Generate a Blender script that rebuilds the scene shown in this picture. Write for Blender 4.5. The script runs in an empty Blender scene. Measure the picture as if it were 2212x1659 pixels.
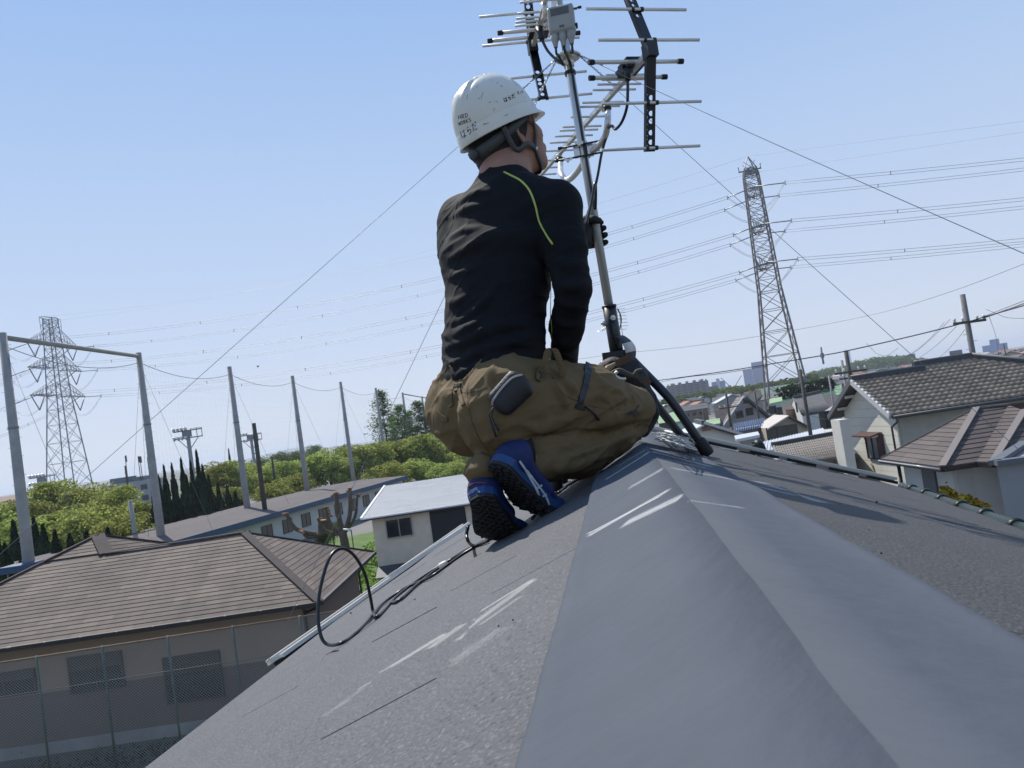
import bpy, math, random
import numpy as np
from math import sin, cos, tan, pi, radians, sqrt, atan2, hypot
from mathutils import Vector, Matrix
from mathutils import noise as mnoise
from mathutils.bvhtree import BVHTree

random.seed(11)
SC = bpy.context.scene
COL = SC.collection

# ------------------------------------------------------------------ camera
CZ = 7.6                                   # camera height above the ground
FPX, CXP, CYP = 1662.0, 1106.0, 829.5      # photograph read at 2212 x 1659
PITCH, ROLL = radians(2.66), radians(8.33)
cF = np.array([0, cos(PITCH), sin(PITCH)])
cR0 = np.array([1.0, 0, 0])
cU0 = np.array([0, -sin(PITCH), cos(PITCH)])
cX = cR0 * cos(ROLL) - cU0 * sin(ROLL)
cY = cR0 * sin(ROLL) + cU0 * cos(ROLL)
CAMP = np.array([0, 0, CZ])
camd = bpy.data.cameras.new('camera')
cam = bpy.data.objects.new('camera', camd)
COL.objects.link(cam)
M4 = Matrix.Identity(4)
for i in range(3):
    M4[i][0], M4[i][1], M4[i][2], M4[i][3] = cX[i], cY[i], -cF[i], CAMP[i]
cam.matrix_world = M4
camd.sensor_width = 36.0
camd.lens = 36.0 * FPX / 2212.0
camd.clip_start = 0.02
camd.clip_end = 20000
camd.dof.use_dof = True
camd.dof.focus_distance = 2.6
camd.dof.aperture_fstop = 26.0
SC.camera = cam

# ------------------------------------------------------------------ light
SUN_AZ, SUN_EL = radians(-31), radians(52)       # azimuth from +Y towards +X
sun_dir = np.array([sin(SUN_AZ) * cos(SUN_EL), cos(SUN_AZ) * cos(SUN_EL), sin(SUN_EL)])
world = bpy.data.worlds.new('World')
SC.world = world
world.use_nodes = True
wn = world.node_tree
bg = wn.nodes['Background']
sky = wn.nodes.new('ShaderNodeTexSky')
sky.sky_type = 'NISHITA'
sky.sun_disc = False
sky.sun_elevation = SUN_EL
sky.sun_rotation = SUN_AZ
sky.altitude = 0
sky.air_density = 1.0
sky.dust_density = 0.35
sky.ozone_density = 4.5
# humid spring haze: the clear-sky model blended with a soft whole-sky gradient by elevation
tcw = wn.nodes.new('ShaderNodeTexCoord'); sxw = wn.nodes.new('ShaderNodeSeparateXYZ'); rmp = wn.nodes.new('ShaderNodeValToRGB')
wn.links.new(tcw.outputs['Generated'], sxw.inputs[0]); wn.links.new(sxw.outputs[2], rmp.inputs[0])
SKY = [(0.0, (.68, .725, .84)), (.10, (.60, .68, .85)), (.28, (.485, .625, .865)), (.50, (.33, .51, .84)), (1.0, (.19, .37, .74))]
el_ = rmp.color_ramp.elements
el_[0].position, el_[0].color = SKY[0][0], (*SKY[0][1], 1)
el_[1].position, el_[1].color = SKY[-1][0], (*SKY[-1][1], 1)
for p_, c_ in SKY[1:-1]:
    e_ = el_.new(p_); e_.color = (*c_, 1)
scw = wn.nodes.new('ShaderNodeVectorMath'); scw.operation = 'SCALE'; scw.inputs[3].default_value = 9.6
wn.links.new(rmp.outputs[0], scw.inputs[0])
mxw = wn.nodes.new('ShaderNodeMix'); mxw.data_type = 'RGBA'; mxw.inputs[0].default_value = .12
wn.links.new(scw.outputs[0], mxw.inputs[6]); wn.links.new(sky.outputs[0], mxw.inputs[7])
wn.links.new(mxw.outputs[2], bg.inputs[0])
bg.inputs[1].default_value = 0.1
sund = bpy.data.lights.new('sun', 'SUN')
sund.energy = 5.0
sund.angle = radians(0.53)
sund.color = (1.0, 0.95, 0.87)
sun = bpy.data.objects.new('sun', sund)
COL.objects.link(sun)
sun.rotation_euler = Vector(-sun_dir).to_track_quat('-Z', 'Y').to_euler()
sun.location = (0, 0, 60)
SC.view_settings.view_transform = 'Standard'
SC.view_settings.look = 'None'
SC.view_settings.gamma = 1.0
SC.view_settings.exposure = 0.12
SC.view_settings.use_curve_mapping = False
SC.render.engine = 'CYCLES'
SC.cycles.max_bounces = 6
SC.cycles.volume_bounces = 0
SC.cycles.transparent_max_bounces = 12
SC.cycles.use_denoising = True

# ------------------------------------------------------------------ pixel helpers
def ray(x, y):
    return cF + (x - CXP) / FPX * cX + (CYP - y) / FPX * cY

def at(x, y, dep):
    return CAMP + ray(x, y) * dep

def hz(x, y, z):                       # where the sight line meets height z
    d = ray(x, y)
    return CAMP + d * ((z - CZ) / d[2])

def proj(P):
    P = np.asarray(P, float) - CAMP
    d = P @ cF
    return CXP + FPX * (P @ cX) / d, CYP - FPX * (P @ cY) / d, d

RAZ = radians(7.28)                     # azimuth of our own ridge
rd = np.array([sin(RAZ), cos(RAZ), 0.0])
pr = np.array([cos(RAZ), -sin(RAZ), 0.0])
ZZ = np.array([0, 0, 1.0])

def RP(lat, along, z=0.0):
    return CAMP + lat * pr + along * rd + z * ZZ

def nrm(v):
    v = np.asarray(v, float)
    return v / np.linalg.norm(v)

def azv(deg):
    a = radians(deg)
    return np.array([sin(a), cos(a), 0.0])

# ------------------------------------------------------------------ materials
MATS = {}
def mat(name, col, rough=0.6, metal=0.0, var=0.0, vscale=8.0, var2=None, bump=0.0, bscale=60.0, spec=0.5,
        coords='Object', stretch=None, emit=None, alpha=None, speck=None, detail=4.0, trans=0.0, voro=None):
    """principled material with noise-driven colour variation, fine bump and optional speckles"""
    if name in MATS:
        return MATS[name]
    m = bpy.data.materials.new(name)
    m.use_nodes = True
    n = m.node_tree.nodes
    l = m.node_tree.links
    b = n['Principled BSDF']
    b.inputs['Base Color'].default_value = (*col, 1)
    b.inputs['Roughness'].default_value = rough
    b.inputs['Metallic'].default_value = metal
    b.inputs['Specular IOR Level'].default_value = spec
    if trans:
        b.inputs['Transmission Weight'].default_value = trans
    tc = n.new('ShaderNodeTexCoord')
    src = tc.outputs[coords]
    if stretch:
        mp = n.new('ShaderNodeMapping')
        mp.inputs['Scale'].default_value = stretch
        l.new(src, mp.inputs[0])
        src = mp.outputs[0]
    last = None
    if var:
        t = n.new('ShaderNodeTexNoise')
        t.inputs['Scale'].default_value = vscale
        t.inputs['Detail'].default_value = detail
        t.inputs['Roughness'].default_value = 0.65
        l.new(src, t.inputs['Vector'])
        r = n.new('ShaderNodeValToRGB')
        c2 = var2 if var2 else tuple(min(1, c * (1 + var)) for c in col)
        c1 = tuple(c * (1 - var) for c in col)
        r.color_ramp.elements[0].position = 0.3
        r.color_ramp.elements[1].position = 0.7
        r.color_ramp.elements[0].color = (*c1, 1)
        r.color_ramp.elements[1].color = (*c2, 1)
        l.new(t.outputs['Fac'], r.inputs[0])
        last = r.outputs[0]
    if speck:
        for (sc, lo, hi, sc_col, amt) in speck:
            t = n.new('ShaderNodeTexNoise')
            t.inputs['Scale'].default_value = sc
            t.inputs['Detail'].default_value = 2.0
            l.new(src, t.inputs['Vector'])
            mr = n.new('ShaderNodeMapRange')
            mr.inputs[1].default_value = lo
            mr.inputs[2].default_value = hi
            mr.inputs[4].default_value = amt
            l.new(t.outputs['Fac'], mr.inputs[0])
            mx = n.new('ShaderNodeMix')
            mx.data_type = 'RGBA'
            l.new(mr.outputs[0], mx.inputs[0])
            if last is not None:
                l.new(last, mx.inputs[6])
            else:
                mx.inputs[6].default_value = (*col, 1)
            mx.inputs[7].default_value = (*sc_col, 1)
            last = mx.outputs[2]
    if last is not None:
        l.new(last, b.inputs['Base Color'])
    if bump:
        t = n.new('ShaderNodeTexNoise')
        t.inputs['Scale'].default_value = bscale
        t.inputs['Detail'].default_value = 5.0
        l.new(src, t.inputs['Vector'])
        bm = n.new('ShaderNodeBump')
        bm.inputs['Strength'].default_value = bump
        bm.inputs['Distance'].default_value = 0.02
        l.new(t.outputs['Fac'], bm.inputs['Height'])
        l.new(bm.outputs[0], b.inputs['Normal'])
    if alpha is not None:
        b.inputs['Alpha'].default_value = alpha
    MATS[name] = m
    return m

# ------------------------------------------------------------------ mesh builder
class MB:
    def __init__(self):
        self.v, self.f, self.mi, self.sm = [], [], [], []
        self.m = 0
        self.s = False
    def add(self, vs, fs, smooth=None):
        o = len(self.v)
        self.v.extend([tuple(float(c) for c in p) for p in vs])
        s = self.s if smooth is None else smooth
        for f in fs:
            self.f.append(tuple(i + o for i in f))
            self.mi.append(self.m)
            self.sm.append(s)
        return self
    def box(self, c, s, R=None):
        c = np.asarray(c, float)
        h = np.asarray(s, float) / 2
        R = np.eye(3) if R is None else np.asarray(R, float)
        vs = []
        for z in (-1, 1):
            for (x, y) in ((-1, -1), (1, -1), (1, 1), (-1, 1)):
                vs.append(c + R @ (h * np.array([x, y, z])))
        return self.add(vs, [(3, 2, 1, 0), (4, 5, 6, 7), (0, 1, 5, 4), (1, 2, 6, 5), (2, 3, 7, 6), (3, 0, 4, 7)])
    def beam(self, a, b, w, h, up=(0, 0, 1)):
        a = np.asarray(a, float)
        b = np.asarray(b, float)
        y = nrm(b - a)
        up = np.asarray(up, float)
        if abs(up @ y) > 0.98:
            up = np.array([0, 1.0, 0]) if abs(y[1]) < 0.9 else np.array([1.0, 0, 0])
        x = nrm(np.cross(y, up))
        z = np.cross(x, y)
        return self.box((a + b) / 2, (w, np.linalg.norm(b - a), h), np.stack([x, y, z], 1))
    def tube(self, pts, r, n=8, cap=True, smooth=True, closed=False):
        pts = [np.asarray(p, float) for p in pts]
        k = len(pts)
        rs = [r] * k if not hasattr(r, '__len__') else list(r)
        tg = []
        for i in range(k):
            if closed:
                t = pts[(i + 1) % k] - pts[i - 1]
            elif i == 0:
                t = pts[1] - pts[0]
            elif i == k - 1:
                t = pts[-1] - pts[-2]
            else:
                t = nrm(pts[i + 1] - pts[i]) + nrm(pts[i] - pts[i - 1])
            nn = np.linalg.norm(t)
            tg.append(t / nn if nn > 1e-9 else np.array([0, 0, 1.0]))
        a = np.array([0, 0, 1.0]) if abs(tg[0][2]) < 0.9 else np.array([1.0, 0, 0])
        u = nrm(np.cross(tg[0], a))
        vs = []
        for i in range(k):
            u = u - tg[i] * (u @ tg[i])
            u = nrm(u)
            w = np.cross(tg[i], u)
            for j in range(n):
                an = 2 * pi * j / n
                vs.append(pts[i] + rs[i] * (cos(an) * u + sin(an) * w))
        fs = []
        for i in range(k if closed else k - 1):
            i2 = (i + 1) % k
            for j in range(n):
                j2 = (j + 1) % n
                fs.append((i * n + j, i * n + j2, i2 * n + j2, i2 * n + j))
        self.add(vs, fs, smooth)
        if cap and not closed:
            o = len(self.v) - k * n
            self.f.append(tuple(o + j for j in range(n - 1, -1, -1)))
            self.f.append(tuple(o + (k - 1) * n + j for j in range(n)))
            self.mi += [self.m] * 2
            self.sm += [False] * 2
        return self
    def prism(self, poly, off):
        poly = [np.asarray(p, float) for p in poly]
        off = np.asarray(off, float)
        n = len(poly)
        nrmv = sum((np.cross(poly[i] - poly[0], poly[(i + 1) % n] - poly[0]) for i in range(1, n - 1)), np.zeros(3))
        if nrmv @ off > 0:
            poly = poly[::-1]
        vs = poly + [p + off for p in poly]
        fs = [tuple(range(n)), tuple(range(2 * n - 1, n - 1, -1))]
        for i in range(n):
            j = (i + 1) % n
            fs.append((j, i, i + n, j + n))
        return self.add(vs, fs)
    def poly(self, pts):
        return self.add(pts, [tuple(range(len(pts)))])
    def lathe(self, prof, base, axis=(0, 0, 1), n=16, smooth=True):
        ax = nrm(axis)
        a = np.array([1.0, 0, 0]) if abs(ax[0]) < 0.9 else np.array([0, 1.0, 0])
        u = nrm(np.cross(ax, a))
        w = np.cross(ax, u)
        base = np.asarray(base, float)
        vs, fs = [], []
        for (r, h) in prof:
            for j in range(n):
                an = 2 * pi * j / n
                vs.append(base + ax * h + r * (cos(an) * u + sin(an) * w))
        k = len(prof)
        for i in range(k - 1):
            for j in range(n):
                j2 = (j + 1) % n
                fs.append((i * n + j, i * n + j2, (i + 1) * n + j2, (i + 1) * n + j))
        fs.append(tuple(range(n - 1, -1, -1)))
        fs.append(tuple((k - 1) * n + j for j in range(n)))
        return self.add(vs, fs, smooth)
    def mesh(self, name, mats, origin=None):
        me = bpy.data.meshes.new(name)
        v = np.array(self.v, float).reshape(-1, 3)
        if origin is not None:
            v = v - np.asarray(origin, float)
        me.from_pydata(v.tolist(), [], self.f)
        if not isinstance(mats, (list, tuple)):
            mats = [mats]
        for m in mats:
            me.materials.append(m)
        me.polygons.foreach_set('material_index', self.mi)
        me.polygons.foreach_set('use_smooth', self.sm)
        me.update()
        return me
    def build(self, name, mats, parent=None, origin=None, label=None, cat=None, group=None, kind=None):
        """verts are in world space; with a parent they are kept in the parent's space (identity rotation parents)"""
        if origin is None and parent is not None:
            origin = np.array(parent.get('_o', (0, 0, 0)))
        o = bpy.data.objects.new(name, self.mesh(name, mats, origin))
        COL.objects.link(o)
        if parent is not None:
            o.parent = parent
        elif origin is not None:
            o.location = origin
        o['_o'] = [float(c) for c in (origin if origin is not None else (0, 0, 0))]
        tag(o, label, cat, group, kind)
        return o

def tag(o, label=None, cat=None, group=None, kind=None):
    if label: o['label'] = label
    if cat: o['category'] = cat
    if group: o['group'] = group
    if kind: o['kind'] = kind
    return o

def thing(name, label, cat, loc=(0, 0, 0), group=None):
    o = bpy.data.objects.new(name, None)
    COL.objects.link(o)
    o.location = [float(c) for c in loc]
    o.empty_display_size = 0.2
    o['_o'] = [float(c) for c in loc]
    return tag(o, label, cat, group)

def link_copy(o, parent=None, loc=None, rotz=None):
    c = o.copy()
    COL.objects.link(c)
    if parent is not None:
        c.parent = parent
    if loc is not None:
        c.location = [float(q) for q in loc]
    if rotz is not None:
        c.rotation_euler = (0, 0, rotz)
    for ch in list(o.children):
        link_copy(ch, c)
    return c

def inst(name, me, parent, M):
    """an object sharing mesh data, placed by a 4x4 in the parent's space"""
    o = bpy.data.objects.new(name, me)
    COL.objects.link(o)
    if parent is not None:
        o.parent = parent
    o.matrix_local = M
    return o

def frame(o, x, y, z):
    M = Matrix.Identity(4)
    for i in range(3):
        M[i][0], M[i][1], M[i][2], M[i][3] = float(x[i]), float(y[i]), float(z[i]), float(o[i])
    return M

def spline(pts, n=8):
    """Catmull-Rom through pts"""
    P = [np.asarray(p, float) for p in pts]
    P = [2 * P[0] - P[1]] + P + [2 * P[-1] - P[-2]]
    out = []
    for i in range(1, len(P) - 2):
        for j in range(n):
            t = j / n
            a, b, c, d = P[i - 1], P[i], P[i + 1], P[i + 2]
            out.append(0.5 * ((2 * b) + (c - a) * t + (2 * a - 5 * b + 4 * c - d) * t * t + (3 * b - a - 3 * c + d) * t ** 3))
    out.append(P[-2])
    return out

# ------------------------------------------------------------------ signed-distance modelling (for the person, bags, shoes)
class Field:
    def __init__(self, lo, hi, h):
        self.lo = np.asarray(lo, float)
        self.h = h
        self.n = np.ceil((np.asarray(hi, float) - self.lo) / h).astype(int) + 1
        self.S = np.full(self.n, 0.3, np.float32)
    def sub(self, mn, mx):
        a = np.clip(np.floor((mn - self.lo) / self.h).astype(int), 0, self.n)
        b = np.clip(np.ceil((mx - self.lo) / self.h).astype(int) + 1, 0, self.n)
        if np.any(b - a < 1):
            return None
        g = [self.lo[i] + self.h * np.arange(a[i], b[i]) for i in range(3)]
        X, Y, Z = np.meshgrid(*g, indexing='ij', sparse=True)
        return (slice(a[0], b[0]), slice(a[1], b[1]), slice(a[2], b[2])), X, Y, Z
    def comb(self, sl, d, k, op='u'):
        s = self.S[sl]
        if op == 'u':
            h = np.maximum(k - np.abs(s - d), 0) / max(k, 1e-6)
            self.S[sl] = np.minimum(s, d) - h * h * k * 0.25
        else:                       # subtract
            d = -d
            h = np.maximum(k - np.abs(s - d), 0) / max(k, 1e-6)
            self.S[sl] = np.maximum(s, d) + h * h * k * 0.25
    def cone(self, a, b, ra, rb, k=0.015, op='u'):
        a = np.asarray(a, float); b = np.asarray(b, float)
        r = max(ra, rb) + 0.05
        q = self.sub(np.minimum(a, b) - r, np.maximum(a, b) + r)
        if q is None: return self
        sl, X, Y, Z = q
        ab = b - a
        L2 = max(ab @ ab, 1e-9)
        t = np.clip(((X - a[0]) * ab[0] + (Y - a[1]) * ab[1] + (Z - a[2]) * ab[2]) / L2, 0, 1)
        d = np.sqrt((X - a[0] - t * ab[0]) ** 2 + (Y - a[1] - t * ab[1]) ** 2 + (Z - a[2] - t * ab[2]) ** 2) - (ra + (rb - ra) * t)
        self.comb(sl, d.astype(np.float32), k, op)
        return self
    def chain(self, pts, rs, k=0.015):
        for i in range(len(pts) - 1):
            self.cone(pts[i], pts[i + 1], rs[i], rs[i + 1], k)
        return self
    def ell(self, c, axes, rad, k=0.015, op='u'):
        c = np.asarray(c, float); A = np.asarray(axes, float); rad = np.asarray(rad, float)
        r = max(rad) + 0.05
        q = self.sub(c - r, c + r)
        if q is None: return self
        sl, X, Y, Z = q
        e = [((X - c[0]) * A[i][0] + (Y - c[1]) * A[i][1] + (Z - c[2]) * A[i][2]) / rad[i] for i in range(3)]
        k0 = np.sqrt(e[0] ** 2 + e[1] ** 2 + e[2] ** 2)
        k1 = np.sqrt((e[0] / rad[0]) ** 2 + (e[1] / rad[1]) ** 2 + (e[2] / rad[2]) ** 2) + 1e-6
        d = k0 * (k0 - 1) / k1
        self.comb(sl, d.astype(np.float32), k, op)
        return self
    def ecyl(self, a, b, lat, wa, da, wb, db, k=0.02, end=0.5):
        """elliptic tapered limb: widths w along lat, d across"""
        a = np.asarray(a, float); b = np.asarray(b, float)
        ab = b - a
        L = np.linalg.norm(ab)
        ax = ab / L
        lat = nrm(lat - ax * (lat @ ax))
        dp = np.cross(ax, lat)
        r = max(wa, wb, da, db) + 0.06
        q = self.sub(np.minimum(a, b) - r, np.maximum(a, b) + r)
        if q is None: return self
        sl, X, Y, Z = q
        tx = ((X - a[0]) * ax[0] + (Y - a[1]) * ax[1] + (Z - a[2]) * ax[2])
        tc = np.clip(tx, 0, L)
        t = tc / L
        w = wa + (wb - wa) * t
        dd = da + (db - da) * t
        u = ((X - a[0]) * lat[0] + (Y - a[1]) * lat[1] + (Z - a[2]) * lat[2]) / w
        v = ((X - a[0]) * dp[0] + (Y - a[1]) * dp[1] + (Z - a[2]) * dp[2]) / dd
        mn = np.minimum(w, dd)
        e = (tx - tc) / (mn * end)
        d = (np.sqrt(u * u + v * v + e * e) - 1) * mn
        self.comb(sl, d.astype(np.float32), k)
        return self
    def rbox(self, c, axes, half, r, k=0.004, op='u'):
        c = np.asarray(c, float); A = np.asarray(axes, float)
        R = float(np.linalg.norm(half)) + r + 0.03
        q = self.sub(c - R, c + R)
        if q is None: return self
        sl, X, Y, Z = q
        e = [np.abs((X - c[0]) * A[i][0] + (Y - c[1]) * A[i][1] + (Z - c[2]) * A[i][2]) - (half[i] - r) for i in range(3)]
        m = [np.maximum(x, 0) for x in e]
        d = np.sqrt(m[0] ** 2 + m[1] ** 2 + m[2] ** 2) + np.minimum(np.maximum(np.maximum(e[0], e[1]), e[2]), 0) - r
        self.comb(sl, d.astype(np.float32), k, op)
        return self
    def cut(self, p, n, k=0.004):
        """remove what lies on the side n points to"""
        n = nrm(n)
        g = [self.lo[i] + self.h * np.arange(self.n[i]) for i in range(3)]
        X, Y, Z = np.meshgrid(*g, indexing='ij', sparse=True)
        d = ((X - p[0]) * n[0] + (Y - p[1]) * n[1] + (Z - p[2]) * n[2]).astype(np.float32)
        s = self.S
        h = np.maximum(k - np.abs(s - d), 0) / k
        self.S = np.maximum(s, d) + h * h * k * 0.25
        return self
    def nets(self, relax=2):
        S = self.S.copy()
        S[0] = S[-1] = 0.3; S[:, 0] = S[:, -1] = 0.3; S[:, :, 0] = S[:, :, -1] = 0.3
        ins = S < 0
        c = [ins[i:ins.shape[0] - 1 + i, j:ins.shape[1] - 1 + j, k:ins.shape[2] - 1 + k] for i in (0, 1) for j in (0, 1) for k in (0, 1)]
        cnt = sum(x.astype(np.int8) for x in c)
        act = (cnt > 0) & (cnt < 8)
        I, J, K = np.nonzero(act)
        pos = np.zeros((len(I), 3)); num = np.zeros(len(I))
        cor = [(i, j, k) for i in (0, 1) for j in (0, 1) for k in (0, 1)]
        for a in range(8):
            for b in range(a + 1, 8):
                da = [cor[b][q] - cor[a][q] for q in range(3)]
                if sum(abs(x) for x in da) != 1: continue
                sa = S[I + cor[a][0], J + cor[a][1], K + cor[a][2]]
                sb = S[I + cor[b][0], J + cor[b][1], K + cor[b][2]]
                m = (sa < 0) != (sb < 0)
                t = np.where(m, sa / np.where(m, sa - sb, 1), 0)
                for q in range(3):
                    pos[:, q] += np.where(m, cor[a][q] + t * da[q], 0)
                num += m
        pos /= num[:, None]
        V = self.lo + self.h * (np.stack([I, J, K], 1) + pos)
        idx = np.full(act.shape, -1, int)
        idx[I, J, K] = np.arange(len(I))
        F = []
        for ax in range(3):
            sl0 = [slice(None)] * 3; sl1 = [slice(None)] * 3
            sl0[ax] = slice(0, -1); sl1[ax] = slice(1, None)
            A = ins[tuple(sl0)]; B = ins[tuple(sl1)]
            e = np.nonzero(A != B)
            e = np.stack(e, 1)
            o1, o2 = [(1, 2), (2, 0), (0, 1)][ax]
            ok = (e[:, o1] > 0) & (e[:, o2] > 0) & (e[:, o1] < act.shape[o1]) & (e[:, o2] < act.shape[o2])
            e = e[ok]
            def cell(d1, d2):
                q = e.copy(); q[:, o1] -= d1; q[:, o2] -= d2
                return idx[q[:, 0], q[:, 1], q[:, 2]]
            quad = np.stack([cell(1, 1), cell(0, 1), cell(0, 0), cell(1, 0)], 1)
            fl = B[e[:, 0], e[:, 1], e[:, 2]] if ax == 0 else B[e[:, 0], e[:, 1], e[:, 2]]
            quad[fl] = quad[fl][:, ::-1]
            F.append(quad)
        F = np.concatenate(F)
        F = F[(F >= 0).all(1)]
        for _ in range(relax):
            acc = np.zeros_like(V); n = np.zeros(len(V))
            for q in range(4):
                a = F[:, q]; b = F[:, (q + 1) % 4]
                np.add.at(acc, a, V[b]); np.add.at(n, a, 1)
                np.add.at(acc, b, V[a]); np.add.at(n, b, 1)
            V = V + 0.6 * (acc / np.maximum(n, 1)[:, None] - V)
        return V, F

def vnormals(V, F):
    fn = np.cross(V[F[:, 2]] - V[F[:, 0]], V[F[:, 3]] - V[F[:, 1]])
    N = np.zeros_like(V)
    for q in range(4):
        np.add.at(N, F[:, q], fn)
    return N / np.maximum(np.linalg.norm(N, axis=1), 1e-12)[:, None]

def vf_object(name, V, F, m, parent=None, origin=None, **kw):
    mb = MB()
    mb.v = V.tolist()
    mb.f = [tuple(q) for q in F.tolist()]
    mb.mi = [0] * len(mb.f)
    mb.sm = [True] * len(mb.f)
    return mb.build(name, m, parent, origin, **kw)
# ================================================================== our own house: roof, cap, trims
RH, LAT0, ML, MR = 0.11, 0.0616, 0.42, 0.37
def zL(lat): return -RH + ML * (lat - LAT0)
def zR(lat): return -RH - MR * (lat - LAT0)
nL = nrm(ZZ - ML * pr)
nR = nrm(ZZ + MR * pr)
dnL = nrm(-pr - ML * ZZ)        # down the left slope
dnR = nrm(pr - MR * ZZ)
OFF = 0.011                     # slates lie this far under the cap's plane
def onplane(x, y, P, n):
    d = ray(x, y)
    return CAMP + d * (((P - CAMP) @ n) / (d @ n))
def onL(x, y, lift=0.0):
    return onplane(x, y, RP(LAT0, 0, -RH) + nL * (lift - OFF), nL)
def onR(x, y, lift=0.0):
    return onplane(x, y, RP(LAT0, 0, -RH) + nR * (lift - OFF), nR)
def lat_of(P): return (np.asarray(P) - CAMP) @ pr
def al_of(P): return (np.asarray(P) - CAMP) @ rd
def roof_z(lat):
    return CZ + (zL(lat) if lat < LAT0 else zR(lat)) - OFF

def slate_material(name, base, warm, mottle=1.0):
    m = mat(name, base, rough=0.68, var=0.10, vscale=5.0, bump=0.35, bscale=240, spec=0.2,
            speck=[(270, 0.55, 0.70, tuple(c * 2.1 for c in base), 0.75 * mottle),
                   (240, 0.44, 0.29, tuple(c * 0.38 for c in base), 0.8 * mottle),
                   (22, 0.55, 0.75, tuple(c * w for c, w in zip(base, warm)), 0.5)])
    return m
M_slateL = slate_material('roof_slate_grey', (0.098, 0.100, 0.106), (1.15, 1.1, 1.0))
M_slateR = slate_material('roof_slate_dark', (0.066, 0.065, 0.066), (1.2, 1.12, 1.0))  # darker copy of the same slate for the right slope
M_cap = mat('cap_metal', (0.084, 0.094, 0.112), rough=0.85, var=0.05, vscale=9, bump=0.10, bscale=38, spec=0.12,
            speck=[(6, 0.52, 0.75, (0.098, 0.107, 0.124), 0.35), (30, 0.62, 0.75, (0.076, 0.087, 0.103), 0.25)])
M_dark = mat('underlay_black', (0.012, 0.012, 0.013), rough=0.9)
M_chalk = mat('scuff_chalk', (0.75, 0.75, 0.72), rough=0.9, alpha=0.42)
M_wallh = mat('house_render', (0.5, 0.48, 0.44), rough=0.85, var=0.06, vscale=3)
M_white_metal = mat('white_metal', (0.86, 0.78, 0.66), rough=0.5, var=0.05, vscale=20)
M_trim_grey = mat('trim_grey', (0.33, 0.32, 0.30), rough=0.45, var=0.1, vscale=8)
M_greenglaze = mat('green_glaze', (0.010, 0.021, 0.018), rough=0.42, var=0.2, vscale=14, spec=0.22)

A0, A1 = -2.6, 3.52
house = thing('house', 'grey slate roof with metal ridge cap on which the worker kneels', 'house', RP(LAT0, 0.4, -CZ))
# walls below
mb = MB()
for (la, lb, aa, ab) in ((-0.86, -0.84, A0 + .25, A1 - .25), (0.95, 0.97, A0 + .25, A1 - .25)):
    c = (RP(la, aa, -CZ) + RP(lb, ab, -CZ)) / 2
    zt = CZ - 0.62
    mb.box(c + ZZ * zt / 2, (abs(lb - la), ab - aa, zt), np.stack([pr, rd, ZZ], 1))
for a in (A0 + .25, A1 - .25):
    mb.prism([RP(-.84, a, -CZ), RP(.95, a, -CZ), RP(.95, a, zR(.95) - .06), RP(LAT0, a, -RH - .06), RP(-.84, a, zL(-.84) - .06)], rd * .02)
mb.build('wall', M_wallh, house)
# underlay
mb = MB()
lowL, lowR = -1.0, 1.13
for (la, z0, n) in ((lowL, zL, nL), (lowR, zR, nR)):
    P = [RP(LAT0, A0, -RH), RP(la, A0, z0(la)), RP(la, A1, z0(la)), RP(LAT0, A1, -RH)]
    P = [p - n * (OFF + 0.009) for p in P]
    mb.prism(P, -n * 0.03)
mb.build('underlay', M_dark, house)
# slates, course by course; each one its own object sharing a few meshes
rs = random.Random(5)
slate_mesh = {}
def slate_me(w, e, side):
    k = (round(w, 3), round(e, 3), side)
    if k not in slate_mesh:
        b = MB()
        # local: x along the ridge, y down the slope, z out; slate rises 5 mm towards its lower edge
        T = 0.005
        b.prism([(0, -0.01, -T), (w, -0.01, -T), (w, e, 0), (0, e, 0)][::-1], (0, 0, T * 0.98))
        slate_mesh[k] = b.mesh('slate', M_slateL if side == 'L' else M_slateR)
    return slate_mesh[k]
def lay(side, starts, exp, slits):
    n, dn, zf = (nL, dnL, zL) if side == 'L' else (nR, dnR, zR)
    for ci, l0 in enumerate(starts):
        e = exp / abs(dn @ pr)
        cuts = []
        sl = [s for (c, s) in slits if c == ci]
        base = sl[0] if sl else A0 + rs.uniform(0.1, 0.9)
        a = base
        while a > A0: a -= 0.606
        while a < A1:
            if a > A0 + 0.05: cuts.append(a)
            a += 0.606
        cuts = [A0] + cuts + [A1]
        for i in range(len(cuts) - 1):
            g0 = 0.0021 if any(abs(cuts[i] - q) < 1e-4 for q in sl) else 0.00012
            g1 = 0.0021 if any(abs(cuts[i + 1] - q) < 1e-4 for q in sl) else 0.00012
            a0, a1 = cuts[i] + g0, cuts[i + 1] - g1
            o = RP(l0, a0, zf(l0)) - n * (OFF - rs.uniform(-.0004, .0004)) - np.array(house['_o'])
            inst('slate', slate_me(a1 - a0, e, side), house, frame(o, rd, dn, np.cross(rd, dn)) if side == 'L' else frame(o + rd * (a1 - a0), -rd, dn, np.cross(-rd, dn)))
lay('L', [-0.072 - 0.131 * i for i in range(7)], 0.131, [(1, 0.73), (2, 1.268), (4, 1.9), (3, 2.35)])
lay('R', [0.165 + 0.131 * i for i in range(8)][:7], 0.131, [(0, 1.14), (2, 0.955), (3, 1.62), (1, 2.06), (4, 2.3)])
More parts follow.
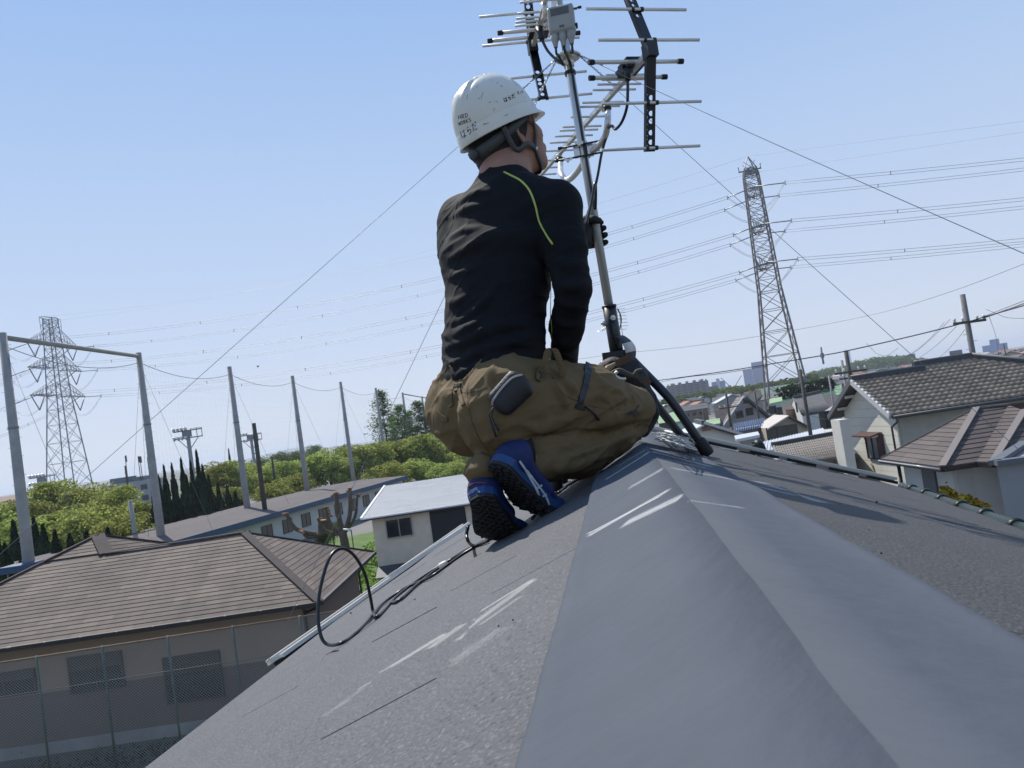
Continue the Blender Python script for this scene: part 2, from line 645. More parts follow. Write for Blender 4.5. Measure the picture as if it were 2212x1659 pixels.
# ridge cap segments
def cap_segment(a0, a1, lift, seed, wl=0.193, wr=0.195):
    b = MB()
    na = max(2, int((a1 - a0) / 0.035))
    R = 0.0028
    # two folded sheets meeting in the crest; the outer edges are hemmed and turned down
    strips = [[(LAT0 - wl, -.014), (LAT0 - wl, 0), (LAT0 - wl + .003, .0011), (LAT0 - wl + .014, .0011), (LAT0 - wl + .017, 0), (LAT0 - wl * .66, 0), (LAT0 - wl * .33, 0), (LAT0, 0)],
              [(LAT0, 0), (LAT0 + wr * .33, 0), (LAT0 + wr * .66, 0), (LAT0 + wr - .017, 0), (LAT0 + wr - .014, .0011), (LAT0 + wr - .003, .0011), (LAT0 + wr, 0), (LAT0 + wr, -.014)]]
    for st in strips:
        k = len(st); vs = []; fs = []
        for i in range(na + 1):
            a = a0 + (a1 - a0) * i / na
            for (la, dz) in st:
                z = (zL(la) if la < LAT0 else zR(la)) + dz
                w = mnoise.noise(Vector((a * 3.1, la * 9, seed))) * 0.0016 + mnoise.noise(Vector((a * 9, la * 16, seed))) * 0.0006
                edge = abs(la - LAT0) < .004 or abs(la - LAT0) > min(wl, wr) - .02
                wob = mnoise.noise(Vector((a * 5.0, 0 if abs(la - LAT0) < .004 else la * 2, seed + 9))) * 0.0030 + mnoise.noise(Vector((a * 19.0, la * 2, seed + 5))) * 0.0008 if edge else 0
                vs.append(RP(la + wob, a, z + lift + w))
        for i in range(na):
            for j in range(k - 1):
                fs.append((i * k + j, i * k + j + 1, (i + 1) * k + j + 1, (i + 1) * k + j))
        b.add(vs, fs, True)
    o = b.build('ridge_cap', M_cap, house)
    md = o.modifiers.new('t', 'SOLIDIFY'); md.thickness = 0.0016; md.offset = -1
    return o
WCL, WCR = 0.072 + .0616, 0.137
aEnd = float(al_of(onplane(1392, 968, RP(LAT0, 0, -RH), nL)))
cap_segment(A0, aEnd, 0.002, 1.0, WCL, WCR)
cap_segment(aEnd - 0.05, A1 + .02, -0.006, 4.0, WCL - .004, WCR - .004)
# scuffs: chalky scrape marks of their own shape
def smudge_mat(name, seed, dens, col):
    m = bpy.data.materials.new(name); m.use_nodes = True
    n = m.node_tree.nodes; l = m.node_tree.links; b = n['Principled BSDF']
    b.inputs['Base Color'].default_value = (*col, 1); b.inputs['Roughness'].default_value = .85
    tc = n.new('ShaderNodeTexCoord'); sx = n.new('ShaderNodeSeparateXYZ'); l.new(tc.outputs['Generated'], sx.inputs[0])
    mp = n.new('ShaderNodeMapping'); mp.inputs['Scale'].default_value = (3.2, 20, 1); mp.inputs['Location'].default_value = (seed * 3.7, seed * 1.3, seed)
    l.new(tc.outputs['Generated'], mp.inputs[0])
    nz = n.new('ShaderNodeTexNoise'); nz.inputs['Scale'].default_value = 1.0; nz.inputs['Detail'].default_value = 7; nz.inputs['Roughness'].default_value = .74
    l.new(mp.outputs[0], nz.inputs['Vector'])
    def bell(o):
        a = n.new('ShaderNodeMath'); a.operation = 'SUBTRACT'; a.inputs[0].default_value = 1; l.new(o, a.inputs[1])
        c = n.new('ShaderNodeMath'); c.operation = 'MULTIPLY'; l.new(o, c.inputs[0]); l.new(a.outputs[0], c.inputs[1])
        d = n.new('ShaderNodeMath'); d.operation = 'MULTIPLY'; l.new(c.outputs[0], d.inputs[0]); d.inputs[1].default_value = 4
        return d.outputs[0]
    bx, by = bell(sx.outputs[0]), bell(sx.outputs[1])
    pl = n.new('ShaderNodeMath'); pl.operation = 'MULTIPLY'; pl.use_clamp = True; l.new(bx, pl.inputs[0]); pl.inputs[1].default_value = 2.6
    mm = n.new('ShaderNodeMath'); mm.operation = 'MULTIPLY'; l.new(pl.outputs[0], mm.inputs[0]); l.new(by, mm.inputs[1])
    ad = n.new('ShaderNodeMath'); ad.operation = 'MULTIPLY_ADD'; l.new(mm.outputs[0], ad.inputs[0]); ad.inputs[1].default_value = .55; ad.inputs[2].default_value = -.55 + dens
    a2 = n.new('ShaderNodeMath'); a2.operation = 'ADD'; l.new(ad.outputs[0], a2.inputs[0]); l.new(nz.outputs['Fac'], a2.inputs[1])
    mr = n.new('ShaderNodeMapRange'); mr.inputs[1].default_value = .47; mr.inputs[2].default_value = 1.05; mr.inputs[4].default_value = .75
    l.new(a2.outputs[0], mr.inputs[0])
    m2 = n.new('ShaderNodeMath'); m2.operation = 'MULTIPLY'; l.new(mr.outputs[0], m2.inputs[0])
    cl = n.new('ShaderNodeMath'); cl.operation = 'MINIMUM'; l.new(mm.outputs[0], cl.inputs[0]); cl.inputs[1].default_value = .8
    c3 = n.new('ShaderNodeMath'); c3.operation = 'MULTIPLY'; l.new(cl.outputs[0], c3.inputs[0]); c3.inputs[1].default_value = 1.25
    l.new(c3.outputs[0], m2.inputs[1]); l.new(m2.outputs[0], b.inputs['Alpha'])
    return m
SMN = [0]
bpy.context.view_layer.update()
rv, rf = [], []
for o in house.children:
    if o.name.split('.')[0] in ('slate', 'ridge_cap'):
        k = len(rv); mw = o.matrix_world
        rv += [tuple(mw @ v.co) for v in o.data.vertices]; rf += [tuple(q + k for q in p.vertices) for p in o.data.polygons]
ROOFBV = BVHTree.FromPolygons(rv, rf)
def scuff(pa, pb, w, dens, plane, lift=.0016, col=(.70, .70, .68)):
    SMN[0] += 1
    w = w * 1.9; A = plane(*pa); B = plane(*pb); nn = nL if plane in (onL, capL) else nR
    d = nrm(B - A); s = np.cross(nn, d); L = np.linalg.norm(B - A)
    b = MB(); nx, ny = 18, 4
    for i in range(nx + 1):
        t = i / nx
        for k in range(ny + 1):
            p = A + d * (t * L) + s * (w * (k / ny - .5) + .12 * w * sin(pi * t))
            h = ROOFBV.ray_cast(Vector(p + nn * .03), Vector(-nn))
            b.v.append((t * L, w * (k / ny - .5) + .12 * w * sin(pi * t), (.0305 - h[3] if h[0] is not None and h[3] < .06 else lift)))
    b.f = [(i * (ny + 1) + k, (i + 1) * (ny + 1) + k, (i + 1) * (ny + 1) + k + 1, i * (ny + 1) + k + 1) for i in range(nx) for k in range(ny)]
    b.mi = [0] * len(b.f); b.sm = [True] * len(b.f)
    me = b.mesh('scuff_mark', smudge_mat('scuff_%s' % plane.__name__, SMN[0], dens, col))
    inst('scuff_mark', me, house, frame(A - np.array(house['_o']), d, s, nn))
def capL(x, y): return onplane(x, y, RP(LAT0, 0, -RH + .002), nL)
def capR(x, y): return onplane(x, y, RP(LAT0, 0, -RH + .002), nR)
scuff((1255, 1168), (1462, 1050), .016, 0.29, capL, .0042)
scuff((1258, 1160), (1440, 1066), .006, 0.39, capL, .0046)
scuff((1335, 1140), (1484, 1068), .024, 0.30, capL, .0042)
scuff((1300, 1042), (1412, 972), .020, 0.31, capL, .0042)
scuff((1330, 1012), (1400, 969), .012, 0.37, capL, .0046)
scuff((1350, 1060), (1440, 1010), .03, 0.16, capL, .0042)
scuff((1386, 969), (1545, 1012), .020, 0.35, capR, .0042)
scuff((1396, 984), (1535, 1014), .014, 0.29, capR, .0046)
scuff((1440, 1010), (1600, 1040), .03, 0.15, capR, .0042)
scuff((1480, 1080), (1620, 1100), .014, .10, capR, .0042)
scuff((1610, 1038), (1790, 1092), .045, 0.26, onR, .0062)
scuff((1600, 1045), (1730, 1080), .02, 0.21, onR, .0062)
CK = (.62, .62, .58)
scuff((836, 1456), (975, 1366), .020, 0.26, onL, .0066, CK)
scuff((925, 1410), (1010, 1345), .026, 0.21, onL, .0066, CK)
scuff((975, 1398), (1170, 1245), .022, 0.23, onL, .0068, CK)
scuff((1010, 1350), (1165, 1248), .010, 0.26, onL, .0070, CK)
scuff((765, 1498), (860, 1440), .014, 0.14, onL, .0066, CK)
scuff((1030, 1366), (1140, 1285), .016, 0.13, onL, .0066, CK)
scuff((960, 1460), (1110, 1350), .05, 0.06, onL, .0066, CK)
scuff((690, 1560), (800, 1480), .03, 0.06, onL, .0066, CK)
# little bits of grit lying on the roof
for (x, y, f) in ((895, 1294, onL), (1895 + 0, 1083, onR), (1878, 1142, onR), (1905, 1190, onR), (757, 1324, onL), (1074, 1348, onL), (1105, 1335, onL)):
    p = f(x, y, .007)
    b = MB()
    gs = min(1, np.linalg.norm(p - CAMP) / 2.4) * .62
    b.lathe([(.001, 0), (.0045 * gs, .002 * gs), (.005 * gs, .005 * gs), (.002 * gs, .008 * gs)], p - (nL if f is onL else nR) * .003, n=6, smooth=False)
    b.build('grit', M_dark, house)
# left eave trim: two pale metal strips; the shadow between is a black bar
eA, eB = onL(608, 1417, .012), onL(1012, 1130, .012)
ed = nrm(eB - eA)
mb = MB()
mb.beam(eA, eB, .014, .012, nL)
mb.beam(eA - ed * .02 + dnL * .03 + nL * .004, eB + dnL * .03 + nL * .004, .012, .016, nL)
mb.build('eave_trim', M_white_metal, house)
mb = MB()
mb.beam(eA + dnL * .015 - nL * .010, eB + dnL * .015 - nL * .010, .036, .012, nL)
mb.build('eave_gap_shade', M_dark, house)
mb = MB()
q0, q1 = onL(842, 1245, .03), onL(1004, 1140, .03)
mb.beam(q0, q1, .010, .014, nL)
mb.build('eave_trim', M_white_metal, house)
# right verge trim at the far gable end
vA, vB = RP(LAT0 + .03, A1 + .02, zR(LAT0 + .03)), RP(1.135, A1 + .02, zR(1.135))
mb = MB()
mb.beam(vA + nR * .012, vB + nR * .012, .03, .028, nR)
mb.build('verge_trim', M_trim_grey, house)
mb = MB()
mb.beam(vA + nR * .020 - rd * .034, vB + nR * .020 - rd * .034, .012, .012, nR)
mb.build('verge_trim', mat('trim_pale', (0.50, 0.49, 0.46), rough=.4), house)
mb = MB()
k0 = 0.35
for i in range(6):
    t0 = .12 + .15 * i + rs.uniform(0, .03)
    mb.beam(vA + (vB - vA) * t0 + nR * .004 - rd * .05, vA + (vB - vA) * (t0 + .11) + nR * .004 - rd * .05, .02, .012, nR)
mb.build('verge_sealant', M_dark, house)
# glazed green tiles that cap the wall along the right eave: one tile each
gA, gB = onR(1948, 1050, .002), onR(2290, 1172, .002)
gd = nrm(gB - gA)
L = np.linalg.norm(gB - gA)
nt = 7
tl = L / nt
for i in range(nt):
    a = gA + gd * (tl * i)
    b = MB()
    b.tube([a, a + gd * (tl * .86), a + gd * (tl * .87), a + gd * (tl * .93), a + gd * (tl * .99), a + gd * tl],
           [.016, .0175, .022, .0245, .022, .017], n=14)
    b.build('ridge_tile', M_greenglaze, house)
# ================================================================== antenna mast, antennas, wires
M_galv = mat('galvanised_pipe', (0.50, 0.53, 0.54), rough=0.34, metal=0.45, var=0.10, vscale=25, bump=.05, bscale=90, stretch=(1, 1, .1))
M_alu = mat('aluminium_tube', (0.66, 0.64, 0.60), rough=0.34, metal=0.45, var=0.05, vscale=30)
M_zinc = mat('zinc_plate', (0.62, 0.62, 0.58), rough=0.35, metal=0.7, var=0.15, vscale=60)
M_blackp = mat('black_plastic', (0.010, 0.012, 0.016), rough=0.42, spec=0.5)
M_blackiron = mat('black_painted_steel', (0.016, 0.019, 0.024), rough=0.38, spec=0.5, var=.2, vscale=40)
M_cable = mat('black_cable_sheath', (0.012, 0.013, 0.015), rough=0.35, spec=0.5)
M_box = mat('grey_plastic_box', (0.30, 0.31, 0.305), rough=0.5, var=.04, vscale=12)
M_boxlabel = mat('box_label_grey', (0.085, 0.10, 0.115), rough=0.4, var=.1, vscale=40)
M_wire = mat('guy_wire_steel', (0.20, 0.21, 0.22), rough=0.35, metal=0.7)
M_rubber = mat('rubber_black', (0.011, 0.012, 0.014), rough=0.7)

MAST0 = RP(0.034, 2.35, -RH - .004)
MASTD = nrm(RP(0.0155, 2.35, 1.2) - RP(0.0285, 2.35, 0.2))
def mz(z):                                   # point on the mast axis, z above the camera
    return MAST0 + MASTD * ((z + CZ - MAST0[2]) / MASTD[2])
mast = thing('antenna_mast', 'galvanised antenna mast on a black four-legged roof base straddling the ridge', 'antenna mast', MAST0)
mb = MB(); mb.tube([mz(.20), mz(1.45)], .0135, n=18); mb.build('pole', M_galv, mast)
col = MB()
col.tube([mz(.13), mz(.30)], .0205, n=18)
col.tube([mz(.295), mz(.302)], .0225, n=18)
col.build('collar', M_blackiron, mast)
for (z, d) in ((.262, nrm(-cF + .1 * cX)), (.245, nrm(-cX - .2 * cF))):
    b = MB(); p = mz(z) + d * .019
    b.tube([p, p + d * .010], .0085, n=6, smooth=False); b.tube([p + d * .010, p + d * .016], .004, n=8)
    b.build('bolt', M_zinc, mast)
# head plate of the base and four bent legs with rubber feet
b = MB()
b.beam(mz(.135) - pr * .045, mz(.135) + pr * .045, .05, .05)
b.prism([mz(.15) - rd * .03 - pr * .03, mz(.15) - rd * .03 + pr * .03, mz(.055) - rd * .03 + pr * .055, mz(.055) - rd * .03 - pr * .055], rd * .008)
b.prism([mz(.15) + rd * .025 - pr * .03, mz(.15) + rd * .025 + pr * .03, mz(.055) + rd * .025 + pr * .055, mz(.055) + rd * .025 - pr * .055], rd * .008)
b.build('base_head', M_blackiron, mast)
footR = [onR(1526, 975, .016), onR(1488, 962, .016)]
kneeR = [at(1448, 862, 2.24), at(1418, 874, 2.40)]
hipR_ = [mz(.135) + pr * .035 - rd * .018, mz(.135) + pr * .03 + rd * .022]
def legmesh(pts):
    b = MB(); b.tube(spline(pts, 8), .0135, n=12); return b
for s in (0, 1):
    hip, kn, ft = hipR_[s], kneeR[s], footR[s]
    q = [hip, hip + (kn - hip) * .5, hip + (kn - hip) * .88, kn + (ft - kn) * .14, kn + (ft - kn) * .55, ft]
    lg = legmesh(q).build('leg', M_blackiron, mast)
    d = nrm(ft - kn)
    b = MB(); b.tube([ft - d * .042, ft - d * .03, ft + d * .006, ft + d * .012], [.0165, .0185, .0195, .016], n=14)
    b.build('rubber_foot', M_rubber, lg)
footL = [RP(-.20, 2.22, zL(-.20) + .012), RP(-.20, 2.47, zL(-.20) + .012)]
for s in (0, 1):
    hip = mz(.135) - pr * .035 + rd * (-.018 if s == 0 else .022)
    ft = footL[s]
    kn = hip + (ft - hip) * .62 + ZZ * .05 - pr * .035
    q = [hip, hip + (kn - hip) * .5, hip + (kn - hip) * .88, kn + (ft - kn) * .14, kn + (ft - kn) * .55, ft]
    lg = legmesh(q).build('leg', M_blackiron, mast)
    d = nrm(ft - kn)
    b = MB(); b.tube([ft - d * .042, ft - d * .03, ft + d * .006, ft + d * .012], [.0165, .0185, .0195, .016], n=14)
    b.build('rubber_foot', M_rubber, lg)
# guy ring
ZRING = 1.082
b = MB()
c = mz(ZRING)
b.lathe([(.0145, -.003), (.040, -.003), (.042, 0), (.040, .003), (.0145, .003)], c, MASTD, n=24)
b.tube([mz(ZRING - .03), mz(ZRING + .004)], .0165, n=16)
for k in range(6):
    an = 2 * pi * k / 6
    p = c + (pr * cos(an) + rd * sin(an)) * .033
    b.tube([p - MASTD * .006, p + MASTD * .006], .004, n=6)
b.build('guy_ring', M_zinc, mast)
b = MB(); b.tube([mz(ZRING - .055), mz(ZRING - .045)], .0175, n=16); b.build('cable_tie', M_blackp, mast)
# strap looped on the base; its white reflection is painted on part of it
M_strap = mat('strap_grey', (0.05, 0.055, 0.062), rough=.45, var=.3, vscale=30)
M_strapglint = mat('strap_glint', (0.62, 0.60, 0.55), rough=.35)
sp = spline([mz(.165) + pr * .01 - rd * .03, at(1336, 727, 2.30), at(1352, 738, 2.29), at(1362, 756, 2.28), at(1360, 785, 2.28), at(1352, 806, 2.28), at(1344, 790, 2.29), at(1340, 765, 2.30)], 6)
b = MB()
wv = nrm(cX * .75 + cF * .45 + cY * .2)
for i in range(len(sp) - 1):
    t = i / (len(sp) - 2)
    w0 = (.004 + .016 * sin(pi * min(1, t * 1.15)))
    b.m = 1 if .30 < t < .46 else 0
    b.s = True
    b.add([sp[i] - wv * w0, sp[i] + wv * w0, sp[i + 1] + wv * w0, sp[i + 1] - wv * w0], [(0, 1, 2, 3)])
o = b.build('webbing_strap', [M_strap, M_strapglint], None, label='grey webbing strap with a silver band dangling from the mast base', cat='strap')
o.modifiers.new('t', 'SOLIDIFY').thickness = .0015

# ---- a Yagi antenna in world space: boom from B0 along bd (level), rods along rr_
def hole_plate(b, p0, ax, wx, nz, L, W, T, holes, dmat):
    """U-channel: a web with round holes and two side flanges. p0 = start centre; ax length dir; wx width dir; nz thickness dir"""
    edges = [0.0]
    for (c, r) in holes:
        edges += [c - W * .36, c + W * .36]
    edges.append(L)
    for i in range(0, len(edges), 2):
        a, e = edges[i], edges[i + 1]
        if e - a > 1e-5:
            b.box(p0 + ax * (a + e) / 2, (W, e - a, .002), np.stack([wx, ax, nz], 1))
    N = 16
    for (c, r) in holes:
        h = W * .36
        cen = p0 + ax * c
        for side in (1, -1):
            vs = []
            for k in range(N):
                an = 2 * pi * k / N
                x, y = cos(an), sin(an)
                m = max(abs(x) * 2 / W, abs(y) / h)
                vs.append(cen + wx * (x / m) + ax * (y / m) + nz * (.001 * side))
                vs.append(cen + wx * (x * r) + ax * (y * r) + nz * (.001 * side))
            b.add(vs, [(2 * k, 2 * ((k + 1) % N), 2 * ((k + 1) % N) + 1, 2 * k + 1) for k in range(N)])
    for s in (-1, 1):
        b.box(p0 + ax * L / 2 + wx * (s * W / 2) + nz * T / 2, (.002, L, T), np.stack([wx, ax, nz], 1))

def yagi(name, label, B0, bd, L, dirs, dlen, refl_len, armU, armL, dip, group, scale_arm, side_arm=1, open_fwd=None):
    t = thing(name, label, 'TV antenna', B0, group)
    bd = nrm(bd)
    rr_ = nrm(np.cross(bd, ZZ))
    b = MB()
    b.beam(B0 - bd * .02, B0 + bd * L, .0135, .0135); b.build('boom', M_alu, t)
    for dpos, dl in zip(dirs, dlen):
        b = MB(); c = B0 + bd * dpos + ZZ * .003
        b.tube([c - rr_ * dl / 2, c + rr_ * dl / 2], .0036, n=8); b.build('director', M_alu, t)
    # reflector arms
    b = MB()
    for (arm, up) in ((armU, 1), (armL, -1)):
        base = B0 - bd * .012 + ZZ * (.012 * up)
        ax = nrm(arm)
        LL = np.linalg.norm(arm)
        nz = nrm(np.cross(ax, rr_)) * (1 if np.cross(ax, rr_) @ bd < 0 else -1)
        hs = [(LL * q, .0070) for q in (.44, .60, .68, .80, .90)]
        hole_plate(b, base, ax, rr_, -nz, LL, .025, .016, hs, None)
    b.box(B0 - bd * .006, (.030, .036, .040), np.stack([rr_, bd, ZZ], 1))
    b.build('reflector_frame', M_blackp, t)
    rods = [0.0] if side_arm == 0 else []
    for (arm, up) in ((armU, 1), (armL, -1)):
        ax = nrm(arm); LL = np.linalg.norm(arm)
        for q in ((.06 if up > 0 else .5), (.52 if up > 0 else .97), (1.0 if up > 0 else None)):
            if q is None: continue
            c = B0 - bd * .018 + ZZ * (.012 * up) + ax * (LL * q)
            b = MB(); b.tube([c - rr_ * refl_len / 2, c + rr_ * refl_len / 2], .0044, n=8)
            r = b.build('reflector_rod', M_alu, t)
            b = MB()
            for s in (-1, 1):
                b.tube([c + rr_ * (s * .010), c + rr_ * (s * .018)], .0068, n=8)
            b.build('rod_clip', M_blackp, r)
    # driven dipole: two rods with black caps and the feed box
    for (dp, dl, dz) in dip:
        c = B0 + bd * dp + ZZ * dz
        b = MB(); b.tube([c - rr_ * dl / 2, c + rr_ * dl / 2], .0058, n=10); r = b.build('dipole_rod', M_alu, t)
        for s in (-1, 1):
            b = MB(); b.tube([c + rr_ * (s * (dl / 2 - .012)), c + rr_ * (s * (dl / 2 + .004))], .0076, n=10)
            b.build('end_cap', M_rubber, r)
    c = B0 + bd * (dip[0][0] + dip[1][0]) / 2 + ZZ * .012
    b = MB()
    b.box(c - rr_ * .003, (.052, .062, .026), np.stack([rr_, bd, ZZ], 1))
    b.box(c - rr_ * .022 + bd * .012 - ZZ * .012, (.03, .05, .022), np.stack([rr_, bd, ZZ], 1))
    b.build('feed_box', M_blackp, t)
    return t, bd, rr_

# antenna on the right of the mast
HA = 0.925
Ba = hz(1402, 112, CZ + HA)
Be = hz(1158, 388, CZ + HA)
bdA = nrm(Be - Ba)
rrA = nrm(np.cross(bdA, ZZ))
def on_boomA(x, y):        # boom coordinate of the point of the boom seen nearest the pixel
    best, bt = 1e9, 0
    for i in range(600):
        t_ = i * .002
        px, py, _ = proj(Ba + bdA * t_)
        dd = abs(py - y)
        if dd < best: best, bt = dd, t_
    return bt
dpx = [(1345, 164), (1340, 174), (1332, 184), (1321, 196), (1297, 223), (1290, 232), (1271, 254), (1253, 275), (1247, 283), (1238, 295), (1224, 309), (1208, 327), (1192, 348), (1180, 364), (1167, 379)]
dpos = [on_boomA(*q) for q in dpx]
dl = [0.135, .139, .139, .139, .138, .138, .138, .138, .138, .138, .138, .138, .138, .138, .138]
def fit_arm(x, y, B, bd):
    # point in the vertical plane of the boom seen at pixel
    n = nrm(np.cross(bd, ZZ))
    d = ray(x, y)
    return CAMP + d * (((B - CAMP) @ n) / (d @ n)) - B
armLo = fit_arm(1400, 322, Ba, bdA)
armUp = np.array([*(bdA[:2] * abs(armLo @ bdA)), abs(armLo[2])])
dA = on_boomA(1370, 133) , on_boomA(1352, 152)
antA, _, _ = yagi('tv_antenna', 'television antenna right of the mast with its black reflector frame in full view', Ba, bdA, np.linalg.norm(Be - Ba) + .12, dpos, dl, .30,
                  armUp, armLo, [(.075, .282, .01), (.135, .236, -.006)], 'TV antennas on the mast', 1)
# cranked silver bracket from boom to mast
def boomA_pt(x, y): return Ba + bdA * on_boomA(x, y)
pA, pB = boomA_pt(1306, 217), boomA_pt(1206, 332)
zc = .785
cl = mz(zc)
qs = [pA - ZZ * .0, pA - ZZ * .035, at(1313, 262, 2.26), at(1308, 292, 2.30), at(1293, 315, 2.33), at(1268, 338, 2.37), at(1246, 372, 2.44), at(1226, 389, 2.5), at(1212, 375, 2.55), pB - ZZ * .035, pB]
b = MB(); b.tube(spline(qs, 5), .0098, n=12); b.build('cranked_bracket', M_alu, antA)
b = MB()
for p in (pA, pB):
    b.tube([p - ZZ * .016, p - ZZ * .030], .0125, n=12)
b.build('bracket_collar', M_blackp, antA)
b = MB()
b.box(cl - pr * .02, (.018, .026, .030), np.stack([pr, rd, ZZ], 1)); b.build('mast_clamp', M_zinc, antA)
for o_, s_ in ((cl + pr * .022, (.018, .028, .034)), (cl + pr * .040 - rd * .01, (.020, .02, .02))):
    b = MB(); b.box(o_, s_, np.stack([pr, rd, ZZ], 1)); b.build('mast_clamp', M_zinc, antA)
for (dz, l0) in ((.014, -.075), (-.022, -.09)):
    b = MB(); p = cl + ZZ * dz - rd * .022
    b.tube([p + pr * l0, p + pr * .055], .003, n=8); b.tube([p + pr * l0, p + pr * (l0 + .012)], .0052, n=8)
    b.build('clamp_bolt', M_blackiron, antA)
for p in (pA - ZZ * .03 - rrA * .015, cl - rd * .028 - pr * .05 - ZZ * .03, cl - rd * .028 - pr * .01 + ZZ * .012):
    b = MB()
    for s in (-1, 1):
        b.prism([p, p + cX * (.006 * s) + cY * .009, p + cX * (.014 * s) + cY * .012, p + cX * (.012 * s) + cY * .003], cF * .003)
    b.tube([p - cF * .006, p + cF * .006], .0045, n=8)
    b.build('wing_nut', M_zinc, antA)

# second antenna, upper left, pointing back over the camera
HB = 1.215
Bb = hz(1151, 100, CZ + HB)
Bb2 = hz(1180, -10, CZ + HB)
bdB = nrm(Bb2 - Bb)
rrB = nrm(np.cross(bdB, ZZ))
armLoB = fit_arm(1174, 203, Bb, bdB)
armUpB = np.array([*(bdB[:2] * abs(armLoB @ bdB)), abs(armLoB[2])])
def on_boomB(y):
    best, bt = 1e9, 0
    for i in range(500):
        t_ = i * .001
        px, py, _ = proj(Bb + bdB * t_)
        if abs(py - y) < best: best, bt = abs(py - y), t_
    return bt
dB = [on_boomB(y) for y in (54, 46, 38, 27, 3)]
antB, _, _ = yagi('tv_antenna', 'television antenna left of the grey box atop the mast, partly cut off', Bb, bdB, .62, dB + [dB[-1] + .06, dB[-1] + .1], [.150] * 7, .33,
                  armUpB, armLoB, [(.042, .30, .01), (.114, .25, -.004)], 'TV antennas on the mast', 1)
b = MB()
pQ = Bb + bdB * (on_boomB(8))
b.tube(spline([pQ, pQ - ZZ * .03, at(1172, 44, 2.40), at(1180, 54, 2.38), at(1188, 40, 2.37), at(1196, 5, 2.36), mz(1.34) - pr * .03], 5), .0098, n=12)
b.build('cranked_bracket', M_alu, antB)
b = MB(); b.box(mz(1.34), (.07, .05, .06), np.stack([pr, rd, ZZ], 1)); b.build('mast_clamp', M_zinc, antB)

# ---- mixer box with three booted connectors
bc = at(1213, 45, 2.27)
bx, bz, by = nrm(cX * 1 - cY * (-.07)), None, nrm(-cF + .0 * cX)
bx = nrm(cX + .10 * cY); by = nrm(-cF * 1.0 - .25 * cX); bx = nrm(bx - by * (bx @ by)); bz = np.cross(bx, by) * -1
if bz[2] < 0: bz = -bz
box_t = thing('signal_mixer', 'grey plastic signal mixer box clamped to the mast with three cable boots beneath', 'mixer box', bc)
S = Field(bc - .09, bc + .09, .0026)
S.rbox(bc, [bx, by, bz], (.039, .018, .040), .006)
S.rbox(bc + by * .017, [bx, by, bz], (.034, .005, .035), .004)
V, F = S.nets(1); vf_object('case', V, F, M_box, box_t)
b = MB(); b.box(bc + by * .0225 + bz * .019, (.054, .0015, .021), np.stack([bx, by, bz], 1)); b.build('label_plate', M_boxlabel, box_t)
b = MB(); b.box(bc + by * .0225 - bz * .026 + bx * .002, (.014, .002, .006), np.stack([bx, by, bz], 1)); b.build('latch', M_boxlabel, box_t)
boots = []
for k in (-1, 0, 1):
    p = bc + bx * (.024 * k) - bz * .038 + by * .006
    b = MB(); b.tube([p, p - bz * .016, p - bz * .026, p - bz * .036, p - bz * .040], [.0125, .0125, .0085, .0065, .0058], n=14)
    b.build('cable_boot', M_box, box_t); boots.append(p - bz * .038)
b = MB(); p = bc + bz * .030 + bx * .036 - by * .004; b.tube([p, p + bx * .022], .0022, n=6); b.tube([p + bx * .016, p + bx * .026], .0042, n=8)
p = bc - bz * .020 + bx * .038; b.tube([p, p + bx * .008], .005, n=8)
b.build('screw', M_blackiron, box_t)

# ---- coaxial cables
def cable(pts, r, label, n=8):
    b = MB(); b.tube(spline(pts, n), r, n=8)
    return b.build('coaxial_cable', M_cable, None, label=label, cat='cable', group='coaxial cables of the antennas')
camside = nrm(-cF)
cable([boots[0], boots[0] - bz * .02, at(1205, 118, 2.29), at(1214, 134, 2.31), at(1219, 142, 2.315)], .0036, 'short black cable from the left boot of the grey mixer box')
cable([boots[2], boots[2] - bz * .025, at(1233, 108, 2.315), at(1234, 116, 2.32)], .0036, 'short black cable from the right boot of the grey mixer box')
mside = lambda z, o=.0: mz(z) + camside * .0165 + cX * (.003 + o)
cable([boots[1], at(1220, 110, 2.29), mside(1.05), mside(.95), mside(.85), mside(.75), mside(.66), mside(.6, .002), at(1286, 395, 2.31), at(1277, 440, 2.29), at(1266, 486, 2.27)], .0045, 'black cable running down the front of the mast from the middle boot')
cable([at(1356, 172, 2.12), at(1356, 200, 2.12), at(1354, 232, 2.13), at(1344, 262, 2.16), at(1330, 279, 2.2), at(1322, 272, 2.24), at(1314, 276, 2.26)], .0042, 'black cable hanging in a curve from the right antenna feed box')
cable([at(1311, 292, 2.30), at(1300, 330, 2.31), at(1290, 385, 2.31), at(1276, 440, 2.31), at(1262, 488, 2.30), at(1256, 520, 2.3), at(1250, 560, 2.28)], .0042, 'black cable descending beside the mast to the worker')
cable([at(1170, 78, 2.38), at(1172, 88, 2.38), at(1182, 108, 2.37), at(1194, 122, 2.35), at(1204, 130, 2.33), at(1217, 140, 2.32)], .0045, 'black cable curving from the left antenna to the mast')
b = MB(); b.tube([at(1356, 150, 2.12), at(1356, 160, 2.12), at(1356, 174, 2.12)], [.012, .009, .008], n=10)
b.build('cable_plug', M_blackp, antA)
b = MB(); b.tube([at(1164, 62, 2.40), at(1168, 72, 2.39), at(1171, 86, 2.38)], [.013, .010, .008], n=10)
b.build('cable_plug', M_blackp, antB)

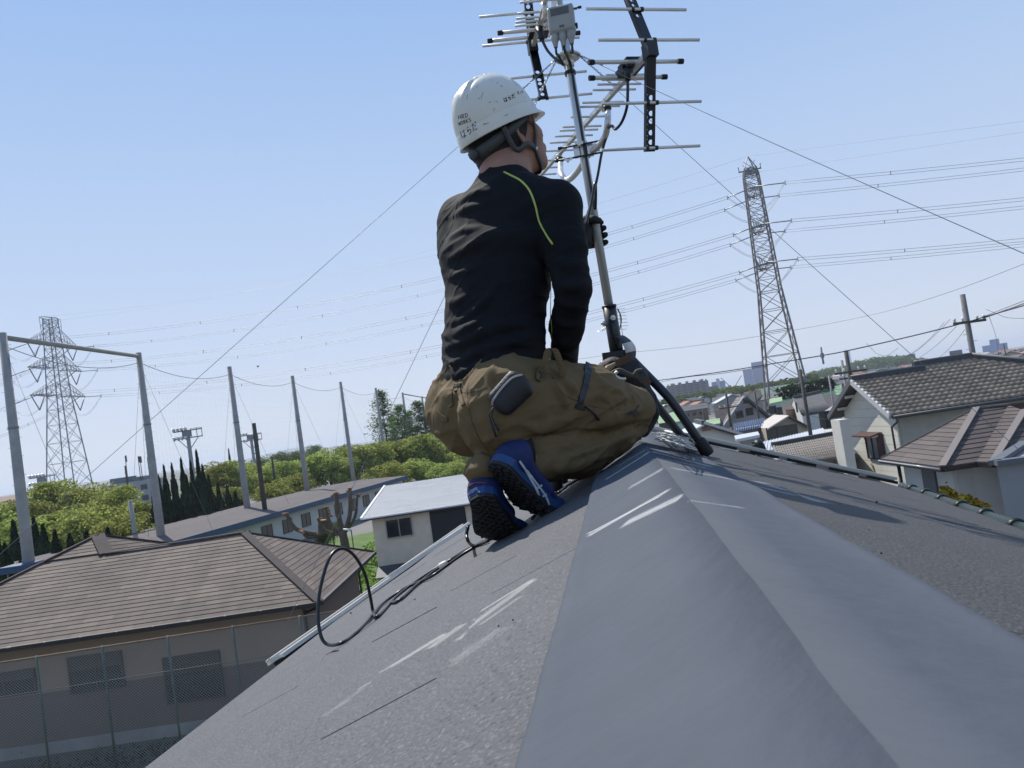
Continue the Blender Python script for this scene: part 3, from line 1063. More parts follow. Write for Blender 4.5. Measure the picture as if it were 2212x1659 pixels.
# ---- guy wires
ring = mz(ZRING)
def sag(a, b_, s, n=14):
    return [a + (b_ - a) * (i / n) - ZZ * (s * 4 * (i / n) * (1 - i / n)) for i in range(n + 1)]
def line_to(px, py, lat, zf):
    """where the wire through ring and pixel (px,py) meets the eave line at lateral lat"""
    n = np.cross(ray(*proj(ring)[:2]), ray(px, py))
    # eave line: RP(lat, a, zf(lat))
    P0 = RP(lat, 0, zf(lat)) - CAMP
    a = -(P0 @ n) / (rd @ n)
    return RP(lat, a, zf(lat))
ends = [('thin steel guy wire from the mast down past the near left eave', ring + (at(0, 1215, 2.06) - ring) * ((ring[2] - .02) / (ring[2] - at(0, 1215, 2.06)[2]))),
        ('thin steel guy wire running from the mast down to the far left eave', onL(566, 1454, 0.0)),
        ('thin steel guy wire from the mast to the near right, the higher of two', line_to(2212, 548, 1.1, zR)),
        ('thin steel guy wire from the mast to the right crossing the tiled house', line_to(1975, 777, 1.1, zR))]
WIRE_ENDS = []
for lab, e in ends:
    WIRE_ENDS.append((lab, e - CAMP, lat_of(e), al_of(e)))
    d = nrm(e - ring)
    s = ring + nrm(d * np.array([1, 1, 0])) * .033
    L = min(4, np.linalg.norm(e - s)) if e[2] > 3 else .01
    b = MB()
    b.tube(sag(s, e, .004 * L), .00075, n=5)
    # twisted tail near the ring
    u = nrm(np.cross(d, ZZ)); w = np.cross(d, u)
    for ph in (0, pi):
        b.tube([s + d * (.004 * k) + (u * cos(k * .9 + ph) + w * sin(k * .9 + ph)) * .0022 for k in range(48)], .0010, n=4)
    b.build('guy_wire', M_wire, None, label=lab, cat='wire', group='guy wires of the antenna mast')
# ================================================================== the worker
M_skin = mat('skin', (0.30, 0.155, 0.10), rough=0.55, var=0.12, vscale=18, bump=.08, bscale=120)
M_shirt = mat('shirt_black', (0.0060, 0.0068, 0.0095), rough=0.85, var=.15, vscale=30, bump=.12, bscale=420, spec=.22)
M_lime = mat('piping_lime', (0.42, 0.50, 0.10), rough=.6)
M_pants = mat('trouser_khaki', (0.138, 0.094, 0.043), rough=0.85, var=.10, vscale=16, bump=.12, bscale=380, spec=.3)
M_pants_d = mat('trouser_seam', (0.085, 0.055, 0.026), rough=0.9)
M_navy = mat('zip_black', (0.010, 0.012, 0.018), rough=.6)
M_pouch = mat('pouch_black', (0.012, 0.011, 0.012), rough=.55, bump=.1, bscale=200)
M_hair = mat('hair_black', (0.010, 0.008, 0.007), rough=.6, bump=.5, bscale=300)
M_helmet = mat('helmet_white', (0.66, 0.64, 0.56), rough=0.32, spec=.5, var=.05, vscale=6,
               speck=[(9, .60, .72, (0.42, 0.41, 0.37), .5), (70, .68, .74, (0.2, 0.19, 0.17), .6)])
M_ink = mat('marker_ink', (0.012, 0.012, 0.016), rough=.5)
M_band = mat('headband_grey', (0.055, 0.06, 0.066), rough=.6, bump=.1, bscale=200)
M_blue = mat('shoe_blue', (0.005, 0.015, 0.085), rough=.75, bump=.12, bscale=300)
M_bluel = mat('shoe_midsole_blue', (0.012, 0.05, 0.16), rough=.55)
M_sole = mat('shoe_sole_black', (0.014, 0.014, 0.016), rough=.7)
M_silver = mat('shoe_stripe_silver', (0.55, 0.58, 0.58), rough=.4)
M_sock = mat('sock_black', (0.008, 0.008, 0.010), rough=.9, bump=.3, bscale=300)
M_glove = mat('glove_black', (0.010, 0.010, 0.012), rough=.7, bump=.2, bscale=250)
M_orange = mat('shoe_orange', (0.35, 0.06, 0.02), rough=.6)

FAZ = 50.0
pf = azv(FAZ); prr = azv(FAZ + 90); pu = ZZ                     # the worker's forward, right, up
PC = at(1055, 872, 1.90)
C7 = at(1088, 392, 1.99)
spine = nrm(C7 - PC)
chest = at(1076, 555, 1.96)
uch = at(1088, 455, 1.985)
SR = at(1202, 447, 1.85)
SL = at(1000, 476, 2.12)
ELR = at(1238, 622, 1.80)
WRR = at(1216, 776, 1.96)
HR_ = at(1222, 820, 2.04)
HLp = mz(.585 - .05)                                              # where the left hand holds the mast
hipR = at(1098, 868, 1.80); hipL = PC - prr * .095
KR = at(1364, 886, 2.12); KR2 = at(1356, 915, 2.12)
ANR = at(1152, 998, 1.77)
MIDR = at(1262, 874, 1.98)
CALFR = at(1252, 970, 1.93)
KL = hipL + pf * .37 - ZZ * .05
KL[2] = max(KL[2] - .1, roof_z(lat_of(KL)) + .075)
ANL = at(1050, 1020, 1.735)
toeR = at(1163, 1100, 1.765); heelR = at(1090, 1012, 1.675)
toeL = at(1074, 1148, 1.79); heelL = at(1046, 1080, 1.685)

# ---- helmet and head frames
HAZ, HPT = 56.0, radians(22)
hf0 = azv(HAZ); hr = azv(HAZ + 90)
hf = hf0 * cos(HPT) + ZZ * sin(HPT); hu = np.cross(hr, hf)
HC = at(1073, 270, 2.02)                                          # centre of the helmet's rim
head_c = HC - hu * .035 + hf * .004

def body_shape(S, g=0.0):
    S.ecyl(PC - ZZ * .01, PC + spine * .20, prr, .155 - g, .115 - g, .135 - g, .098 - g, .03)
    S.ecyl(PC + spine * .14, chest, prr, .138 - g, .100 - g, .165 - g, .112 - g, .03)
    S.ecyl(chest, uch, prr, .165 - g, .112 - g, .15 - g, .098 - g, .03)
    S.cone(uch + prr * .05, SR, .085 - g, .060 - g, .04)
    S.cone(uch - prr * .05, SL, .085 - g, .058 - g, .04)
    S.cone(uch - spine * .02, C7 + spine * .01, .075 - g, .056 - g, .05)

def leg_shape(S, g=0.0):
    S.cone(hipR, MIDR, .108 - g, .098 - g, .03)
    S.cone(MIDR, KR, .098 - g, .062 - g, .03)
    S.cone(KR2, CALFR, .054 - g, .066 - g, .007)
    S.cone(CALFR, ANR, .066 - g, .052 - g, .007)
    S.cone(hipL, KL, .104 - g, .068 - g, .03)
    S.cone(KL, (KL + ANL) / 2 + ZZ * .01, .062 - g, .058 - g, .02)
    S.cone((KL + ANL) / 2 + ZZ * .01, ANL, .058 - g, .046 - g, .02)

def finger(S, pts, r, k=.004):
    S.chain(pts, [r, r * .96, r * .9, r * .78][:len(pts)], k)

# ---- left hand: grips the mast; right hand: curled in front of the lap
mxd = MASTD
def hand_grip(S, c, axis, back, r_pole, thick, palm_dir):
    """c on the grasped axis; fingers wrap round it starting from palm_dir side"""
    a = nrm(axis); p = nrm(palm_dir - a * (palm_dir @ a)); q = np.cross(p, a)
    R = r_pole + thick
    S.rbox(c + p * (R + .008), [a, q, p], (.040, .034, .015), .012, .01)
    for i, off in enumerate((-.033, -.011, .011, .031)):
        rr = (.0085, .0092, .0090, .0080)[i]
        ext = (2.55, 2.75, 2.65, 2.3)[i]
        o = c + a * off
        pts = [o + R * (p * cos(t) + q * sin(t)) for t in (.55, 1.2, 1.9, ext)]
        finger(S, [o + p * (R + .006) + q * .012] + pts, rr) if False else S.chain([o + p * (R + .004) + q * .012] + pts, [rr * 1.1, rr, rr, rr * .95, rr * .82], .004)
    o = c + a * .036
    S.chain([o + p * (R + .006) - q * .018, o + a * .006 + R * (p * cos(-.7) + q * sin(-.7)), c + a * .034 + R * (p * cos(-1.6) + q * sin(-1.6)), c + a * .028 + R * (p * cos(-2.2) + q * sin(-2.2))], [.0125, .0115, .0100, .0085], .006)

HLc = mz(.53)
palmL = nrm(-cX * .95 + cF * .25)
WRL = HLc + palmL * .075 - MASTD * .01
ELL = SL + pf * .17 - ZZ * .20 - prr * .01
ELL = WRL + nrm(ELL - WRL) * .29
fingR = nrm(HR_ - WRR)
def hand_relaxed(S, wr, d, pn):
    d = nrm(d); pn = nrm(pn - d * (pn @ d)); q = np.cross(d, pn)
    S.cone(wr, wr + d * .03, .027, .030, .01)
    S.rbox(wr + d * .065, [d, q, pn], (.045, .040, .014), .012, .012)
    for i, off in enumerate((-.030, -.010, .010, .029)):
        L = (.075, .088, .082, .064)[i]; r = (.0090, .0094, .0090, .0080)[i]
        o = wr + d * .105 + q * off
        S.chain([o - d * .01, o + d * L * .42 + pn * .012, o + d * L * .70 + pn * .034, o + d * L * .78 + pn * .058], [r * 1.05, r, r * .93, r * .8], .004)
    o = wr + d * .035 - q * .034
    S.chain([o, o + d * .03 - q * .022 + pn * .012, o + d * .058 - q * .026 + pn * .026, o + d * .078 - q * .020 + pn * .038], [.0135, .0115, .0100, .0085], .006)

allp = np.array([PC, C7, SR, SL, ELR, WRR, HR_, HLc, KR, KL, ANR, ANL, toeR, toeL, heelR, heelL, HC])
lo, hi = allp.min(0) - .17, allp.max(0) + .17
B = Field(lo, hi, .0065)
body_shape(B, .012)
leg_shape(B, .012)
B.chain([SR, ELR], [.054, .038], .02).chain([ELR, WRR], [.040, .027], .02)
B.chain([SL, ELL], [.052, .040], .02).chain([ELL, WRL], [.040, .028], .02)
hand_grip(B, HLc, MASTD, None, .0145, .0095, palmL)
B.cone(WRL, HLc + palmL * .035, .027, .024, .01)
hand_relaxed(B, WRR, fingR, pf)
for (an, he, to) in ((ANR, heelR, toeR), (ANL, heelL, toeL)):
    upv = (np.array([.45, .55, .55]) if an is ANR else np.array([.05, .65, .70])) * .036
    he2, to2 = he + upv, to + upv * .7 + (he - to) * .06
    B.chain([an, he2 + (an - he2) * .35, he2], [.034, .030, .026], .015).chain([he2, (he2 + to2) / 2, to2], [.024, .026, .020], .015)
# neck and head
B.chain([C7 - spine * .05, C7 + spine * .015 + hf * .005, head_c - hu * .06 - hf * .018], [.068, .060, .058], .03)
B.ell(head_c + hf * .002, [hr, hf, hu], (.074, .096, .100), .02)
B.ell(head_c + hf * .045 - hu * .060, [hr, hf, hu], (.050, .052, .055), .03)        # jaw
B.cone(head_c + hf * .078 - hu * .102, head_c + hf * .07 - hu * .1 + hr * .012, .018, .018, .02)   # chin
B.cone(head_c + hf * .095 + hu * .012, head_c + hf * .112 - hu * .030, .009, .014, .012)            # nose
for s in (-1, 1):
    B.cone(head_c + hf * .110 - hu * .034 + hr * .010 * s, head_c + hf * .104 - hu * .036 + hr * .014 * s, .008, .007, .008)
    B.cone(head_c + hf * .083 + hr * .018 * s + hu * .024, head_c + hf * .070 + hr * .050 * s + hu * .022, .011, .010, .014)  # brow
    B.ell(head_c + hf * .084 + hr * .032 * s + hu * .004, [hr, hf, hu], (.015, .012, .010), .006, 'd')   # eye socket
    B.cone(head_c + hf * .066 + hr * .046 * s - hu * .028, head_c + hf * .05 + hr * .060 * s - hu * .02, .017, .016, .02)  # cheekbone
    e = head_c + hr * .078 * s - hf * .012 - hu * .020                                                     # ear
    ef = nrm(hr * s * .55 - hf * .8)
    en = nrm(np.cross(hu, ef))
    B.ell(e, [nrm(np.cross(ef, hu)), nrm(ef), hu], (.006, .019, .031), .006)
    B.ell(e + hr * .007 * s - hf * .001, [nrm(np.cross(ef, hu)), nrm(ef), hu], (.007, .011, .019), .006, 'd')
B.cone(head_c + hf * .099 - hu * .062 - hr * .018, head_c + hf * .099 - hu * .062 + hr * .018, .008, .008, .008)   # lips
B.cone(head_c + hf * .098 - hu * .073 - hr * .015, head_c + hf * .098 - hu * .073 + hr * .015, .008, .008, .008)
V, F = B.nets(2)
person = vf_object('person', V, F, M_skin, None, np.array([PC[0], PC[1], roof_z(lat_of(PC))]),
                   label='worker in white helmet, black long-sleeved shirt and khaki trousers kneeling on the roof ridge', cat='person')
PO = np.array(person['_o'])
BODY = BVHTree.FromPolygons(V.tolist(), F.tolist())
# eyes
for s in (-1, 1):
    b = MB(); b.s = True
    c = head_c + hf * .079 + hr * .031 * s + hu * .005
    b.lathe([(.001, -.0095), (.006, -.008), (.0095, 0), (.006, .008), (.001, .0095)], c, hf, n=12)
    b.build('eye', mat('eye_white', (.6, .58, .55), rough=.2), person)

# ---- shirt
S = Field(np.array([PC, SR, SL, ELR, WRR, WRL, C7]).min(0) - .13, np.array([PC, SR, SL, ELR, WRR, WRL, C7]).max(0) + .11, .0048)
S.ecyl(PC + spine * .02, PC + spine * .16, prr, .153, .112, .140, .104, .03)
S.ecyl(PC + spine * .14, chest, prr, .142, .105, .168, .114, .03)
S.ecyl(chest, uch, prr, .168, .114, .150, .098, .03)
S.cone(uch + prr * .05, SR, .086, .061, .045)
S.cone(uch - prr * .05, SL, .086, .059, .045)
S.cone(uch - spine * .02, C7 - spine * .005, .078, .060, .05)
S.cone(chest - prr * .088 + spine * .01, SL - spine * .085 + prr * .022, .086, .066, .05)
S.cone(SL - spine * .085 + prr * .022, SL + prr * .004, .066, .060, .04)
S.chain([SR, (SR + ELR) / 2, ELR], [.059, .052, .0445], .012)
S.chain([ELR, WRR + (ELR - WRR) * .5, WRR + (ELR - WRR) * .06], [.0445, .042, .032], .012)
S.chain([SL, ELL], [.057, .046], .012)
S.chain([ELL, WRL + (ELL - WRL) * .08], [.045, .031], .012)
# folds: diagonals across the small of the back, creases at the shoulder and elbow
def surf_line(bv, pix, lift=0.0):
    out = []
    for (x, y) in pix:
        d = ray(x, y); d = nrm(d)
        h = bv.ray_cast(Vector(CAMP), Vector(d))
        if h[0] is not None:
            out.append(np.array(h[0]) + np.array(h[1]) * lift)
    return out
V0, F0 = S.nets(1)
bv0 = BVHTree.FromPolygons(V0.tolist(), F0.tolist())
def fold(pix, r=.008, lift=-.004, n=5, k=.012):
    dense = spline([np.array([p[0], p[1], 0]) for p in pix], n)
    L = surf_line(bv0, [(p[0], p[1]) for p in dense], lift)
    m = len(L)
    for i in range(m - 1):
        a = sin(pi * (i + .15) / (m - .7)) ; b_ = sin(pi * (i + 1.15) / (m - .7))
        S.cone(L[i], L[i + 1], r * max(.3, a), r * max(.3, b_), k)
for pix, r in (
    ([(962, 752), (1010, 735), (1070, 708), (1110, 700), (1140, 702)], .009),
    ([(955, 790), (1010, 775), (1060, 752), (1100, 748)], .009),
    ([(952, 815), (1020, 800), (1075, 775), (1130, 765)], .009),
    ([(960, 700), (1000, 690), (1040, 660), (1075, 615)], .008),
    ([(958, 650), (985, 655), (1010, 640)], .007),
    ([(956, 725), (985, 722), (1020, 706), (1050, 680)], .007),
    ([(1060, 765), (1110, 735), (1160, 725), (1188, 730)], .007),
    ([(1080, 790), (1130, 775), (1175, 760)], .007),
    ([(970, 560), (1010, 535), (1050, 522)], .006),
    ([(962, 520), (1000, 500), (1035, 492)], .006),
    ([(975, 470), (1010, 450), (1050, 440)], .006),
    ([(985, 445), (1020, 420), (1060, 412)], .005),
    ([(960, 600), (1000, 590), (1040, 575)], .005),
    ([(1205, 560), (1230, 575), (1262, 570)], .006),
    ([(1205, 610), (1235, 622), (1268, 610)], .007),
    ([(1203, 650), (1230, 660), (1264, 655)], .006),
    ([(1200, 690), (1222, 700), (1250, 700)], .006),
    ([(1200, 735), (1218, 742), (1240, 738)], .006),
    ([(1180, 470), (1192, 500), (1200, 540)], .006),
    ([(1150, 560), (1175, 600), (1192, 660)], .006)):
    fold(pix, r * 1.15, -.003)
hem_p = PC + spine * .068
hem_n = nrm(-spine + .02 * cX)
S.cut(at(1065, 820, 1.80), nrm(np.cross(ray(948, 836), ray(1182, 780))) * (1 if np.cross(ray(948, 836), ray(1182, 780)) @ (-ZZ) > 0 else -1) if False else nrm(-spine + .12 * prr))
S.cut(C7 + spine * .028, nrm(spine + .15 * pf), .006)
V, F = S.nets(2)
N = vnormals(V, F)
D = np.array([mnoise.noise(Vector(p) * 11.0) * .0035 + mnoise.noise(Vector((p[0] * 20, p[1] * 20, p[2] * 34))) * .0022 for p in V.tolist()])
def ridged(q, e=5):
    return max(0, 1 - 2.2 * abs(mnoise.noise(q))) ** e
sp3 = [spine, nrm(prr - spine * (prr @ spine)), np.cross(spine, prr)]
def tc(p, k):
    r_ = p - PC
    return Vector((r_ @ sp3[0] * k[0] + r_ @ sp3[1] * k[1], r_ @ sp3[1] * k[2], r_ @ sp3[2] * k[2]))
low = lambda p: max(.15, min(1, 1.2 - ((p - PC) @ spine) * 2.6))
D += np.array([ridged(tc(p, (15, 5.5, 3.5))) * .0042 * low(p) + ridged(tc(p, (26, -9, 7)) + Vector((4, 2, 1))) * .0022 for p in V])
V = V + N * D[:, None]
shirt = vf_object('shirt', V, F, M_shirt, person, PO)
SH = BVHTree.FromPolygons(V.tolist(), F.tolist())
def piping(bv, pix, r, m, name, parent, lift=.0005, n=6, flat=None):
    dense = spline([np.array([p[0], p[1], 0]) for p in pix], n)
    L = surf_line(bv, [(p[0], p[1]) for p in dense], lift)
    b = MB(); b.tube(L, r, n=6)
    return b.build(name, m, parent, PO)
piping(SH, [(1089, 372), (1103, 379), (1125, 391), (1144, 412), (1157, 445), (1165, 478), (1180, 506), (1194, 528)], .0026, M_lime, 'lime_piping', person)
piping(SH, [(1186, 590), (1190, 625), (1187, 665), (1192, 705), (1192, 752)], .0009, M_lime, 'lime_piping', person)

# ---- trousers
HB1, HB2 = at(1012, 898, 1.86), at(1078, 905, 1.77)
S = Field(np.array([PC, KR, KL, ANR, ANL, hipR, HB1, HB2]).min(0) - .16, np.array([PC, KR, KL, ANR, ANL, hipR, HB1, HB2]).max(0) + .14, .0050)
S.ecyl(PC - ZZ * .03, PC + spine * .085, prr, .160, .122, .142, .106, .03)
S.cut(PC + spine * .085, spine)
S.ell(HB1, [prr, pf, ZZ], (.086, .088, .094), .012)
S.ell(HB2, [prr, pf, ZZ], (.090, .092, .090), .012)
leg_shape(S, 0.0)
V0, F0 = S.nets(1)
bv0 = BVHTree.FromPolygons(V0.tolist(), F0.tolist())
for pix, r in (
    ([(1190, 800), (1225, 830), (1250, 845)], .008), ([(1180, 815), (1210, 850), (1225, 880)], .007),
    ([(1270, 800), (1310, 835), (1340, 845)], .006), ([(1285, 850), (1330, 862), (1375, 850)], .005),
    ([(1290, 905), (1340, 895), (1385, 880)], .006), ([(1250, 930), (1310, 912), (1365, 905)], .006),
    ([(1100, 955), (1180, 955), (1260, 935)], .007), ([(1140, 925), (1200, 915), (1250, 890)], .006),
    ([(1190, 990), (1250, 975), (1310, 955)], .007), ([(1180, 1010), (1240, 1005), (1290, 990)], .007),
    ([(1320, 960), (1345, 940), (1370, 935)], .007), ([(1340, 975), (1362, 952), (1390, 935)], .006),
    ([(1060, 800), (1064, 812), (1060, 825)], .006), ([(1080, 800), (1085, 815), (1080, 830)], .005),
    ([(1090, 795), (1100, 815), (1098, 830)], .005), ([(960, 850), (975, 860), (990, 850)], .004),
    ([(1025, 995), (1045, 990), (1060, 998)], .006), ([(1022, 1012), (1040, 1005), (1058, 1012)], .006), ([(1020, 1028), (1036, 1020), (1056, 1026)], .005)):
    fold(pix, r * 1.5, -.003)
# the crease between the seat's two halves and under the thigh
dense = spline([np.array([x, y, 0.]) for x, y in ((1008, 842), (1012, 880), (1022, 920), (1040, 955), (1062, 980))], 6)
L = surf_line(bv0, [(p[0], p[1]) for p in dense], .004)
for i in range(len(L) - 1):
    S.cone(L[i], L[i + 1], .005, .007, .012, 'd')
dense = spline([np.array([x, y, 0.]) for x, y in ((1120, 985), (1200, 982), (1270, 960), (1335, 930), (1398, 912))], 6)
L = surf_line(bv0, [(p[0], p[1]) for p in dense], .004)
for i in range(len(L) - 1):
    S.cone(L[i], L[i + 1], .006, .006, .012, 'd')
V, F = S.nets(2)
# stop trousers at the ankles and keep them out of the roof
N = vnormals(V, F)
D = np.array([mnoise.noise(Vector(p) * 9.0) * .0035 + mnoise.noise(Vector(p) * 26.0) * .0016 for p in V.tolist()])
def tp(p, k):
    r_ = p - PC
    return Vector((r_ @ pf * k[0] + r_[2] * k[1], r_ @ prr * k[2], r_[2] * k[2]))
D += np.array([ridged(tp(p, (5, -7, 13)), 4) * .0055 + ridged(tp(p, (9, 10, 22)) + Vector((3, 7, 1)), 5) * .0030 for p in V])
V = V + N * D[:, None]
def keep_above(V, g=.002):
    for i in range(len(V)):
        la = (V[i] - CAMP) @ pr
        z = CZ + (zL(la) if la < LAT0 else zR(la)) + (0.002 if -.075 < la < .2 else -.010) + g
        if V[i][2] < z: V[i][2] = z
    return V
V = keep_above(V)
trousers = vf_object('trousers', V, F, M_pants, person, PO)
TR = BVHTree.FromPolygons(V.tolist(), F.tolist())
piping(TR, [(1008, 838), (1012, 875), (1021, 915), (1037, 950), (1056, 976)], .0011, M_pants_d, 'seam', person, 0)
piping(TR, [(1232, 862), (1290, 880), (1340, 885), (1390, 892)], .0008, M_pants_d, 'seam', person, 0)
piping(TR, [(1352, 838), (1368, 862), (1374, 890), (1366, 915)], .0009, M_pants_d, 'seam', person, 0)
piping(TR, [(1192, 812), (1215, 850), (1245, 865), (1256, 880)], .0009, M_pants_d, 'seam', person, 0)
piping(TR, [(985, 845), (1000, 848), (1030, 845), (1052, 835)], .0009, M_pants_d, 'seam', person, 0)
def patch(bv, pix, thick, m, name, parent, lift=.0015, sub=1):
    L = surf_line(bv, pix, lift)
    nn = nrm(CAMP - np.mean(L, 0))
    b = MB(); b.prism(L, nn * thick)
    return b.build(name, m, parent, PO)
def band(bv, pix, w, m, name, parent, lift=.002, n=6, thick=.0018):
    """flat band on a surface along a pixel line"""
    dense = spline([np.array([p[0], p[1], 0]) for p in pix], n)
    P, NN = [], []
    for p in dense:
        d = nrm(ray(p[0], p[1]))
        h = bv.ray_cast(Vector(CAMP), Vector(d))
        if h[0] is not None:
            P.append(np.array(h[0])); NN.append(np.array(h[1]))
    NN = [nrm(sum(NN[max(0, i - 2):i + 3])) for i in range(len(NN))]
    b = MB(); b.s = False
    ring_ = []
    for i in range(len(P)):
        t = P[min(i + 1, len(P) - 1)] - P[max(i - 1, 0)]
        s = nrm(np.cross(NN[i], t))
        c = P[i] + NN[i] * lift
        ring_.append([c - s * w / 2 - NN[i] * .002, c - s * w / 2 + NN[i] * thick, c + s * w / 2 + NN[i] * thick, c + s * w / 2 - NN[i] * .002])
    vs = [q for r4 in ring_ for q in r4]
    fs = []
    for i in range(len(P) - 1):
        for j in range(4):
            j2 = (j + 1) % 4
            fs.append((i * 4 + j, i * 4 + j2, i * 4 + 4 + j2, i * 4 + 4 + j))
    fs += [(3, 2, 1, 0), tuple(len(P) * 4 - 4 + j for j in range(4))]
    b.add(vs, fs)
    return b.build(name, m, parent, PO)
band(TR, [(1271, 786), (1269, 805), (1264, 832), (1256, 858), (1250, 878)], .017, M_navy, 'zip_pocket', person)
band(TR, [(1243, 876), (1252, 880), (1262, 882)], .008, M_navy, 'zip_pocket', person)
b = MB(); L = surf_line(TR, [(1262, 876), (1272, 884), (1282, 894), (1291, 905)], .004); b.tube(spline(L, 4), .0018, n=6)
L2 = surf_line(TR, [(1284, 896), (1292, 906)], .004); b.tube(L2, .0032, n=6)
b.build('zip_pull', M_navy, person)
patch(TR, [(1344, 894), (1363, 890), (1380, 874), (1373, 896)], .001, mat('patch_navy', (.018, .022, .034), rough=.7), 'triangle_patch', person, .003)
# belt loops, belt patch, hip flap
for px in ([(973, 846), (974, 866), (976, 879)], [(993, 842), (998, 862), (1002, 876)], [(986, 832), (986, 846)]):
    band(TR, px, .010, M_pants, 'belt_loop', person, .003, n=3)
band(TR, [(980, 838), (996, 834)], .014, M_navy, 'belt', person, .001, n=3)
band(TR, [(943, 890), (955, 902), (968, 906)], .012, M_pants, 'pocket_flap', person, .002, n=4)
# gathered waistband loop on the right hip
sp = spline([at(1183, 806, 1.73), at(1180, 782, 1.73), at(1186, 756, 1.74), at(1196, 754, 1.75), at(1206, 775, 1.76), at(1214, 800, 1.77), at(1214, 812, 1.77)], 5)
b = MB(); b.s = True
for i in range(len(sp) - 1):
    wv = nrm(cF * .5 + cX * .6) * .010
    b.add([sp[i] - wv, sp[i] + wv, sp[i + 1] + wv, sp[i + 1] - wv], [(0, 1, 2, 3)])
o = b.build('belt_loop', M_pants, person, PO); o.modifiers.new('t', 'SOLIDIFY').thickness = .003
band(TR, [(1166, 798), (1160, 812), (1160, 824)], .012, M_pants, 'belt_loop', person, .006, n=3)
b = MB(); L = surf_line(TR, [(1159, 806), (1166, 812), (1162, 822)], .0035); b.tube(L, .005, n=8); b.build('pocket_opening', M_navy, person)

# ---- zipped pouch hanging from the back pocket
pc = surf_line(TR, [(1103, 852)], 0)[0]
pn = nrm(CAMP - pc + np.array([0, 0, .2]))
px_ = nrm(cX * .66 + cY * .56); px_ = nrm(px_ - pn * (px_ @ pn)); py_ = np.cross(pn, px_)
pouch_o = pc
S = Field(pc - .09, pc + .09, .0028)
S.ecyl(pc + pn * .010 - px_ * .030 - py_ * .002, pc + pn * .010 + px_ * .030 + py_ * .004, py_, .033, .017, .036, .019, .01, end=1.0)
V, F = S.nets(2)
pouch = vf_object('belt_pouch', V, F, M_pouch, person, PO)
PB = BVHTree.FromPolygons(V.tolist(), F.tolist())
zl = spline([np.array([x, y, 0.]) for x, y in ((1065, 879), (1064, 868), (1075, 850), (1091, 831), (1106, 817), (1122, 811), (1136, 813), (1147, 824))], 8)
L = surf_line(PB, [(p[0], p[1]) for p in zl], .001)
b = MB(); b.tube(L, .0022, n=6); zt = b.build('zip', mat('zip_tape', (.05, .05, .05), rough=.6), pouch, PO)
b = MB()
acc = 0
for i in range(len(L) - 1):
    d = L[i + 1] - L[i]; q = np.linalg.norm(d)
    if q < 1e-6: continue
    m = max(1, int(q / .0026))
    for k in range(m):
        p = L[i] + d * (k / m)
        b.box(p + nrm(CAMP - p) * .002, (.0014, .0046, .0014), np.stack([nrm(d), nrm(np.cross(nrm(CAMP - p), d)), nrm(CAMP - p)], 1))
o = b.build('zip_teeth', M_zinc, zt, PO); tag(o, kind='stuff')
b = MB()
e0 = at(1066, 880, 1.65)
b.tube([e0, at(1056, 897, 1.66), at(1064, 918, 1.66), at(1069, 936, 1.66)], .0016, n=6); b.tube([at(1060, 910, 1.66), at(1065, 925, 1.66), at(1072, 944, 1.66)], .0028, n=6)
b.tube([e0, at(1062, 900, 1.66), at(1070, 916, 1.66), at(1077, 930, 1.66)], .0016, n=6); b.tube([at(1070, 916, 1.66), at(1078, 931, 1.66)], .0026, n=6)
b.build('zip_pull', M_navy, pouch, PO)

# ---- tool bag at the right knee
M_bag = mat('tool_bag_black', (0.016, 0.016, 0.018), rough=.7, bump=.25, bscale=90, var=.3, vscale=20)
M_leather = mat('tool_leather', (0.10, 0.045, 0.022), rough=.6, var=.2, vscale=30)
bgc = at(1368, 845, 2.26)
S = Field(bgc - .19, bgc + .19, .0042)
S.chain([at(1320, 800, 2.28), at(1368, 822, 2.27), at(1390, 862, 2.25), at(1404, 898, 2.23)], [.040, .042, .036, .026], .012)
S.chain([at(1378, 880, 2.22), at(1396, 900, 2.22), at(1388, 930, 2.2)], [.030, .032, .02], .008)
S.rbox(at(1345, 795, 2.28), [cX, cY, cF], (.045, .022, .03), .006, .012)
S.ell(at(1405, 880, 2.2), [nrm(cX + .6 * cY), nrm(cY - .6 * cX), cF], (.020, .038, .02), .01)
V, F = S.nets(1); N = vnormals(V, F)
V = V + N * np.array([mnoise.noise(Vector(p) * 22) * .006 for p in V.tolist()])[:, None]
V = keep_above(V, .004)
toolbag = vf_object('tool_bag', V, F, M_bag, None, bgc, label='black tool bag slung in front of the worker’s right knee', cat='tool bag')
b = MB(); b.beam(at(1330, 786, 2.22), at(1362, 772, 2.22), .02, .004, cF); b.build('leather_strap', M_leather, toolbag, bgc)
b = MB(); b.beam(at(1392, 818, 2.2), at(1402, 830, 2.2), .022, .006, cF); b.build('leather_strap', M_leather, toolbag, bgc)
b = MB(); b.tube(spline([at(1322, 806, 2.19), at(1338, 800, 2.18), at(1352, 806, 2.18), at(1368, 812, 2.18), at(1376, 803, 2.18), at(1388, 800, 2.18)], 5), .007, n=8); b.build('carry_handle', mat('bag_webbing', (.07, .065, .055), rough=.8), toolbag, bgc)
b = MB(); b.tube(spline([at(1334, 802, 2.17), at(1328, 810, 2.17), at(1340, 818, 2.17), at(1352, 818, 2.17)], 5), .0045, n=8); b.build('buckle', M_alu, toolbag, bgc)
b = MB(); b.beam(at(1380, 822, 2.19), at(1390, 812, 2.19), .024, .005, cF); b.build('webbing_tab', mat('bag_webbing', (.07, .065, .055)), toolbag, bgc)
b = MB(); b.tube([at(1300, 815, 2.2), at(1313, 796, 2.22), at(1330, 786, 2.24)], [.009, .010, .006], n=8)
b.build('tool_handle', mat('wood_handle', (.26, .18, .10), rough=.6, var=.2, vscale=40), toolbag, bgc)

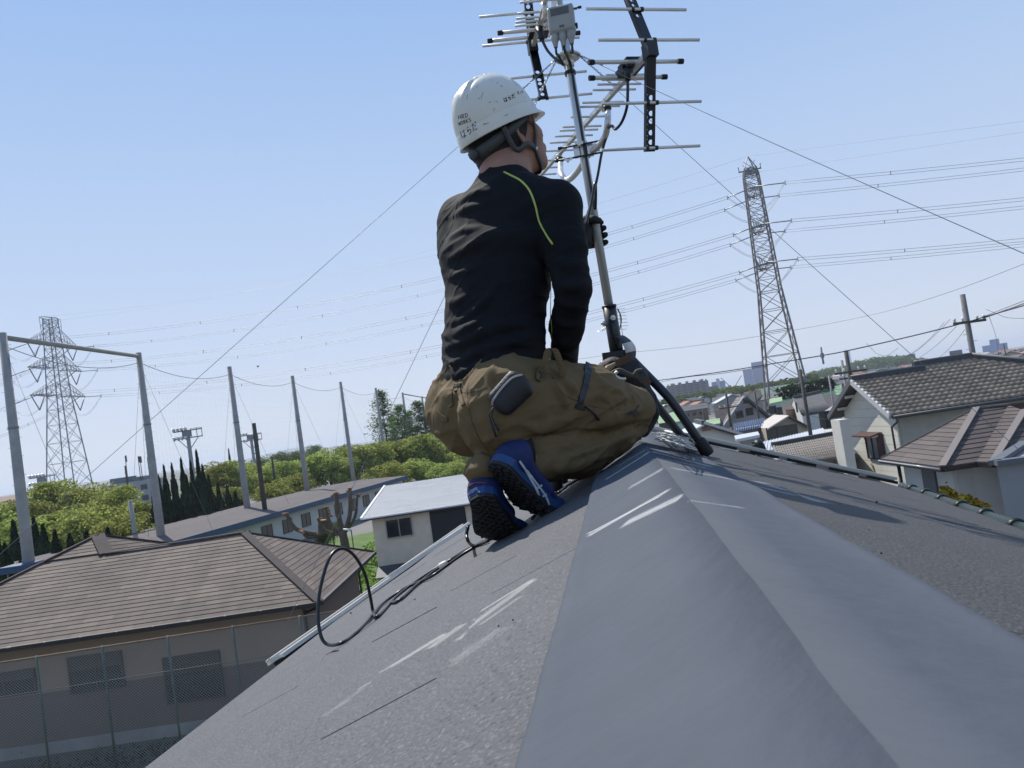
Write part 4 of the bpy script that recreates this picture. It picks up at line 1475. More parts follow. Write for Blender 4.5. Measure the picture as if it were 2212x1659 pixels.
# ---- shoes
def shoe(name_lbl, an, heel, toe, inner, seed):
    d = nrm(toe - heel)                       # heel to ball
    sn = nrm(np.array([-.6, -.7, -.3])) if name_lbl == 'right' else nrm(np.array([-.06, -.72, -.55]))
    sn = nrm(sn - d * (sn @ d))
    w = np.cross(d, sn)                         # across
    L = np.linalg.norm(toe - heel)
    lo = np.minimum(np.minimum(heel, toe), an) - .11; hi_ = np.maximum(np.maximum(heel, toe), an) + .11
    tipd = nrm(pf * .92 - ZZ * .25 + pr * .1)
    S = Field(lo, hi_, .0036)
    up = -sn
    S.ell(heel + up * .026 + d * .010, [w, d, sn], (.035, .038, .040), .015)
    S.ecyl(heel + up * .03 + d * .02, heel + up * .025 + d * L * .75, w, .036, .036, .046, .030, .02)
    S.ell(toe + up * .022 - d * .018, [w, d, sn], (.047, .048, .028), .02)
    S.cone(toe + up * .020, toe + up * .010 + tipd * .045, .030, .026, .02)
    S.cone(heel + up * .032 + d * .002, heel + up * .055 + d * .014, .034, .033, .015)
    S.cut(heel + sn * -.004, sn)
    V, F = S.nets(2); V = keep_above(V)
    sh = vf_object('shoe', V, F, M_blue, person, PO)
    bv = BVHTree.FromPolygons(V.tolist(), F.tolist())
    # midsole + tread sole
    def outline(t):
        return .030 + .014 * sin(pi * min(1, max(0, t)) ** 1.3 * .9) - .004 * sin(pi * t * 2)
    def slab(h0, h1, grow, m, nm, par):
        b = MB(); b.s = True
        n = 22; rows = []
        prof = [(-.16 + 0.0, .0)]
        for i in range(n + 1):
            t = i / n
            s_ = -.035 + (L + .085) * t
            ww = outline(t) + grow
            e = min(1, (t + .004) / .12, (1.004 - t) / .14)
            ww *= sqrt(max(0, 1 - (1 - e) ** 2))
            cur = heel + d * s_
            bend = max(0, s_ - L * .82)
            cur = heel + d * (s_ - bend * .45) + tipd * bend * .75
            nn_ = nrm(sn + (tipd * -.0 + d * .9) * min(1, bend / .05))
            rows.append([cur - w * ww + nn_ * h0, cur - w * ww + nn_ * h1, cur + w * ww + nn_ * h1, cur + w * ww + nn_ * h0])
        vs = [p for r_ in rows for p in r_]
        fs = []
        for i in range(n):
            for j in range(4):
                j2 = (j + 1) % 4
                fs.append((i * 4 + j, i * 4 + j2, i * 4 + 4 + j2, i * 4 + 4 + j))
        fs += [(0, 1, 2, 3), tuple(n * 4 + j for j in (3, 2, 1, 0))]
        vv = keep_above(np.array(vs), .0005)
        b.add(vv, fs, False)
        return b.build(nm, m, par, PO), rows
    ms, _ = slab(-.014, .004, .0025, M_bluel, 'midsole', sh)
    bv2 = BVHTree.FromPolygons([tuple(np.array(v.co) + PO) for v in ms.data.vertices], [tuple(p.vertices) for p in ms.data.polygons])
    so, rows = slab(.004, .012, .001, M_sole, 'sole', sh)
    b = MB()
    r = random.Random(seed)
    for i in range(1, 21):
        A, B2 = rows[i][1], rows[i][2]
        ax = nrm(rows[min(i + 1, 22)][1] - rows[max(i - 1, 0)][1])
        nn_ = nrm(np.cross(B2 - A, ax)); nn_ = nn_ if nn_ @ sn > 0 else -nn_
        W = np.linalg.norm(B2 - A)
        m = 4 if W > .06 else 3
        for k in range(m):
            if i % 2 and k == m - 1: continue
            f = (k + .5 + (.5 if i % 2 else 0)) / m
            c = A + (B2 - A) * f + nn_ * .0015
            R = np.stack([nrm(B2 - A), nrm(np.cross(nn_, B2 - A)), nn_], 1)
            a_ = r.choice((-.35, .35))
            Rz = np.array([[cos(a_), -sin(a_), 0], [sin(a_), cos(a_), 0], [0, 0, 1]])
            b.box(c, (W / m * .72, .0058, .006), R @ Rz)
    b.build('tread', M_sole, sh, PO)
    # collar sock
    b = MB(); q = heel + up * .035 - d * .004
    b.tube([heel + up * .05 + d * .016, heel + up * .07 + d * .02, an + (heel - an) * .4], [.030, .033, .034], n=16)
    b.build('sock', M_sock, person, PO)
    return sh, TwoBV(bv, bv2)
class TwoBV:
    def __init__(s, a, b): s.a, s.b = a, b
    def ray_cast(s, o, d):
        h, g = s.a.ray_cast(o, d), s.b.ray_cast(o, d)
        if h[0] is None: return g
        if g[0] is None: return h
        return h if h[3] < g[3] else g
shR, bvR = shoe('right', ANR, heelR, toeR, 1, 3)
shL, bvL = shoe('left', ANL, heelL, toeL, -1, 4)
def on_shoe(bv, sh, pix, wd, m, name, n=4):
    try:
        return band(bv, pix, wd, m, name, sh, .0015, n=n, thick=.001)
    except Exception:
        return None
on_shoe(bvR, shR, [(1122, 996), (1134, 1014), (1146, 1036), (1158, 1056), (1168, 1078), (1176, 1096)], .0042, M_silver, 'shoe_stripe')
on_shoe(bvR, shR, [(1138, 1016), (1152, 1036), (1164, 1052), (1178, 1072), (1186, 1090)], .0036, M_silver, 'shoe_stripe')
on_shoe(bvR, shR, [(1146, 1062), (1158, 1056), (1170, 1048)], .0036, M_silver, 'shoe_stripe', 2)
on_shoe(bvR, shR, [(1156, 1080), (1168, 1074), (1180, 1068)], .0036, M_silver, 'shoe_stripe', 2)
on_shoe(bvR, shR, [(1082, 1000), (1098, 1004), (1112, 1018), (1124, 1040)], .0012, M_orange, 'shoe_trim')
on_shoe(bvL, shL, [(1012, 1052), (1026, 1044), (1050, 1044)], .0012, M_orange, 'shoe_trim')
on_shoe(bvL, shL, [(1008, 1072), (1024, 1062), (1046, 1062)], .007, M_bluel, 'heel_band')

# ---- hair under the helmet
S = Field(head_c - .14, head_c + .14, .0042)
S.ell(head_c - hf * .004 + hu * .0, [hr, hf, hu], (.079, .101, .102), .01)
S.cone(head_c - hf * .058 - hu * .05, head_c - hf * .050 - hu * .105, .050, .040, .02)
S.cut(head_c + hf * .055 + hu * .0, nrm(hf + .3 * hu))
S.cut(head_c - hu * .118, -hu)
S.cut(head_c + hf * .008 - hu * .03, nrm(hf * .75 - hu * .65))
V, F = S.nets(2)
vf_object('hair', V, F, M_hair, person, PO)

# ---- helmet
RXs, RYs, RZs = .100, .116, .126
nu, nv = 72, 26
vs = []
for j in range(nv + 1):
    th = (j / nv) * pi / 2
    for i in range(nu):
        ph = 2 * pi * i / nu
        cz = cos(th) ** .86
        x, y, z = RXs * sin(ph) * cz, RYs * cos(ph) * cz, RZs * sin(th) ** .92
        # three raised ribs running fore and aft over the crown
        ax_ = abs(x)
        k = max(0, min(1, (z - .045) / .05))
        fr = max(0, min(1, (.085 - y) / .05))
        g1 = math.exp(-((ax_ - .018) / .0045) ** 2)
        g2 = math.exp(-((ax_ - .036) / .0045) ** 2)
        rise = .0035 if ax_ < .027 else 0
        dz = (rise * .8 - .0030 * g1 + .0016 * math.exp(-((ax_ - .027) / .006) ** 2) - .0016 * g2) * k * (fr if y > .02 else 1)
        q = nrm(np.array([x / RXs ** 2, y / RYs ** 2, z / RZs ** 2 + 1e-6]))
        x, y, z = np.array([x, y, z]) + q * dz
        # lower rim: a step then a flared edge
        if j == 0: x, y = x * 1.0, y * 1.0
        vs.append(HC + hr * x + hf * y + hu * z)
fs = []
for j in range(nv):
    for i in range(nu):
        i2 = (i + 1) % nu
        fs.append((j * nu + i, j * nu + i2, (j + 1) * nu + i2, (j + 1) * nu + i)[::-1])
# skirt downwards
sk = [(1.012, .012), (1.03, .010), (1.034, -.010), (1.06, -.020), (1.062, -.023), (1.03, -.020), (1.0, -.012), (.985, .012)]
base = len(vs)
rows = []
for (s_, dz) in sk:
    row = []
    for i in range(nu):
        ph = 2 * pi * i / nu
        x, y = RXs * sin(ph) * s_, RYs * cos(ph) * s_
        if s_ >= 1.06: # peak
            c = max(0, cos(ph))
            y += .020 * c ** 1.6; dzz = dz - .004 * c
            x *= 1 + .02 * c
        else: dzz = dz
        row.append(HC + hr * x + hf * y + hu * dzz)
    rows.append(row)
for row in rows: vs += row
for r_ in range(len(sk) - 1):
    for i in range(nu):
        i2 = (i + 1) % nu
        a = base + r_ * nu
        fs.append((a + i, a + i2, a + nu + i2, a + nu + i))
b = MB(); b.add(vs, fs, True)
helmet = b.build('helmet', M_helmet, person, PO)
HB_ = BVHTree.FromPolygons([tuple(p) for p in vs], fs)
# handwriting on the helmet, stroke by stroke
HA_ = {
 'ha': [[(.12, .05), (.10, .5), (.16, .95)], [(.36, .28), (.90, .24)], [(.68, .04), (.69, .5), (.66, .85), (.5, .95), (.42, .84), (.52, .74), (.92, .92)]],
 'ra': [[(.40, .04), (.60, .14)], [(.30, .25), (.26, .62), (.52, .44), (.80, .48), (.82, .76), (.60, .92), (.38, .96)]],
 'da': [[(.08, .26), (.58, .20)], [(.36, .02), (.28, .45), (.14, .94)], [(.52, .46), (.84, .44)], [(.46, .76), (.60, .90), (.90, .86)], [(.78, .02), (.84, .16)], [(.92, .0), (.98, .14)]],
 'H': [[(.1, .0), (.1, 1)], [(.8, 0), (.8, 1)], [(.1, .5), (.8, .5)]],
 'R': [[(.1, 1), (.1, 0), (.7, .08), (.72, .42), (.15, .5), (.8, 1)]],
 'D': [[(.1, 0), (.12, 1)], [(.1, 0), (.7, .1), (.8, .55), (.12, 1)]],
 'W': [[(.0, .0), (.25, 1), (.48, .3), (.72, 1), (.95, 0)]],
 'O': [[(.45, 0), (.1, .5), (.45, 1), (.82, .5), (.45, 0)]],
 'K': [[(.1, 0), (.1, 1)], [(.75, 0), (.12, .55), (.8, 1)]],
 'S': [[(.8, .1), (.3, .05), (.2, .35), (.7, .6), (.7, .92), (.15, .95)]],
 'n': [[(.1, .2), (.12, 1)], [(.12, .4), (.5, .2), (.6, 1)]],
 'i': [[(.4, .3), (.42, 1)]],
}
def write(chars, origin, right, down, wc, r, name='handwriting'):
    b = MB()
    o = np.array(origin, float); R = np.array(right, float); Dn = np.array(down, float)
    x = 0
    for ch in chars:
        if ch == ' ':
            x += .6 * wc; continue
        for st in HA_[ch]:
            pts = []
            for (u, v) in (spline([np.array([p[0], p[1], 0]) for p in st], 4) if len(st) > 2 and ch in ('ha', 'ra', 'da', 'S', 'O', 'D') else [np.array([p[0], p[1], 0]) for p in st]) and \
                    [(q[0], q[1]) for q in (spline([np.array([p[0], p[1], 0]) for p in st], 4) if len(st) > 2 and ch in ('ha', 'ra', 'da', 'S', 'O', 'D') else [np.array([st[i][0] + (st[i + 1][0] - st[i][0]) * k / 4, st[i][1] + (st[i + 1][1] - st[i][1]) * k / 4, 0]) for i in range(len(st) - 1) for k in range(4)] + [np.array([*st[-1], 0])])]:
                p = o + R * (x + u * wc * .92) + Dn * v
                d = nrm(ray(p[0], p[1]))
                h = HB_.ray_cast(Vector(CAMP), Vector(d))
                if h[0] is not None: pts.append(np.array(h[0]) + np.array(h[1]) * .0003)
            if len(pts) > 1: b.tube(pts, r, n=5)
        x += wc
    return b.build(name, M_ink, helmet, PO)
tl = nrm(np.array([1, -.24]))
write(['H', 'R', 'D'], (989, 249), (.98, -.20), (1.6, 9.0), 7.6, .00075)
write(['W', 'O', 'R', 'K', 'S'], (989, 264), (.95, -.33), (2.2, 7.5), 5.9, .00075)
write(['ha', 'ra', 'da'], (993, 284), (.84, -.54), (5, 17), 14.0, .00085)
write(['ha', 'ra', 'da'], (1087, 212), (.90, -.40), (2.6, 9.5), 9.2, .00085)
write(['R', 'i', 'n'], (1117, 198), (.92, -.30), (2.0, 6.5), 4.6, .0005)
# scratches
b = MB()
rsx = random.Random(8)
for (x0, y0, x1, y1) in ((1039, 212, 1043, 200), (1056, 222, 1060, 219), (1066, 240, 1068, 233), (1043, 270, 1052, 266), (1045, 267, 1056, 266), (1030, 190, 1031, 184), (1072, 180, 1076, 178), (1008, 215, 1010, 205), (1090, 250, 1098, 246)):
    pts = surf_line(HB_, [(x0, y0), ((x0 + x1) / 2 + .4, (y0 + y1) / 2), (x1, y1)], .0001)
    if len(pts) > 1: b.tube(pts, .0006, n=4)
b.build('scratch', mat('scratch_grey', (.16, .16, .15), rough=.8), helmet, PO)
# inner headband and chin strap
b = MB(); b.s = True
n = 40
def hb(i, off, top, bot, thick=.0025):
    pass
prof = []
for k in range(n + 1):
    a_ = radians(70) + radians(220) * k / n           # from right temple round the back to the left temple
    prof.append((a_, sin(pi * k / n)))
ring_ = []
for (a_, s_) in prof:
    dirv = hr * sin(a_) * .086 + hf * cos(a_) * .106
    z0 = -.012 - .026 * s_; hgt = .014 + .016 * s_
    out_ = nrm(dirv)
    c = HC + dirv
    ring_.append([c + hu * z0, c + hu * z0 + out_ * .004, c + hu * (z0 - hgt) + out_ * .004 - out_ * .008 * s_, c + hu * (z0 - hgt) - out_ * .008 * s_])
vs = [q for r4 in ring_ for q in r4]; fs = []
for i in range(n):
    for j in range(4):
        fs.append((i * 4 + j, i * 4 + (j + 1) % 4, i * 4 + 4 + (j + 1) % 4, i * 4 + 4 + j))
b.add(vs, fs)
b.build('headband', M_band, helmet, PO)
b = MB()
c = HC - hf * .106 - hu * .048
b.lathe([(.0, -.004), (.013, -.004), (.015, 0), (.015, .009), (.012, .012), (.001, .012)], c + hr * .0 - hf * .002, -hf, n=18)
b.build('adjuster_knob', M_band, helmet, PO)
def strap(pts, w, name, m):
    sp = spline(pts, 6); b = MB(); b.s = True
    rr4 = []
    for i in range(len(sp)):
        t = nrm(sp[min(i + 1, len(sp) - 1)] - sp[max(i - 1, 0)])
        out_ = nrm(sp[i] - (head_c - hu * .03)); out_ = nrm(out_ - t * (out_ @ t)); s_ = np.cross(t, out_)
        rr4.append([sp[i] - s_ * w / 2, sp[i] - s_ * w / 2 + out_ * .0022, sp[i] + s_ * w / 2 + out_ * .0022, sp[i] + s_ * w / 2])
    vs = [q for r4 in rr4 for q in r4]; fs = []
    for i in range(len(sp) - 1):
        for j in range(4):
            fs.append((i * 4 + j, i * 4 + (j + 1) % 4, i * 4 + 4 + (j + 1) % 4, i * 4 + 4 + j))
    b.add(vs, fs); return b.build(name, m, helmet, PO)
def skin_pt(u_r, u_f, u_u, lift=.003):
    """nearest body surface point to a head-frame position"""
    p = head_c + hr * u_r + hf * u_f + hu * u_u
    h = BODY.find_nearest(Vector(p))
    return np.array(h[0]) + np.array(h[1]) * lift
knot = skin_pt(.078, .030, -.070)
strap([HC + hr * .090 + hf * .046 - hu * .012, skin_pt(.09, .042, -.01), skin_pt(.085, .038, -.04), knot], .013, 'chin_strap', M_band)
strap([HC + hr * .086 - hf * .056 - hu * .026, skin_pt(.088, -.042, -.045, .004), skin_pt(.085, -.010, -.062, .004), knot], .013, 'chin_strap', M_band)
strap([knot, skin_pt(.07, .036, -.10), skin_pt(.05, .045, -.13), skin_pt(.01, .05, -.15), skin_pt(-.05, .045, -.12)], .013, 'chin_strap', M_band)
b = MB(); o_ = nrm(knot - head_c); b.tube([knot + o_ * .001, knot + o_ * .005], .0045, n=10); b.build('strap_button', M_zinc, helmet, PO)

# ---- black glove on the hand that holds the mast, and on the other
S = Field(HLc - .13, HLc + .13, .0030)
hand_grip(S, HLc, MASTD, None, .0145, .0110, palmL)
S.cone(WRL, HLc + palmL * .035, .032, .028, .01)
S.S -= .0015
V, F = S.nets(1)
vf_object('glove', V, F, M_glove, person, PO)
S = Field(WRR - .2, WRR + .2, .004)
hand_relaxed(S, WRR, fingR, pf)
S.cone(WRR + (ELR - WRR) * .22, WRR + fingR * .03, .034, .033, .01)
S.S -= .002
V, F = S.nets(1)
vf_object('glove', V, F, M_glove, person, PO)

# ---- cables and bundles lying on the roof
def roof_cable(pix, r, label, n=8, last=None):
    pts = []
    for q in pix:
        if len(q) == 2: pts.append(onL(q[0], q[1], r + .004))
        elif len(q) == 3: pts.append(onL(q[0], q[1], q[2]))
        else: pts.append(at(q[0], q[1], q[2]))
    b = MB(); b.tube(spline(pts, n), r, n=8)
    return b.build('coaxial_cable', M_cable, None, label=label, cat='cable', group='coaxial cables on the left slope')
dlp = 1.72
roof_cable([(1060, 1162), (1020, 1184), (975, 1208), (935, 1236), (895, 1268), (862, 1297), (846, 1300), (862, 1284), (905, 1252), (950, 1222), (1000, 1192), (1050, 1166)], .0037, 'black cable lying doubled on the slope from the shoe towards the eave')
roof_cable([(1040, 1172), (1000, 1197), (965, 1222), (930, 1246), (880, 1268), (845, 1290), (820, 1310), (805, 1328), (785, 1352), (760, 1375), (735, 1390, .012), (712, 1393, .016), (698, 1384, 1.60, 0), (690, 1360, 1.61, 0), (687, 1325, 1.63, 0), (692, 1270, 1.66, 0), (712, 1205, 1.70, 0), (738, 1185, 1.74, 0), (765, 1200, 1.77, 0), (788, 1240, 1.80, 0), (800, 1290, 1.82, 0), (806, 1322, 1.83, 0), (812, 1332, .010), (826, 1322), (846, 1300)], .0038, 'black cable rising in one tall upright loop above the left slope')
roof_cable([(1011, 1138, 1.83, 0), (1008, 1155, 1.82, 0), (1012, 1170, 1.82, 0), (1022, 1178, .012), (1040, 1174), (1055, 1168)], .0042, 'short grey bend of cable beside the left shoe')
roof_cable([(1260, 1030), (1235, 1043), (1205, 1058), (1180, 1085), (1150, 1120)], .0045, 'black cable crossing under the worker’s shin', 6)
roof_cable([(1240, 1020), (1215, 1040), (1195, 1066), (1175, 1090)], .0042, 'second black cable under the worker’s shin', 6)
roof_cable([(1295, 1010), (1270, 1025), (1235, 1040), (1205, 1066)], .0042, 'cable end curling out beneath the worker’s knee', 6)
b = MB()
p0, p1 = onL(948, 1225, .010), onL(966, 1214, .010)
b.tube([p0, p0 + (p1 - p0) * .15, p0 + (p1 - p0) * .8, p1], [.005, .008, .007, .0045], n=10)
b.build('cable_connector', M_white_metal, None, label='pale plastic cable connector lying on the left slope', cat='connector')
# bundle of bright wire in front of the right legs
rw = random.Random(3)
wb_o = onR(1462, 948, 0)
wirebundle = thing('wire_coil', 'loose bundle of shiny white wire lying behind the front mast legs', 'wire coil', wb_o)
b = MB()
for i in range(46):
    j = rw.uniform(0, 1)
    y0 = 928 + 24 * j
    pts = [onR(1432 + rw.uniform(-14, 10) - 6 * j, y0 + rw.uniform(-3, 3), .006 + .03 * rw.random()), onR(1455 + rw.uniform(-4, 4), y0 + 6 + rw.uniform(-3, 2), .02 + .035 * rw.random()), onR(1478 + rw.uniform(-4, 4), y0 + 14 + rw.uniform(-2, 3), .02 + .03 * rw.random()), onR(1502 + rw.uniform(-8, 8), y0 + 22 + rw.uniform(-2, 2), .006 + .01 * rw.random())]
    b.tube(spline(pts, 4), .0010, n=4)
tag(b.build('wire_strand', mat('bright_wire', (.42, .42, .41), rough=.5, metal=.1), wirebundle), kind='stuff')
b = MB()
b.tube(spline([onR(1434, 930, .02), onR(1450, 934, .04), onR(1480, 944, .035), onR(1505, 962, .01)], 5), .005, n=8)
b.tube(spline([onR(1426, 948, .008), onR(1446, 950, .03), onR(1465, 958, .028), onR(1490, 972, .01)], 5), .0035, n=8)
b.build('wire_end', mat('white_sheath', (.72, .71, .68), rough=.4), wirebundle)
# ================================================================== the setting: ground, hills, air
M_ground = mat('ground_town', (0.16, 0.155, 0.14), rough=.95, var=.35, vscale=.02, speck=[(.011, .5, .62, (.075, .095, .045), .8)])
b = MB()
NG = 40
R_ = 12000
ring_r = [0, 15, 40, 90, 200, 400, 800, 1600, 3200, 6400, R_]
vs = [(0, 0, 0)]
for r_ in ring_r[1:]:
    for i in range(NG):
        a = 2 * pi * i / NG
        vs.append((r_ * sin(a), r_ * cos(a), 0))
fs = [(0, 1 + (i + 1) % NG, 1 + i) for i in range(NG)]
for k in range(len(ring_r) - 2):
    o = 1 + k * NG
    for i in range(NG):
        fs.append((o + i, o + (i + 1) % NG, o + NG + (i + 1) % NG, o + NG + i))
b.add(vs, fs)
b.build('ground', M_ground, kind='structure')
# near yard on the left, lawn beyond
M_yard = mat('yard_dark_soil', (0.07, 0.075, 0.06), rough=.95, var=.3, vscale=1.2)
b = MB(); b.poly([(-30, 2, .004), (8, 2, .004), (8, 24, .004), (-30, 24, .004)]); b.build('yard', M_yard, kind='structure')
M_lawn = mat('lawn', (0.075, 0.13, 0.02), rough=.95, var=.35, vscale=.7)
b = MB(); b.poly([(-18, 36, .004), (-4.5, 36, .004), (-4.5, 70, .004), (-20, 62, .004)]); b.build('lawn', M_lawn, kind='structure')
# distant hills
M_hill = mat('hill_forest', (0.045, 0.06, 0.035), rough=1, var=.3, vscale=.004)
def hill(prof, dep, name='hills'):
    b = MB(); b.s = True
    n = len(prof)
    vs = []
    for (px, top) in prof:
        p = at(px, top, dep)
        q = np.array([p[0], p[1], -1.0])
        bk = nrm(np.array([p[0], p[1], 0])) * 900
        fr = -nrm(np.array([p[0], p[1], 0])) * 700
        vs += [q + fr, (q + p) / 2 + fr * .4, p, (q + p) / 2 + bk * .5, q + bk]
    fs = []
    for i in range(n - 1):
        for j in range(4):
            fs.append((i * 5 + j, i * 5 + 5 + j, i * 5 + 6 + j, i * 5 + 1 + j))
    b.add(vs, fs)
    return b.build(name, M_hill, kind='structure')
hill([(440, 1008), (520, 995), (560, 984), (590, 978), (620, 970), (650, 966), (680, 962), (700, 967), (730, 963), (745, 962), (765, 958), (800, 955), (850, 955), (900, 948), (980, 942), (1080, 930), (1250, 905)], 6400)
hill([(520, 996), (600, 986), (650, 974), (690, 977), (720, 972), (760, 968), (830, 968), (900, 960)], 4600)

# ---- haze
HAZE_D = 0.00019
bb = MB()
bb.box((0, 0, 41.5), (16400, 16400, 85))
hz_o = bb.build('haze', bpy.data.materials.new('haze_air'), kind='stuff')
hm = hz_o.data.materials[0]
hm.use_nodes = True
hn = hm.node_tree.nodes
for n_ in list(hn): hn.remove(n_)
pv = hn.new('ShaderNodeVolumePrincipled')
out = hn.new('ShaderNodeOutputMaterial')
pv.inputs['Color'].default_value = (0.80, 0.88, 1.0, 1)
pv.inputs['Density'].default_value = HAZE_D
pv.inputs['Anisotropy'].default_value = 0.2
hm.node_tree.links.new(pv.outputs[0], out.inputs['Volume'])

# ================================================================== trees
def leafmat(name, col, tr, var=.35):
    m = bpy.data.materials.new(name); m.use_nodes = True
    n = m.node_tree.nodes; l = m.node_tree.links
    for x in list(n): n.remove(x)
    o = n.new('ShaderNodeOutputMaterial')
    d = n.new('ShaderNodeBsdfDiffuse'); t = n.new('ShaderNodeBsdfTranslucent'); mx = n.new('ShaderNodeMixShader')
    mx.inputs[0].default_value = .38
    tc = n.new('ShaderNodeTexCoord'); nz = n.new('ShaderNodeTexNoise'); nz.inputs['Scale'].default_value = 5.0; nz.inputs['Detail'].default_value = 3
    l.new(tc.outputs['Object'], nz.inputs['Vector'])
    oi = n.new('ShaderNodeObjectInfo')
    for (bs, c) in ((d, col), (t, tr)):
        r = n.new('ShaderNodeValToRGB')
        r.color_ramp.elements[0].position = .32; r.color_ramp.elements[1].position = .68
        r.color_ramp.elements[0].color = (*[q * (1 - var) for q in c], 1)
        r.color_ramp.elements[1].color = (*[min(1, q * (1 + var)) for q in c], 1)
        l.new(nz.outputs['Fac'], r.inputs[0])
        hs = n.new('ShaderNodeHueSaturation')
        mr = n.new('ShaderNodeMapRange'); mr.inputs[3].default_value = .80; mr.inputs[4].default_value = 1.25
        l.new(oi.outputs['Random'], mr.inputs[0]); l.new(mr.outputs[0], hs.inputs['Value'])
        mr2 = n.new('ShaderNodeMapRange'); mr2.inputs[3].default_value = .485; mr2.inputs[4].default_value = .515
        l.new(oi.outputs['Random'], mr2.inputs[0]); l.new(mr2.outputs[0], hs.inputs['Hue'])
        l.new(r.outputs[0], hs.inputs['Color']); l.new(hs.outputs[0], bs.inputs['Color'])
    l.new(d.outputs[0], mx.inputs[1]); l.new(t.outputs[0], mx.inputs[2]); l.new(mx.outputs[0], o.inputs[0])
    MATS[name] = m
    return m
M_leafY = leafmat('leaf_spring_green', (0.21, 0.235, 0.072), (0.44, 0.49, 0.13))
M_leafG = leafmat('leaf_mid_green', (0.075, 0.11, 0.028), (0.13, 0.18, 0.035))
M_leafD = leafmat('leaf_dark_conifer', (0.032, 0.052, 0.028), (0.035, 0.058, 0.022))
M_leafM = leafmat('leaf_metasequoia', (0.12, 0.18, 0.07), (0.22, 0.33, 0.10))
M_bark = mat('bark_brown', (0.055, 0.042, 0.032), rough=.95, var=.35, vscale=10, bump=.4, bscale=30)

def leaf_cards(b, pts, nrms, size, r, flat=.6):
    for p, n_ in zip(pts, nrms):
        q = nrm(np.asarray(n_) + np.array([r.gauss(0, flat), r.gauss(0, flat), r.gauss(0, flat)]))
        u = nrm(np.cross(q, [r.gauss(0, 1), r.gauss(0, 1), r.gauss(0, 1)]))
        v = np.cross(q, u)
        s = size * r.uniform(.6, 1.3)
        b.v += [tuple(p - u * s - v * s * .15), tuple(p - v * s * .62), tuple(p + u * s - v * s * .05), tuple(p + v * s * .62)]
        o = len(b.v) - 4
        b.f.append((o, o + 1, o + 2, o + 3)); b.mi.append(0); b.sm.append(False)

def broad_crown(seed, nclump, nleaf, size):
    """unit crown (radius about 1, flattened), cauliflower-like clumps with gaps"""
    r = random.Random(seed); b = MB()
    cl = []
    for i in range(nclump):
        a = r.uniform(0, 2 * pi); h = r.uniform(-.75, 1)
        rad = sqrt(max(0, 1 - h * h * .92)) * r.uniform(.55, .98)
        cl.append((np.array([rad * cos(a), rad * sin(a), h * .82 + r.uniform(-.06, .06)]), r.uniform(.24, .40)))
    for i in range(int(nclump * .35)):
        a = r.uniform(0, 2 * pi); cl.append((np.array([r.uniform(0, .5) * cos(a), r.uniform(0, .5) * sin(a), r.uniform(-.4, .55)]), .3))
    for c, rr in cl:
        for k in range(nleaf):
            d = nrm([r.gauss(0, 1), r.gauss(0, 1), r.gauss(0.25, 1)])
            p = c + d * rr * r.uniform(.72, 1.05) * np.array([1.15, 1.15, .8])
            leaf_cards(b, [p], [d + np.array([0, 0, .25])], size, r)
    return b
def cone_crown(seed, n, size, rbase, power=1.0, droop=0):
    r = random.Random(seed); b = MB()
    for i in range(n):
        h = r.random() ** 1.25
        rad = rbase * (1 - h) ** power * (0.75 + .35 * mnoise.noise(Vector((h * 7, seed, 0))))
        a = r.uniform(0, 2 * pi)
        rad *= .78 + .30 * mnoise.noise(Vector((cos(a) * 2, sin(a) * 2, h * 6 + seed)))
        q = sqrt(r.uniform(.35, 1))
        p = np.array([rad * q * cos(a), rad * q * sin(a), h])
        leaf_cards(b, [p], [np.array([cos(a), sin(a), .7])], size, r, .5)
    return b
def sparse_crown(seed):
    r = random.Random(seed); b = MB()
    for lev in range(46):
        h = .06 + .94 * (lev + r.random()) / 46
        for k in range(5):
            a = r.uniform(0, 2 * pi)
            L = .20 * (1 - h) ** .75 * r.uniform(.55, 1.25) + .012
            for j in range(22):
                t = r.uniform(.1, 1)
                p = np.array([cos(a) * L * t, sin(a) * L * t, h + .05 * t]) + np.array([r.gauss(0, .010), r.gauss(0, .010), r.gauss(0, .008)])
                leaf_cards(b, [p], [np.array([0, 0, 1])], .0085, r, .8)
    return b
crownB = [broad_crown(s, 36, 150, .052).mesh('crown', M_leafY) for s in (1, 2, 3)]
crownG = [broad_crown(s, 58, 80, .046).mesh('crown', M_leafG) for s in (4, 5)]
crownC = [cone_crown(s, 4600, .060, 1.0, 1.1).mesh('crown', M_leafD) for s in (6, 7)]
crownM = [sparse_crown(s).mesh('crown', M_leafM) for s in (8, 9)]
def trunk_mesh(kind, seed):
    r = random.Random(seed); b = MB()
    if kind == 'broad':
        b.tube([(0, 0, -1.6), (.02, .01, -.9), (.0, .03, -.3)], [.10, .075, .06], n=8)
        for k in range(6):
            a = 2 * pi * k / 6 + r.uniform(-.3, .3)
            e = np.array([cos(a) * .62, sin(a) * .62, r.uniform(-.1, .5)])
            b.tube(spline([(0, .02, -.75 + .06 * k), e * .45 + np.array([0, 0, -.22]), e], 3), [.05, .045, .04, .034, .028, .022, .014], n=6)
    else:
        b.tube([(0, 0, 0), (.004, 0, .5), (0, 0, .99)], [.022, .013, .002], n=7)
    return b.mesh('trunk', M_bark)
trunkB = [trunk_mesh('broad', s) for s in (1, 2)]
trunkC = trunk_mesh('cone', 3)
TREE_R = random.Random(77)
